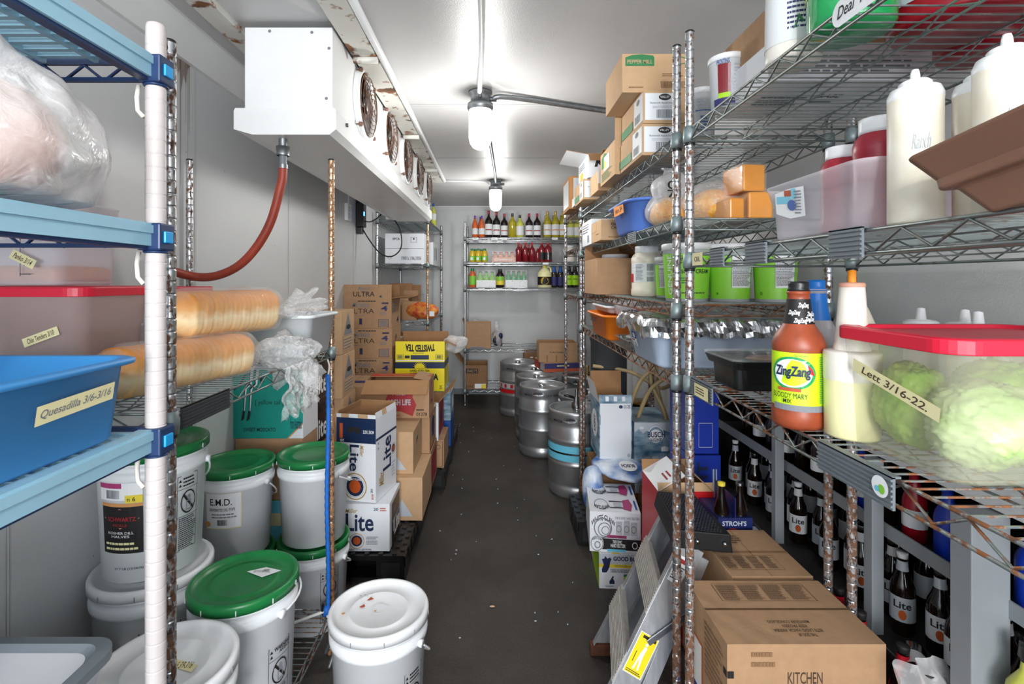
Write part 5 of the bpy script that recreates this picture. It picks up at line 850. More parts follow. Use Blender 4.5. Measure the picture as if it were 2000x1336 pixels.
bottle('white plastic jug with picture label at the outer edge of the near top shelf', .605, 1.045, rj, 'jar', .052, .26, 'milk_plastic', 'bottle_label', 'cap_white', name='plastic_jug', sub=[('l', .4, .2, .9, .8, 6, 'ink_purple'), ('p', [(.5, .2), (.7, .35), (.6, .5)], 'ink_green')])
bottle('green spring water style jug with lime label on the near top shelf', .632, .915, rj, 'jug', .068, .28, 'green_glass', 'lime', 'cap_white', name='plastic_jug', sub=[('p', [(0, .5), (.4, .7), (1, .6), (1, .45), (.4, .5)], 'label_yellow'), ('l', .1, .1, .8, .4, 6, 'paper_white')], labz=(.25, .65))
for i, (x, y, r, h) in enumerate(((.80, .90, .095, .3), (.955, 1.0, .08, .3), (.80, .69, .09, .3), (.955, .78, .07, .28))):
    bottle(('crimson syrup jug with orange label seen through the wires above the squeeze bottles', 'crimson syrup jug against the right wall, farther of the pair on the top wires', 'crimson syrup jug nearest the camera on the top wires', 'narrower crimson syrup jug against the right wall on the top wires')[i], x, y, rj, 'jug', r, h, 'red_jug', 'carton_red' if i == 0 else None, 'cap_white', name='syrup_jug', cat='jug', sub=[('q', .05, 0, .25, 1, 'paper_grey'), ('q', .28, 0, .75, 1, 'stain_red'), ('p', [(.2, .3), (1, .6), (1, .5), (.2, .15)], 'gold')] if i == 0 else None)
# ================================================================ second shelf of the long right rack
ZM = 1.694
carton('white box with red corner behind the small brown Choice box', PX(1143, 2.9), 2.72, ZM, .22, .28, .135, base='carton_white', faces={'L': [('b', .6, .1, .8, .4, 'ink_grey'), ('l', .1, .5, .8, .9, 4, 'ink_grey')], 'F': [('e', .8, .8, .07, .1, 'carton_red')]})
carton('small brown box printed Gordon CHOICE on the second shelf', PX(1172, 2.47), 2.45, ZM, .14, .24, .10, base='card_light', faces={'F': [('t', 'Gordon', .35, .70, .75, .84, 'ink_black', {'bold': .02}), ('t', 'CHOICE', .35, .54, .8, .66, 'ink_black'), ('l', .25, .1, .9, .2, 1, 'card_dark')], 'L': [('o', 0, .5, .55, 1, .01, 'card_dark'), ('l', .5, .3, .9, .4, 1, 'card_dark')]}, flaps=[])
pt = tub('periwinkle blue round cornered tub with orange tape on the second shelf', (.665, 2.15, ZM), .33, .44, .125, 'tub_periwinkle', taper=.8, r=.09, rim=.018)
tp = MB(); deco(tp, flat((-.158, .03, .075), (.008, -.13, .004), (-.003, 0, .040)), [('q', 0, 0, 1, 1, 'tape_orange'), ('t', 'Ham 3/4', .1, .25, .9, .75, 'ink_brown', {'shear': .3})], lift=.006); tp.obj('tape_label', pt)
def cheese_bag(label, loc, r, seed, knot, mark=None):
    rt = thing('cheese_bag', label, 'bag', loc); b = MB(); b.blob((0, 0, r[2] * .86), (r[0] * .9, r[1] * .9, r[2] * .85), 'cheese', amp=.18, fr=14, seed=seed, sub=4, squash=-r[2] * .8); b.obj('shredded_cheese', rt)
    f = MB(); f.blob((0, 0, r[2]), r, 'clear_film', amp=.22, fr=12, seed=seed + 1, sub=4, squash=-r[2] * .93, crease=.05); f.obj('bag_film', rt)
    if knot: k = MB(); k.tube(smooth([(knot[0], knot[1], knot[2]), (knot[0] * 1.2, knot[1], knot[2] + .05), (knot[0] * 1.3 + .01, knot[1], knot[2] + .085)]), [.035] * 6 + [.016] * 6 + [.03], 'milky_film', 10); k.obj('twisted_top', rt)
    return rt
cheese_bag('clear bag of shredded orange cheese right behind the two front rack posts', (.80, 1.80, ZM), (.155, .12, .075), 3, None)
rt = cheese_bag('tall clear bag of shredded cheese with knotted top on the second shelf', (.655, 1.90, ZM), (.095, .10, .07), 9, (-.02, .0, .13))
b = MB(); b.blob((0, 0, .13), (.075, .07, .075), 'milky_film', amp=.35, fr=15, seed=4, sub=4); deco(b, flat((-.05, -.085, .10), (.035, 0, 0), (0, 0, .06)), [('t', '0', 0, .5, .9, 1, 'ink_black'), ('t', '7', 0, 0, .9, .45, 'ink_black')], lift=.002); b.obj('empty_upper_film', rt)
for i, (x0, y0, z0, w, d, h) in enumerate(((.735, 1.615, ZM, .050, .10, .068), (.79, 1.605, ZM, .075, .14, .085), (.775, 1.61, ZM + .088, .075, .12, .085))):
    b = MB(); b.box(0, w, 0, d, 0, h, 'cheese_block'); o = solo('cheese_block', ('small wrapped yellow cheese block at the left of the block pile', 'large wrapped yellow cheese block at the bottom right of the block pile', 'wrapped yellow cheese block topmost of the block pile')[i], 'cheese', b, group='wrapped cheese blocks', loc=(x0, y0, z0), rz=R((4, -3, 6)[i]), bevel=.006)
    f = MB(); f.box(-.002, w + .002, -.002, d + .002, -.001 + .001, h + .003, 'bread_film'); f.obj('clear_wrap', o)
# ================================================================ third shelf of the long right rack
ZU = 1.429
carton('open square brown box with a flap raised on the third shelf', PX(1167, 2.60), 2.60, ZU, .26, .38, .185, base='card', flaps=[('R', .16, -42), ('B', .10, -10)])
dtub('white lidded tub inside the open brown box on the third shelf', 1195, 2.85, ZU + .006, .07, .21, 'pail_white', X=.66)
bottle('big mayonnaise jar with white lid and printed white label on the third shelf', PX(1263, 2.32), 2.32, ZU, 'jar', .068, .225, 'sauce_cream', 'bottle_label', 'pail_white', name='plastic_jar', cat='jar', labz=(.28, .66), capz=.87, seg=32, sub=[('q', -.25, 0, -.02, .45, 'carton_red'), ('l', .1, .1, .42, .95, 12, 'ink_grey'), ('b', .5, .6, .75, .95, 'ink_grey'), ('b', .5, .05, .75, .3, 'ink_grey'), ('l', .5, .35, .75, .55, 4, 'ink_grey')])
NF = lambda u0, u1: [('q', u0, .24, u1, .84, 'paper_white'), ('o', u0, .24, u1, .84, .006, 'ink_black'), ('t', 'Nutrition Facts', u0 + .02, .79, u1 - .02, .825, 'ink_black', {'bold': .02}), ('q', u0 + .01, .70, u1 - .01, .712, 'ink_black'), ('l', u0 + .02, .50, u1 - .02, .70, 7, 'ink_grey'), ('q', u0 + .01, .485, u1 - .01, .495, 'ink_black'), ('l', u0 + .02, .27, u1 - .02, .47, 9, 'ink_brown')]
dtub('big green sour cream tub partly behind the front rack posts', 1341, 1.78, ZU, .080, .198, 'pail_white', 'tub_green', [('t', 'Gordon', .28, .72, .52, .78, 'ink_black', {'bold': .02}), ('t', 'CHOICE', .28, .66, .52, .71, 'ink_black'), ('t', 'SOUR CREAM', .3, .48, .82, .55, 'ink_black', {'bold': .01}), ('l', .3, .3, .55, .42, 3, 'ink_green'), ('t', 'GENUINE', .02, .12, .12, .8, 'paper_white', {'rot': 90}), ('t', '3', .82, .62, .9, .74, 'ink_brown'), ('l', .3, .13, .9, .17, 1, 'ink_black')], labz=(.05, .82), ang=(195, 335))
dtub('middle green sour cream tub with nutrition label on the third shelf', 1425, 1.76, ZU, .072, .195, 'pail_white', 'tub_green', NF(.40, .86) + [('t', '0', .1, .12, .14, .16, 'ink_black')], labz=(.05, .84), ang=(195, 335))
dtub('right green sour cream tub with nutrition label at the shelf corner', 1508, 1.72, ZU, .070, .195, 'pail_white', 'tub_green', NF(.36, .8) + [('t', 'D', .05, .12, .1, .17, 'ink_black'), ('l', .0, .7, .1, .76, 1, 'ink_black')], labz=(.05, .84), ang=(195, 325), X=.935)
dtub('smaller green sour cream tub in the rear between the jar and the big tub', 1291, 2.16, ZU, .05, .17, 'pail_white', 'tub_green', NF(.1, .6), labz=(.05, .8), ang=(195, 335), X=.72)
# ================================================================ fourth shelf
ZV = 1.209
ot = tub('bright orange tub with dark marker writing on the fourth shelf', (.70, 2.67, ZV), .39, .50, .125, 'tub_orange', taper=.84, r=.06, rim=.016, extra=lambda b, w, d: deco(b, flat((-w / 2 - .006, d / 2 - .05, .075), (-.002, -.15, 0), (-.004, 0, .03)), [('t', 'Chicken', 0, 0, 1, 1, 'ink_brown', {'shear': .2, 'bold': .03})], lift=.012))
tub('pale plastic tray with crumbs resting in the orange tub', (.71, 2.72, ZV + .127), .34, .40, .038, 'tub_milk', taper=.9, rim=.01)
b = MB(); b.lathe([(0, 0), (.045, 0), (.058, .058), (.056, .058), (.044, .004), (0, .004)], 'frosted', 24); solo('deli_cup', 'cloudy plastic cup beside the pale tray at the orange tub', 'cup', b, loc=(.62, 2.46, ZV + .128))
ft = thing('foil_pan', 'crimped rectangular foil pan between the orange tub and the white tub', 'foil pan', (.625, 2.17, ZV))
b = MB(); n = 16
def wav(w, d, z, amp, r=.02):
    p = rr(w, d, r, z, 9); out = []
    for i, (x, y, q) in enumerate(p): k = 1 + amp * (1 if i % 2 else -1); out.append((x * k, y * k, q))
    return out
b.loft([wav(.15, .19, 0, 0), wav(.155, .195, .004, .006), wav(.175, .22, .045, .012), wav(.20, .245, .047, .004), wav(.198, .243, .050, .004), wav(.174, .218, .045, .012), wav(.15, .19, .006, .006)], 'foil', True, True, False); b.obj('pan', ft)
b = MB(); b.blob((0, 0, .05), (.07, .08, .012), 'clear_film', amp=.3, fr=20, seed=2, sub=3); b.obj('plastic_cover', ft)
def sticker(b, w, d): deco(b, flat((-w / 2 + .02, -d / 2 - .003, .055), (.055, 0, 0), (0, -.003, .07)), [('q', 0, .3, 1, 1, 'paper_white'), ('q', .1, .6, 1, 1, 'ink_blue'), ('e', .65, .78, .2, .14, 'paper_white'), ('q', .15, .48, .6, .58, 'stain_red'), ('b', .1, .05, .35, .3, 'ink_grey'), ('b', .6, .05, .85, .3, 'ink_grey')], lift=.010)
wt = tub('large pale blue white tub covered with crumpled aluminium foil', (.735, 1.86, ZV), .49, .46, .150, 'tub_pale', taper=.80, r=.07, rim=.016)
b = MB(); deco(b, flat((-.193, -.155, .05), (-.004, .0, 0), (0, 0, 1)), []); 
sb = MB(); deco(sb, flat((-.2005, .10, .045), (.0, -.075, 0), (-.011, 0, .06)), [('q', 0, .1, 1, 1, 'paper_white'), ('q', .15, .55, .95, .98, 'ink_blue'), ('e', .55, .75, .22, .16, 'paper_white'), ('q', .15, .42, .6, .5, 'stain_red'), ('b', .1, .12, .35, .35, 'ink_grey'), ('b', .6, .12, .85, .35, 'ink_grey')], lift=.012); sb.obj('sticker', wt)
def uniform(P, n):
    L = [0]
    for i in range(len(P)): a, c = P[i], P[(i + 1) % len(P)]; L.append(L[-1] + math.hypot(c[0] - a[0], c[1] - a[1]))
    out = []; j = 0
    for k in range(n):
        t = L[-1] * k / n
        while L[j + 1] < t: j += 1
        a, c = P[j], P[(j + 1) % len(P)]; f = (t - L[j]) / max(1e-9, L[j + 1] - L[j]); out.append((a[0] + (c[0] - a[0]) * f, a[1] + (c[1] - a[1]) * f, 0))
    return out
def foil_cover():
    b = MB(); N_ = 96; rings = []
    base = uniform(rr(.49, .46, .07, 0, 24), 180)
    for j, (s, z) in enumerate(((0.0, .16), (.35, .165), (.7, .168), (.9, .165), (.985, .168), (1.035, .160), (1.05, .145), (1.045, .128), (1.05, .112))):
        rg = []
        for i, (x, y, _) in enumerate(base):
            cr = noise.noise(Vector((x * 38, y * 38, j * .9))) ; k = s * (1 + (.035 * cr if j > 3 else .0)); zz = z + (.010 if j > 3 else .006) * noise.noise(Vector((x * s * 30, y * s * 30, 4))) + (.014 * noise.noise(Vector((x * 22, y * 22, 8))) if j > 6 else 0)
            rg.append((x * k, y * k, zz))
        rings.append(rg)
    b.loft(rings, 'foil', False, False, False); return b
foil_cover().obj('foil_cover', wt)
# third shelf of the near rack
ZN = 1.226
rt = thing('food_pan', 'black rectangular food pan with clear lid on the near wire shelf', 'food pan', (.745, 1.33, ZN))
b = MB(); b.loft([rr(.30, .13, .02, 0), rr(.31, .14, .02, .004), rr(.315, .145, .02, .055), rr(.325, .185, .02, .056), rr(.34, .20, .02, .076), rr(.335, .195, .02, .078), rr(.30, .16, .02, .075), rr(.29, .14, .02, .012)], 'black_plastic', True, True, False); b.obj('pan', rt, bevel=.002)
b = MB(); b.loft([rr(.344, .204, .02, .078), rr(.346, .206, .02, .084), rr(.31, .17, .02, .086), rr(.28, .14, .02, .083)], 'clear_lid', False, True, False); b.obj('clear_lid', rt)
b = MB(); b.blob((0.03, 0, .07), (.11, .06, .008), 'salsa', amp=.3, fr=20, seed=3, sub=3); b.obj('contents', rt)
BOT['mix'] = [(0, .0), (.9, 0), (1, .03), (1, .10), (.97, .13), (.97, .52), (1, .54), (.99, .58), (.85, .64), (.60, .70), (.50, .76), (.42, .88), (.40, .91), (.44, .915), (.44, .93), (.36, .94), (.36, .965)]
rt = bottle('bloody mary mix bottle with lime green label and black capped neck', .573, .972, ZN, 'mix', .0455, .272, 'salsa', 'neon', 'cap_black', name='mixer_bottle', labz=(.15, .52), capz=.935, seg=40, neck=(.71, .88, 'ink_black'))
def rmix(q): return .0445
b = MB(); deco(b, cyl(lambda q: .0455 * .972, 182, 307, .15 * .272, .52 * .272), [('q', 0, -.06, 1, .05, 'ink_grey'), ('e', .36, .63, .34, .26, 'paper_white'), ('r', .36, .63, .38, .30, .14, 'green_glass'), ('p', [(.60, .80), (.68, .72), (.72, .60), (.66, .62), (.62, .72)], 'carton_red'), ('t', 'ZingZang', .06, .52, .66, .76, 'ink_navy', {'bold': .03, 'shear': .15}), ('q', .12, .30, .50, .36, 'stain_red'), ('t', 'BLOODY MARY', .02, .17, .60, .27, 'ink_black', {'bold': .0}), ('t', 'MIX', .22, .08, .36, .16, 'ink_black'), ('l', .80, .1, .97, .95, 22, 'ink_green'), ('t', 'zero alcohol', .4, .94, .6, .97, 'ink_green')], lift=.002); b.obj('label_print', rt)
b = MB()
for j, (a, zz) in enumerate(((225, .79), (265, .84), (300, .78), (250, .735), (290, .745))): deco(b, cyl(lambda q: .0455 * .5 + .0005 - (q / .272 - .76) * .04, a - 28, a + 22, (zz - .025) * .272, (zz + .015) * .272), [('t', 'ZingZang', 0, 0, 1, 1, 'paper_white', {'shear': .4, 'bold': .03})], lift=.002)
b.obj('neck_print', rt)
bottle('blue capped mixer bottle behind the bloody mary mix', .668, 1.07, ZN, 'mix', .043, .275, 'frosted', 'ink_purple', 'cap_blue', name='mixer_bottle', capz=.92, seg=28, labz=(.12, .5), neck=(.70, .9, 'cap_blue'))
bottle('pale squeeze bottle with cream top between the mix bottles and the pourer', .725, 1.03, ZN, 'jug', .035, .26, 'sauce_cream', None, 'cap_white', name='squeeze_bottle', seg=24)
rt = thing('pour_bottle', 'tall white pour bottle holding pale yellow juice with an orange spout', 'bottle', (.628, .905, ZN))
b = MB(); b.lathe([(0, 0), (.040, 0), (.042, .004), (.043, .10), (.0435, .145)], 'lemon', 36); b.lathe([(.0436, .100), (.044, .146), (.043, .150), (.028, .152)], 'milk_plastic', 36); b.obj('bottle_body', rt)
b = MB(); b.lathe([(.028, .150), (.0285, .156), (.026, .165), (.0195, .262), (.0195, .268), (0, .269)], 'milk_plastic', 32); b.obj('neck', rt)
b = MB(); b.lathe([(.0195, .262), (.0205, .265), (.0195, .27), (0, .271)], 'flesh_pink', 24); b.lathe([(.0065, .27), (.0065, .292), (0, .293)], 'tape_orange', 12); b.obj('spout', rt)
# squeeze bottle row behind the lettuce box
for i in range(9):
    x = .948 + .036 * (i % 2); y = .60 + .068 * i
    dtr = bottle('small white squeeze bottle behind the lettuce box, %s from the far end of the row' % ORD[8 - i], x, y, ZN, 'squeeze', .031, .215, ('frosted', 'sauce_cream', 'milk_plastic')[i % 3], None, None, name='squeeze_bottle', group='white squeeze bottles behind the lettuce box', seg=20)
    b = MB(); b.lathe([(.032, .172), (.0325, .182), (.025, .186), (.010, .188), (.0075, .212), (0, .214)], 'cap_white', 20); b.obj('cone_cap', dtr)
lb = food_box('large clear food box of lettuce with a bright red lid on the near shelf', .592, .90, .665, .90, ZN, .198, 'clear_box', 'red_lid', taper=.9, tapes=[((-.151, .07, .125), (.010, -.155, -.045), (-.002, -.005, .021), 'Lett 3/16-22.')]) if MATS.get('clear_box') or mat('clear_box', '#d9dcc0', .2, alpha=.34, coat=.3) else None
def lettuce(label, c, r, m, seed):
    b = MB(); bm = bmesh.new(); bmesh.ops.create_icosphere(bm, subdivisions=5, radius=1)
    for v in bm.verts:
        p = v.co.normalized(); f = 1 + .10 * noise.noise(p * 2 + Vector((seed, 0, 0))); lay = noise.noise(Vector((p.x * 2.2, p.y * 2.2, p.z * 1.2)) + Vector((seed * 3, 1, 2))); f += .09 * ((lay * 5) % 1.0) ** 3; f += .02 * noise.noise(p * 14)
        v.co = Vector((p.x * r[0] * f, p.y * r[1] * f, p.z * r[2] * f))
    b.add([v.co for v in bm.verts], [tuple(v.index for v in q.verts) for q in bm.faces], m, True); bm.free(); return solo('lettuce_head', label, 'lettuce', b, loc=c)
lettuce('smaller bright green lettuce head at the far end of the clear box', (.662, .815, ZN + .077), (.046, .052, .064), 'lettuce', 2)
lettuce('larger pale lettuce head nearest the camera in the clear box', (.690, .725, ZN + .071), (.072, .054, .060), 'lettuce_pale', 6)
lettuce('pale green lettuce head at the back of the clear box', (.79, .80, ZN + .081), (.068, .07, .066), 'lettuce', 9)
# second shelf of the near rack
ZO = 1.579
rt = food_box('cloudy rectangular box of red sauce bottles, worn sticker on its side', .545, .745, .76, 1.06, ZO, .118, 'frosted', None, taper=.88, name='bottle_box')
b = MB(); deco(b, flat((-.0925, .085, .045), (-.001, -.095, -.012), (-.004, .0, .055)), [('p', [(0, .1), (.5, -.05), (1, .05), (1, 1), (.5, .95), (0, .8)], 'paper_white'), ('q', .05, .45, .55, .7, 'cyan'), ('q', .35, .7, .6, .9, 'stain_red'), ('q', .6, .6, .75, .95, 'cyan'), ('e', .6, .4, .15, .18, 'ink_blue'), ('l', .7, .1, .95, .9, 8, 'ink_grey')], lift=.008); b.obj('worn_sticker', rt)
for i, (x, y, r, h) in enumerate(((.632, .935, .036, .155), (.625, .835, .038, .176), (.66, .800, .028, .150), (.705, .90, .034, .15))):
    t = ('red sauce bottle with white cap at the far end of the cloudy box', 'tallest red sauce bottle with white cap in the middle of the cloudy box', 'red sauce bottle with white cap at the near end of the cloudy box', 'red sauce bottle with white cap at the wall side of the cloudy box')[i]
    bottle(t, x, y, ZO + .008, 'jar', r, h, 'sauce_red', None, 'cap_white', name='sauce_bottle', group='sauce bottles in the cloudy box', capz=.86, seg=28)
def squeeze(label, x, y, z, r, h, m, group=None, rz=0):
    rt = thing('squeeze_bottle', label, 'squeeze bottle', (x, y, z), rz, group); b = MB(); b.lathe([(0, 0), (r * .95, 0), (r, .003), (r, h * .80), (r * .985, h * .81)], m, 40); deco(b, cyl(lambda q: r, 225, 262, h * .4, h * .6), [('t', 'Ranch', 0, .3, 1, .8, 'paper_grey', {'rot': 0, 'shear': .4})], lift=.0008); b.obj('bottle_body', rt)
    c = MB(); c.lathe([(r * .99, h * .795), (r * 1.01, h * .80), (r * 1.01, h * .83), (r * .9, h * .872), (r * .62, h * .882), (r * .60, h * .91), (r * .5, h * .925), (r * .2, h * .93), (r * .17, h * .975), (r * .13, h), (0, h)], 'cap_white', 36); c.obj('nozzle_cap', rt); return rt
squeeze('white ranch squeeze bottle standing in front on the near shelf', .590, .722, ZO, .032, .218, 'sauce_cream')
squeeze('second ranch squeeze bottle from the left, partly behind the brown tray', .662, .700, ZO, .030, .218, 'sauce_cream')
squeeze('ranch squeeze bottle nearest the camera above the brown tray', .620, .622, ZO, .032, .220, 'sauce_cream')
rt = thing('utensil_tray', 'glossy brown plastic tray tipped on its side nearest the camera at right', 'tray', (.598, .50, ZO + .012), rot=(R(-9), R(-6), R(4)))
b = MB(); b.loft([rr(.10, .15, .012, 0), rr(.125, .19, .014, .036), rr(.15, .21, .015, .038), rr(.15, .21, .015, .050), rr(.19, .23, .015, .082), rr(.18, .22, .015, .085), rr(.14, .2, .015, .06), rr(.11, .17, .014, .03), rr(.09, .14, .012, .006)], 'brown_plastic', True, True, False)
b.obj('tray_body', rt, bevel=.003)
# ================================================================ FLOOR, RIGHT: kegs
def keg(label, x, y, band=None, z=0, coupler=None, rz=0, plate=True):
    rt = thing('beer_keg', label, 'keg', (x, y, z), R(rz)); r = .205; h = .594; b = MB()
    pr = [(r * .80, .02), (r * .84, 0), (r * .93, .0), (r * .98, .02), (r * .985, .075), (r * .93, .085), (r * .985, .10), (r * .99, .215), (r * 1.0, .222), (r * 1.02, .232), (r * 1.0, .242), (r * .99, .25), (r * .99, .375), (r * 1.0, .382), (r * 1.02, .392), (r * 1.0, .402), (r * .99, .41), (r * .985, .485), (r * .955, .50), (r * .985, .512), (r * .965, .57), (r * .975, .578), (r * .955, .592), (r * .93, .594), (r * .92, .585), (r * .92, .53), (r * .80, .545), (r * .5, .562), (r * .2, .568), (0, .568)]
    b.lathe(pr, 'steel', 56); 
    if band:
        for z0, z1, m_ in band: b.lathe([(r * .992 + .0012, z0), (r * .992 + .0012, z1)], m_, 56)
    if plate:   # hand hole and stamped text on the chime
        deco(b, cyl(lambda q: r * .978, 232, 262, .525, .565), [('e', .5, .5, .5, .5, 'steel'), ('e', .5, .5, .42, .36, 'chrome')], lift=.003)
        deco(b, cyl(lambda q: r * .985, 210, 300, .515, .545), [('t', 'MADE IN USA 15.5 GAL', 0, .2, 1, .8, 'steel_dark')], lift=.001)
    b.obj('keg_shell', rt); v = MB(); v.lathe([(.03, .565), (.032, .585), (.028, .592), (.012, .592), (.012, .58), (0, .58)], 'chrome', 20); v.obj('valve', rt)
    if coupler:
        c = MB(); c.lathe([(.036, .585), (.036, .62), (.025, .625), (.02, .66), (.012, .665), (.012, .72), (0, .725)], 'steel_dark', 16); c.tube([(-.02, 0, .66), (-.09, -.01, .68)], .010, 'black_plastic', 8); c.tube([(0, 0, .70), (.03, .01, .76), (.03, .02, .82)], .011, 'brass', 8); c.lathe([(.018, .74), (.022, .75), (.018, .77)], 'brass', 10, c=(.03, .012)); c.obj('tap_coupler', rt)
    return rt
keg('nearest keg with a worn light blue band, behind the rack post', .575, 3.68, [(.26, .305, 'cyan'), (.318, .365, 'cyan'), (.305, .318, 'steel_dark')], coupler=True)
keg('second keg of the front row with an oval hand plate, no band', .40, 4.50, rz=8)
keg('third keg of the front row, mostly behind the oval plated one', .385, 4.93, rz=40)
keg('fourth keg of the front row, with dark top beneath the flat box', .39, 5.35, rz=90)
keg('keg with red and white band standing farthest left near the back rack', .24, 5.80, [(.26, .30, 'carton_red'), (.31, .365, 'can_silver')] + [], rz=20)
kb = [o for o in bpy.data.objects if o.get('label', '').startswith('keg with red')][0]; b = MB()
for a in range(180, 360, 22): deco(b, cyl(lambda q: .205 * .992, a, a + 9, .318, .358), [('q', 0, 0, 1, 1, 'carton_red')], lift=.003)
b.obj('band_blocks', kb)
keg('keg with a black handled tap coupler behind the blue banded one', .70, 4.12, coupler=True, rz=-60)
keg('keg at the right wall side beneath the printed tray box', .83, 4.97)
carton('flat tray box with dark and red print lying across two kegs', .47, 5.02, .60, .42, .40, .09, rz=R(10), base='card', faces={'F': [('q', 0, 0, 1, .35, 'stain_red'), ('q', 0, .35, 1, .95, 'ink_purple'), ('l', .3, .5, .7, .8, 1, 'tape')], 'L': [('q', 0, 0, .6, .9, 'ink_red'), ('q', .6, .1, .9, .95, 'paper_grey'), ('p', [(.0, 0), (.3, .6), (.5, 0)], 'stain_red')]}, name='tray_box')
carton('open brown box printed The Best on top of the flat tray box', PX(1053, 5.05), 5.07, .692, .38, .3, .19, base='card', faces={'F': [('t', 'The Best of Goodness', .28, .48, .64, .56, 'ink_black'), ('q', .2, .02, .23, .35, 'card_dark'), ('q', .44, .02, .47, .35, 'card_dark')]}, open_top=True)
# black barrel and hoses under the far end of the long rack
b = MB(); b.lathe([(0, 0), (.108, 0), (.112, .02), (.118, 1.10), (.124, 1.11), (.124, 1.13), (.11, 1.135), (.105, 1.11), (.1, .05), (0, .05)], 'dark_grey', 36); solo('trash_barrel', 'tall dark grey barrel under the long right rack behind the beer boxes', 'barrel', b, loc=(.74, 3.38, 0))
b = MB(); b.lathe([(0, 0), (.08, 0), (.085, .02), (.085, .62), (.08, .65), (0, .65)], 'steel_dark', 30); b.lathe([(0, .652), (.085, .652), (.09, .66), (.085, .67), (.03, .675), (0, .675)], 'brass', 30); solo('slim_keg', 'small round brass topped keg between the hoses under the rack', 'keg', b, loc=(.99, 3.54, 0))
HZP = [[(.62, 3.3, .95), (.85, 3.25, .92), (1.0, 3.15, .84), (1.03, 3.0, .9)], [(.80, 3.1, .72), (.86, 3.06, .9), (.95, 3.05, 1.0), (1.0, 3.1, 1.13)], [(.84, 3.05, .68), (.90, 3.0, .86), (1.0, 2.98, .96), (1.04, 3.0, 1.13)], [(.92, 3.1, 1.14), (.92, 3.05, .9), (.98, 3.0, .74), (1.02, 3.02, .6)], [(.98, 3.12, 1.14), (.97, 3.1, .88), (1.0, 3.05, .70)]]
for i, p in enumerate(HZP):
    b = MB(); b.tube(smooth(p), .012, 'hose_tan', 8); tag(b.obj('beer_line'), 'tan beer hose under the long rack, %s of the tangled bundle from the left' % ORD[i], 'hose', 'tan beer hoses')
pallet('black plastic pallet under the beer boxes on the right', .46, 1.06, 2.885, 3.25, .145)
# ---- beer boxes, right
GB = [('q', 0, .62, 1, 1, 'paper_grey'), ('t', 'GOOD BOY', .28, .80, .80, .93, 'ink_navy', {'bold': .04}), ('q', 0, .60, 1, .70, 'label_yellow'), ('t', 'THE JOHN DALY COCKTAIL', .30, .63, .78, .68, 'ink_black'), ('e', .91, .68, .06, .09, 'ink_green'), ('p', [(.06, .46), (.14, .46), (.17, .52), (.20, .62), (.22, .78), (.24, .84), (.21, .9), (.16, .86), (.12, .94), (.10, .86), (.05, .84), (.07, .78), (.09, .68), (.05, .55)], 'ink_navy'), ('q', .22, .46, 1, .58, 'paper_grey'), ('l', .25, .47, .95, .57, 2, 'ink_grey'), ('q', 0, 0, .48, .43, 'carton_white'), ('q', .48, 0, 1, .36, 'lime'), ('q', .48, .36, 1, .43, 'ink_green'),
      ('p', [(.20, .14), (.30, .14), (.30, .22), (.27, .3), (.29, .34), (.27, .38), (.25, .34), (.23, .28), (.20, .22)], 'ink_navy'), ('l', .12, .05, .34, .10, 1, 'ink_grey')]
carton('white and lime Good Boy seltzer case on the floor under the other seltzer case', PX(1167, 2.54), 2.50, 0, .245, .36, .168, base='carton_white', name='seltzer_case', cat='drink case', faces={'F': GB, 'L': [('q', .3, 0, 1, 1, 'lime'), ('q', 0, 0, .3, 1, 'clear_plastic')], 'T': [('q', .25, 0, .4, 1, 'label_yellow')]}, rz=R(-4))
WC = [('t', 'WHITE CLAW', .03, .62, .50, .93, 'ink_black', {'bold': .02, 'arc': .55}), ('r', .26, .60, .18, .26, .12, 'ink_grey'), ('r', .29, .56, .13, .18, .14, 'ink_grey'), ('r', .31, .54, .08, .11, .2, 'ink_grey'), ('t', 'THE ICONIC HARD SELTZER', .50, .84, .97, .90, 'ink_grey')] + \
     [z for q in (.57, .72, .86) for z in (('q', q - .05, .46, q + .06, .78 + (.04 if q == .72 else 0), 'can_silver'), ('r', q, .6, .05, .09, .2, 'ink_grey'), ('o', q - .05, .46, q + .06, .78, .004, 'ink_grey'))] + \
     [('q', .34, .37, .72, .44, 'magenta'), ('t', 'BLACK CHERRY', .40, .38, .66, .43, 'ink_black'), ('q', .22, .08, 1, .35, 'ink_black'), ('t', 'THE ICONIC', .45, .24, .63, .32, 'paper_white', {'bold': .03}), ('t', 'HARD SELTZER', .41, .14, .70, .23, 'paper_white', {'bold': .03}), ('r', .88, .21, .055, .09, .3, 'paper_white'), ('q', .34, .03, .7, .10, 'cyan'), ('e', .14, .22, .13, .20, 'carton_white'), ('r', .14, .22, .12, .185, .08, 'ink_black'), ('t', 'WHITE CLAW', .05, .28, .23, .38, 'ink_black', {'arc': .5, 'bold': .03}), ('r', .15, .19, .06, .09, .3, 'ink_grey')]
WT = []
for v in (.05, .55): WT += [('r', .25, v + .2, .14, .17, .1, 'ink_grey'), ('t', 'WHITE CLAW', .1, v + .02, .42, v + .22, 'ink_black', {'rot': 180, 'arc': .4, 'bold': .04}), ('q', .42, v + .08, .72, v + .11, 'ink_black'), ('q', .42, v + .28, .72, v + .31, 'ink_black'), ('p', [(.68, v + .05), (.82, v), (.88, v + .2), (.84, v + .38), (.70, v + .34)], 'magenta'), ('q', .92, v + .05, .96, v + .34, 'ink_blue'), ('q', .5, v + .12, .66, v + .27, 'paper_grey')]
carton('white seltzer case printed WHITE CLAW with black and pink bands', PX(1149, 2.56), 2.52, .170, .245, .36, .195, rz=R(-7), base='carton_white', name='seltzer_case', cat='drink case', faces={'F': WC, 'T': WT, 'R': [('q', 0, 0, 1, 1, 'card')]})
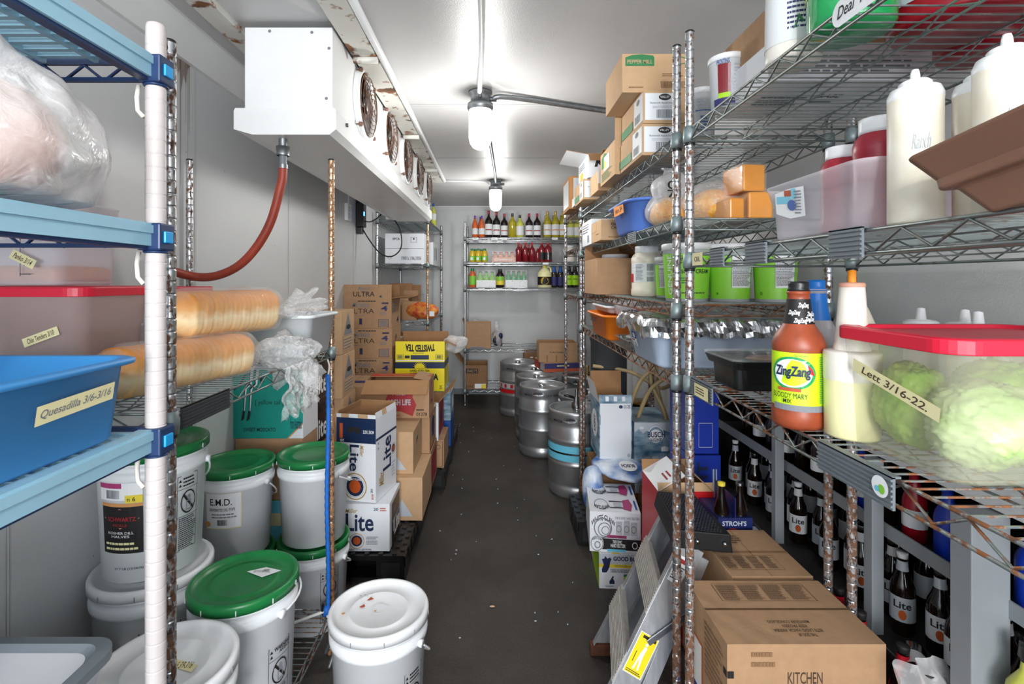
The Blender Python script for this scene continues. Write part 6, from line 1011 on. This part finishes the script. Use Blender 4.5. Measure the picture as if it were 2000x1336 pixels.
carton('plain brown torn box edge between the seltzer case and the orange pack', PX(1262, 2.72), 2.60, .0, .02, .25, .36, base='card', name='cardboard_sheet', cat='cardboard')
carton('brown opened box standing under the blue busch wrapper', PX(1165, 2.98), 2.97, .147, .24, .33, .25, base='card_dark', open_top=True)
b = MB(); b.blob((0, 0, 0), (.15, .16, .035), 'busch_bright', amp=.25, fr=9, seed=5, sub=4); deco(b, flat((-.06, -.13, .03), (.13, 0, 0), (0, .08, .02)), [('e', .5, .5, .4, .5, 'paper_white'), ('t', 'BUSCH', .2, .35, .8, .65, 'ink_navy', {'rot': 180, 'bold': .04})], lift=.012); solo('beer_wrapper', 'bright blue and white crumpled BUSCH wrapper below the blank white box side', 'wrapper', b, loc=(.70, 2.92, .44), rot=(R(8), R(4), R(10)))
b = MB(); b.blob((0, 0, 0), (.055, .07, .13), 'busch_bright', amp=.35, fr=9, seed=15, sub=4); solo('beer_wrapper', 'blue and white wrapper bunched behind the rack post left of the wrapper pile', 'wrapper', b, loc=(.535, 2.86, .33))
carton('upright opened BUSCH box with blank white side and torn brown lid', PX(1170, 2.95), 2.95, .47, .19, .26, .325, base='mountain_blue', name='beer_box', cat='beer box', faces={'F': [('q', .03, .01, .97, .99, 'carton_white'), ('e', .66, .93, .06, .03, 'ink_navy'), ('q', .74, .90, .84, .96, 'paper_grey'), ('t', '30', .86, .9, .95, .97, 'ink_navy', {'rot': 270}), ('e', .9, .07, .05, .035, 'paper_grey'), ('l', .03, .5, .05, .9, 1, 'ink_grey')], 'L': [('e', .5, .55, .32, .25, 'paper_white'), ('t', 'LIGHT', .4, .4, .6, .7, 'ink_navy', {'rot': 90, 'bold': .04})]}, flaps=[('F', .045, -12, 'mountain_blue', [('q', .2, .2, .3, .8, 'can_silver'), ('q', .45, .2, .55, .8, 'can_silver'), ('q', .7, .2, .8, .8, 'can_silver')]), ('B', .14, 4, 'card', [('q', .4, .1, .6, .5, 'paper_white')]), ('L', .12, 14, 'carton_white')])
BU = [('p', [(0, 1), (0, .78), (.12, .86), (.22, .76), (.32, .82), (.5, .74), (.72, .84), (1, .76), (1, 1)], 'paper_grey'), ('e', .55, .74, .20, .18, 'paper_white'), ('e', .55, .74, .185, .165, 'mountain_blue'), ('e', .55, .72, .17, .13, 'paper_white'), ('t', 'BUSCH', .34, .68, .78, .80, 'ink_navy', {'bold': .025}), ('t', 'LIGHT', .42, .60, .70, .66, 'ink_navy', {'bold': .02}), ('t', '30', .13, .86, .24, .91, 'paper_white', {'bold': .04}), ('p', [(.68, .38), (.86, .38), (.86, .46), (.77, .49), (.68, .46)], 'paper_white')] + \
     [z for q in (.33, .53, .73) for z in (('q', q - .075, .03, q + .075, .24 + (.03 if q == .53 else 0), 'can_silver'), ('e', q, .13, .07, .08, 'paper_white'), ('t', 'BUSCH', q - .06, .11, q + .06, .15, 'ink_navy', {'bold': .03}), ('q', q - .06, .24, q + .06, .265, 'paper_grey'))]
carton('dark blue BUSCH LIGHT thirty pack with three cans printed, on the beer pile', PX(1238, 2.95), 2.94, .42, .225, .36, .265, base='mountain_blue', name='beer_case', cat='beer case', faces={'F': BU})
carton('pale blue BUSCH LIGHT pack under the thirty pack, partly hidden by the red box', PX(1240, 2.89), 2.89, .300, .26, .36, .115, base='mountain_blue', name='beer_case', cat='beer case', faces={'F': [('q', 0, 0, 1, 1, 'paper_grey'), ('e', .52, .35, .25, .6, 'paper_white'), ('t', 'BUSCH', .3, .35, .78, .75, 'ink_navy', {'bold': .025}), ('t', 'LIGHT', .4, .08, .68, .28, 'ink_navy', {'bold': .04})]})
carton('orange and blue printed pack below the pale blue pack', PX(1246, 2.9), 2.89, .148, .24, .32, .15, base='pack_orange', name='beer_case', cat='beer case', faces={'F': [('e', .2, .75, .1, .15, 'label_yellow'), ('q', 0, 0, 1, .3, 'mountain_blue')]})
carton('red beer box with white lining flaps folded open at the front posts', PX(1286, 2.12), 2.12, .0, .23, .24, .626, base='carton_red', name='beer_box', cat='beer box', faces={'F': [('p', [(0, .72), (.38, .70), (.55, 1), (0, 1)], 'card_light')]}, flaps=[('F', .035, -20, 'card_light'), ('L', .13, -60, 'carton_white', [('l', .5, .4, .8, .7, 2, 'ink_red')]), ('R', .13, -48, 'carton_white', [('l', .2, .2, .8, .7, 3, 'ink_grey')]), ('B', .05, 10, 'card')])
for i, (x, y, z, w, d, h, f) in enumerate(((.90, 2.40, .36, .15, .26, .32, [('t', 'LIGHT', .25, .1, .6, .9, 'ink_navy', {'rot': 90, 'bold': .04}), ('q', .75, .3, .80, .8, 'paper_grey'), ('q', .84, .3, .88, .8, 'paper_grey')]), (.90, 2.41, .685, .145, .25, .29, [('t', 'BUD LIGHT', .1, .55, .2, .95, 'paper_grey', {'rot': 270}), ('o', .35, .1, .8, .5, .01, 'paper_grey')]), (.90, 2.395, .0, .15, .26, .355, []))):
    carton(('blue Bud Light case standing behind the two front posts', 'blue Bud Light case topmost behind the two front posts', 'plain blue crate like case at the bottom behind the two front posts')[i], x, y, z, w, d, h, base='bud_blue', name='beer_case', cat='beer case', faces={'F': f})
# six pack carrier
rt = thing('six_pack_carrier', "dark blue STROH'S bottle carrier with two capped bottles", 'bottle carrier', (.90, 2.02, .49))
b = MB(); b.box(-.065, .065, -.09, .09, 0, .115, 'stroh_blue'); b.box(-.002, .002, -.09, .09, .115, .19, 'stroh_blue'); deco(b, flat((-.065, -.09, 0), (.13, 0, 0), (0, 0, .115)), [('t', "STROH'S", .12, .74, .82, .90, 'paper_grey', {'bold': .02}), ('e', .42, .36, .20, .27, 'orange_copper'), ('r', .42, .36, .24, .32, .1, 'ink_red'), ('e', .42, .36, .10, .15, 'ink_red')]); b.obj('carton_sleeve', rt)
for i, x in enumerate((-.035, .035)):
    c = MB(); c.lathe([(.028, .10), (.028, .13), (.014, .18), (.012, .225)], 'beer_glass', 14, c=(x, -.05)); c.obj('bottle', rt); k = MB(); k.lathe([(.0135, .222), (.0145, .235), (0, .238)], ('label_yellow', 'steel_dark')[i], 14, c=(x, -.05)); k.obj('bottle_cap', rt)
carton('grey blue flat carton under the bottle carrier', .765, 1.92, .40, .30, .19, .088, base='paper_grey')
carton('brown box hidden under the grey blue flat carton', .765, 1.93, .0, .28, .18, .398, base='card')
# kitchen essentials boxes
KT = [('q', 0, .485, 1, .515, 'card_dark'), ('t', 'THIS SIDE UP', .50, .10, .62, .14, 'ink_brown', {'rot': 180}), ('t', 'ESTE LADO HACIA ARRIBA', .36, .16, .68, .20, 'ink_brown', {'rot': 180}), ('t', 'KEEP FROZEN', .44, .22, .6, .26, 'ink_brown', {'rot': 180}), ('t', 'MANTENER CONGELADO', .36, .28, .64, .32, 'ink_brown', {'rot': 180}), ('o', .16, .62, .84, .92, .004, 'ink_brown')] + [('l', .18 + .165 * i, .64, .33 + .165 * i, .90, 14, 'ink_brown') for i in range(4)]
carton('large near brown Kitchen Essentials frozen food box at bottom right', .583, 1.295, .33, .402, .275, .25, base='card', faces={'T': KT, 'F': [('t', 'KITCHEN', .38, .60, .60, .72, 'ink_brown', {'bold': .01}), ('t', 'ESSENTIALS', .38, .50, .60, .58, 'ink_brown', {'bold': .01}), ('t', '1/4" SHOESTRING', .38, .36, .58, .41, 'ink_brown'), ('t', 'FRENCH FRIED POTATOES', .22, .2, .8, .3, 'ink_brown'), ('q', 0, .66, .04, .73, 'ink_black'), ('l', .15, .75, .3, .95, 2, 'card_dark')], 'L': [('q', .10, .0, .45, .55, 'orange_copper'), ('q', .12, .0, .42, .52, 'paper_white'), ('q', .93, .66, 1, .73, 'ink_black'), ('l', .5, .3, .95, .9, 10, 'card_dark')]})
carton('brown frozen food box behind the near Kitchen Essentials one', .735, 1.60, .34, .255, .30, .235, base='card', faces={'T': [('q', 0, .46, 1, .50, 'card_dark'), ('o', .02, .12, .74, .40, .004, 'ink_brown')] + [('l', .04 + .17 * i, .14, .18 + .17 * i, .38, 10, 'ink_brown') for i in range(4)] + [('l', .05, .65, .55, .85, 4, 'ink_brown')]})
def crate(label, x0, x1, y0, y1, z0, z1, m, name='milk_crate'):
    rt = thing(name, label, 'crate', ((x0 + x1) / 2, (y0 + y1) / 2, z0)); w, d, h = x1 - x0, y1 - y0, z1 - z0; b = MB(); b.box(-w / 2, w / 2, -d / 2, d / 2, 0, .01, m)
    for s in (-1, 1): b.box(min(s * w / 2, s * (w / 2 - .006)), max(s * w / 2, s * (w / 2 - .006)), -d / 2, d / 2, 0, h, m); b.box(-w / 2, w / 2, min(s * d / 2, s * (d / 2 - .006)), max(s * d / 2, s * (d / 2 - .006)), 0, h, m)
    for s in (-1, 1): b.box(min(s * w / 2, s * (w / 2 + .006)), max(s * w / 2, s * (w / 2 + .006)), -d / 2 - .006, d / 2 + .006, h - .02, h, m)
    b.obj('crate_body', rt, bevel=.002); return rt
crate('blue plastic crate under the near Kitchen Essentials box', .60, .975, 1.30, 1.56, .0, .328, 'bud_blue')
crate('blue plastic crate under the rear frozen food box', .74, .985, 1.61, 1.88, .0, .338, 'bud_blue')
# ================================================================ STEP LADDER leaning at the right
def ladder():
    rt = thing('step_ladder', 'folded aluminium step ladder with a black top step leaning by the right posts', 'ladder', (0, 0, 0))
    def bar(p, q, w, t, m, nm, ribs=0, flange=0):
        p, q = Vector(p), Vector(q); ax = (q - p).normalized(); n = Vector((0, 1, 0)); u = ax.cross(n).normalized(); vs = []; b = MB()
        for e in (p, q):
            for a, c in ((-1, -1), (1, -1), (1, 1), (-1, 1)): vs.append(e + u * a * w / 2 + n * c * t / 2)
        b.add(vs, [(0, 3, 2, 1), (4, 5, 6, 7), (0, 1, 5, 4), (1, 2, 6, 5), (2, 3, 7, 6), (3, 0, 4, 7)], m)
        if flange:
            for s in (-1, 1):
                vs = []
                for e in (p, q):
                    for a, c in ((s * (w / 2 - .003), 0), (s * w / 2, 0), (s * w / 2, flange), (s * (w / 2 - .003), flange)): vs.append(e + u * a + n * c)
                b.add(vs, [(0, 3, 2, 1), (4, 5, 6, 7), (0, 1, 5, 4), (1, 2, 6, 5), (2, 3, 7, 6), (3, 0, 4, 7)], m)
        b.obj(nm, rt, bevel=.0015); return p, q, u, ax, n
    A0, A1 = (.325, 1.635, .03), (.665, 1.735, .60); B0, B1 = (.42, 2.06, .03), (.70, 2.03, .60)
    p, q, u, ax, n = bar(A0, A1, .085, .006, 'alu', 'front_rail', flange=.022); bar(B0, B1, .075, .006, 'alu', 'front_rail', flange=-.022)
    bar((.425, 1.66, .03), (.70, 1.74, .56), .045, .012, 'alu', 'rear_rail'); bar((.50, 2.06, .03), (.73, 2.03, .56), .045, .012, 'alu', 'rear_rail')
    for k, t in enumerate((.33, .68)):
        a = Vector(A0).lerp(Vector(A1), t); c = Vector(B0).lerp(Vector(B1), t); b = MB(); d = (Vector(A1) - Vector(A0)).normalized(); sd = Vector((0, 1, 0)).cross(d).normalized()
        wv = Vector((.085, 0, .0)); b.add([a - d * .05 - sd * .045, c - d * .05 - sd * .045, c + d * .05 - sd * .045, a + d * .05 - sd * .045, a - d * .05 - sd * .025, c - d * .05 - sd * .025, c + d * .05 - sd * .025, a + d * .05 - sd * .025], [(0, 1, 2, 3), (7, 6, 5, 4), (0, 4, 5, 1), (1, 5, 6, 2), (2, 6, 7, 3), (3, 7, 4, 0)], 'alu_step')
        for r_ in range(9): z = -.045 + .01 * r_; b.tube([a + d * z - sd * .047, c + d * z - sd * .047], .002, 'alu_step', 4)
        b.obj('step', rt)
    for P_ in (A0, B0, (.425, 1.66, .03), (.50, 2.06, .03)): f = MB(); f.box(P_[0] - .045, P_[0] + .035, P_[1] - .018, P_[1] + .018, 0, .045, 'rust_brown'); f.obj('foot', rt, bevel=.004)
    s = MB(); s.add([(-.095, -.165, -.0), (.10, -.165, -.0), (.085, .165, 0), (-.08, .165, 0), (-.085, -.16, .06), (.09, -.16, .06), (.075, .16, .06), (-.07, .16, .06)], [(0, 3, 2, 1), (4, 5, 6, 7), (0, 1, 5, 4), (1, 2, 6, 5), (2, 3, 7, 6), (3, 0, 4, 7)], 'black_plastic')
    for i in range(13):
        for j in range(26):
            x = -.066 + .0105 * i + (.005 if j % 2 else 0); y = -.15 + .0116 * j; s.add([(x - .004, y, .0605), (x, y - .004, .0615), (x + .004, y, .0605), (x, y + .004, .0615)], [(0, 1, 2, 3)], 'galv')
    o = s.obj('top_step', rt, bevel=.004); o.location = (.695, 1.87, .60); o.rotation_euler = (0, R(4), R(-3))
    for x in (-.02, .07): k = MB(); k.lathe([(0, 0), (.008, 0), (.008, .004), (0, .005)], 'chrome', 10); kk = k.obj('rivet', o); kk.location = (x, -.168, .03); kk.rotation_euler = (R(90), 0, 0)
    L_ = (Vector(A1) - Vector(A0)).length; O = Vector(A0) + Vector((0, -.0035, 0)); b = MB()   # stickers on the near rail
    fm = flat(O + ax * L_ * .33 + u * -.034, u * .068, ax * .135); f2 = flat(O + ax * L_ * .33 + u * .034, u * -.068, ax * .135); fm = f2 if (u * .068).cross(ax).y > 0 else fm
    deco(b, fm, [('q', 0, 0, 1, 1, 'paper_white'), ('q', .04, .02, .96, .98, 'ladder_yellow'), ('q', .2, .88, .9, .95, 'ink_black'), ('p', [(.35, .15), (.45, .15), (.5, .45), (.6, .15), (.68, .15), (.62, .5), (.65, .7), (.5, .72), (.42, .5)], 'paper_white'), ('e', .55, .77, .07, .04, 'paper_white'), ('q', .2, .3, .23, .55, 'ink_black'), ('l', .1, .04, .9, .12, 2, 'ink_brown')], lift=.0012); b.obj('yellow_sticker', rt); b = MB()
    fm = flat(O + ax * L_ * .80 + u * -.034, u * .05, ax * .09) if (u).cross(ax).y < 0 else flat(O + ax * L_ * .80 + u * .034, u * -.05, ax * .09)
    deco(b, fm, [('q', 0, 0, 1, 1, 'paper_white'), ('q', .2, .75, .8, .9, 'ink_red'), ('l', .1, .1, .9, .65, 6, 'ink_black')], lift=.0012); b.obj('warning_sticker', rt)
    bar(Vector(A0).lerp(Vector(A1), .5) + Vector((0, -.012, 0)), Vector((.66, 1.70, .42)) + Vector((0, -.012, 0)), .02, .004, 'galv', 'spreader_brace')
mat('rust_brown', '#5f3520', .85, var=.4, vs=40); ladder()
# ================================================================ BAR BOTTLE COOLER behind the right rack
def angle_frame():
    rt = thing('bottle_cooler_rack', 'grey painted steel frame with two long bottle shelves behind the right rack', 'bottle rack', (0, 0, 0))
    b = MB(); b.box(1.15, 1.72, .5, 2.72, .745, .752, 'dark_grey'); b.box(1.145, 1.15, .5, 2.72, .745, .785, 'frame_grey'); b.obj('upper_shelf', rt)
    b = MB(); b.box(1.10, 1.76, .5, 2.72, .455, .462, 'cooler_dark'); b.box(1.095, 1.10, .5, 2.72, .445, .466, 'galv'); b.obj('lower_shelf', rt)
    for x0, x1, y0, y1 in ((1.062, 1.15, 1.145, 1.20), (1.10, 1.135, 1.50, 1.535), (1.10, 1.135, 2.02, 2.05), (1.10, 1.135, 2.70, 2.73)):
        c = MB(); c.box(x0, x1, y0, y1, .0, .975, 'frame_grey'); c.obj('upright', rt, bevel=.002)
    return rt
angle_frame()
rn = random.Random(21); k = 0
LAB = ['bottle_label', 'bottle_label', 'can_silver', 'paper_grey']
for j in range(19):
    y = .98 + j * .088 + rn.uniform(-.01, .01); x = 1.20 + (.035 if j % 2 else 0)
    if 1.10 < y < 1.24 and x < 1.2: continue
    g = 'amber' if j < 2 else 'beer_glass'
    bottle('dark beer bottle, front row of the lower cooler shelf, %s from the near end' % ORD[j], x, y, .463, 'beer', .031, .235, g, LAB[j % 4], 'steel_dark' if j % 3 else 'cap_white', group='beer bottles on the lower cooler shelf', capz=.93, labz=(.18, .48), neck=(.78, .90, LAB[(j + 1) % 4]), sub=[('t', 'Lite', .15, .55, .85, .85, 'ink_black', {'bold': .02}), ('e', .5, .3, .15, .2, 'orange_copper')], name='beer_bottle', seg=16)
for j in range(14):
    y = 1.02 + j * .12; bottle('dark beer bottle, rear row of the lower cooler shelf, %s from the near end' % ORD[j], 1.36, y, .463, 'beer', .031, .235, 'beer_glass', LAB[(j + 1) % 4], 'steel_dark', group='beer bottles in the rear row of the lower cooler shelf', capz=.93, labz=(.18, .48), name='beer_bottle', seg=12)
for j in range(17):
    y = .72 + j * .108; g = ('beer_glass', 'bud_blue', 'red_jug', 'beer_glass', 'bud_blue')[j % 5] if j < 10 else 'beer_glass'
    bottle('bottle standing on the upper cooler shelf, %s from the near end' % ORD[j], 1.205, y, .753, 'beer', .030, .205, g, 'bottle_label' if j % 2 else None, 'steel_dark', group='bottles on the upper cooler shelf', capz=.93, labz=(.2, .45), name='beer_bottle', seg=12)
for i, (x, y) in enumerate(((1.06, 1.335), (1.045, 1.47), (1.06, 1.585), (1.045, 1.24))):
    bottle(('red necked beer bottle, nearest but one beside the big frozen food box', 'red necked beer bottle right behind the round rack posts', 'red necked beer bottle farthest beside the frozen food boxes', 'red necked beer bottle nearest the camera beside the plastic film')[i], x, y, .30, 'beer', .031, .25, 'beer_glass', 'carton_red', 'ink_black', name='beer_bottle', group='red necked beer bottles beside the frozen food boxes', capz=.93, neck=(.70, .91, 'cap_crimson'), labz=(.15, .45), seg=20)
carton('dark drink case carrying the red necked bottles beside the frozen food boxes', 1.0, 1.21, .147, .095, .48, .15, base='carton_navy', name='drink_case', cat='drink case', faces={'F': [('q', 0, .6, 1, .85, 'bud_blue')], 'L': [('q', 0, .0, 1, .55, 'carton_yellow')]})
carton('blue and yellow box with dark lettering under the red necked bottles', .998, 1.215, .0, .098, .47, .146, base='carton_blue', name='drink_case', cat='drink case', faces={'F': [('q', 0, 0, 1, .6, 'carton_yellow'), ('t', 'TEA', .1, .1, .9, .55, 'ink_black')]})
bt_ = bottle('clear empty looking bottle with white label lying on the lower cooler shelf', 1.13, 1.39, .494, 'beer', .029, .22, 'beer_glass', 'bottle_label', 'steel_dark', name='beer_bottle', tilt=(R(90), 0, R(-35)), labz=(.2, .45), capz=.93)
for i, (y, g) in enumerate(((1.00, 'amber'), (.92, 'amber'), (1.08, 'wine_white'))):
    bottle('amber glass liquor bottle standing right of the wide grey upright, %s in its row' % ORD[i], 1.12 + .0 * i, y, .463 if i else .463, 'wine', .036, .27, g, 'label_yellow' if i == 0 else 'bottle_label', 'cap_black', name='liquor_bottle', group='liquor bottles beside the wide upright', labz=(.15, .5))
b = MB(); rings = [[(.15 * (k / 24 - .5), .05 * noise.noise(Vector((k * .2, t * .3, 3))) + .01 * t, .02 * t + .012 * noise.noise(Vector((k * .25, t * .3, 8)))) for k in range(25)] for t in range(9)]
b.add([p for r_ in rings for p in r_], [(i * 25 + k, i * 25 + k + 1, (i + 1) * 25 + k + 1, (i + 1) * 25 + k) for i in range(8) for k in range(24)], 'milky_film', True); solo('plastic_film', 'crumpled clear plastic film beside the near frozen food box at the lower right', 'wrap', b, loc=(1.04, 1.16, .42), rz=R(15))
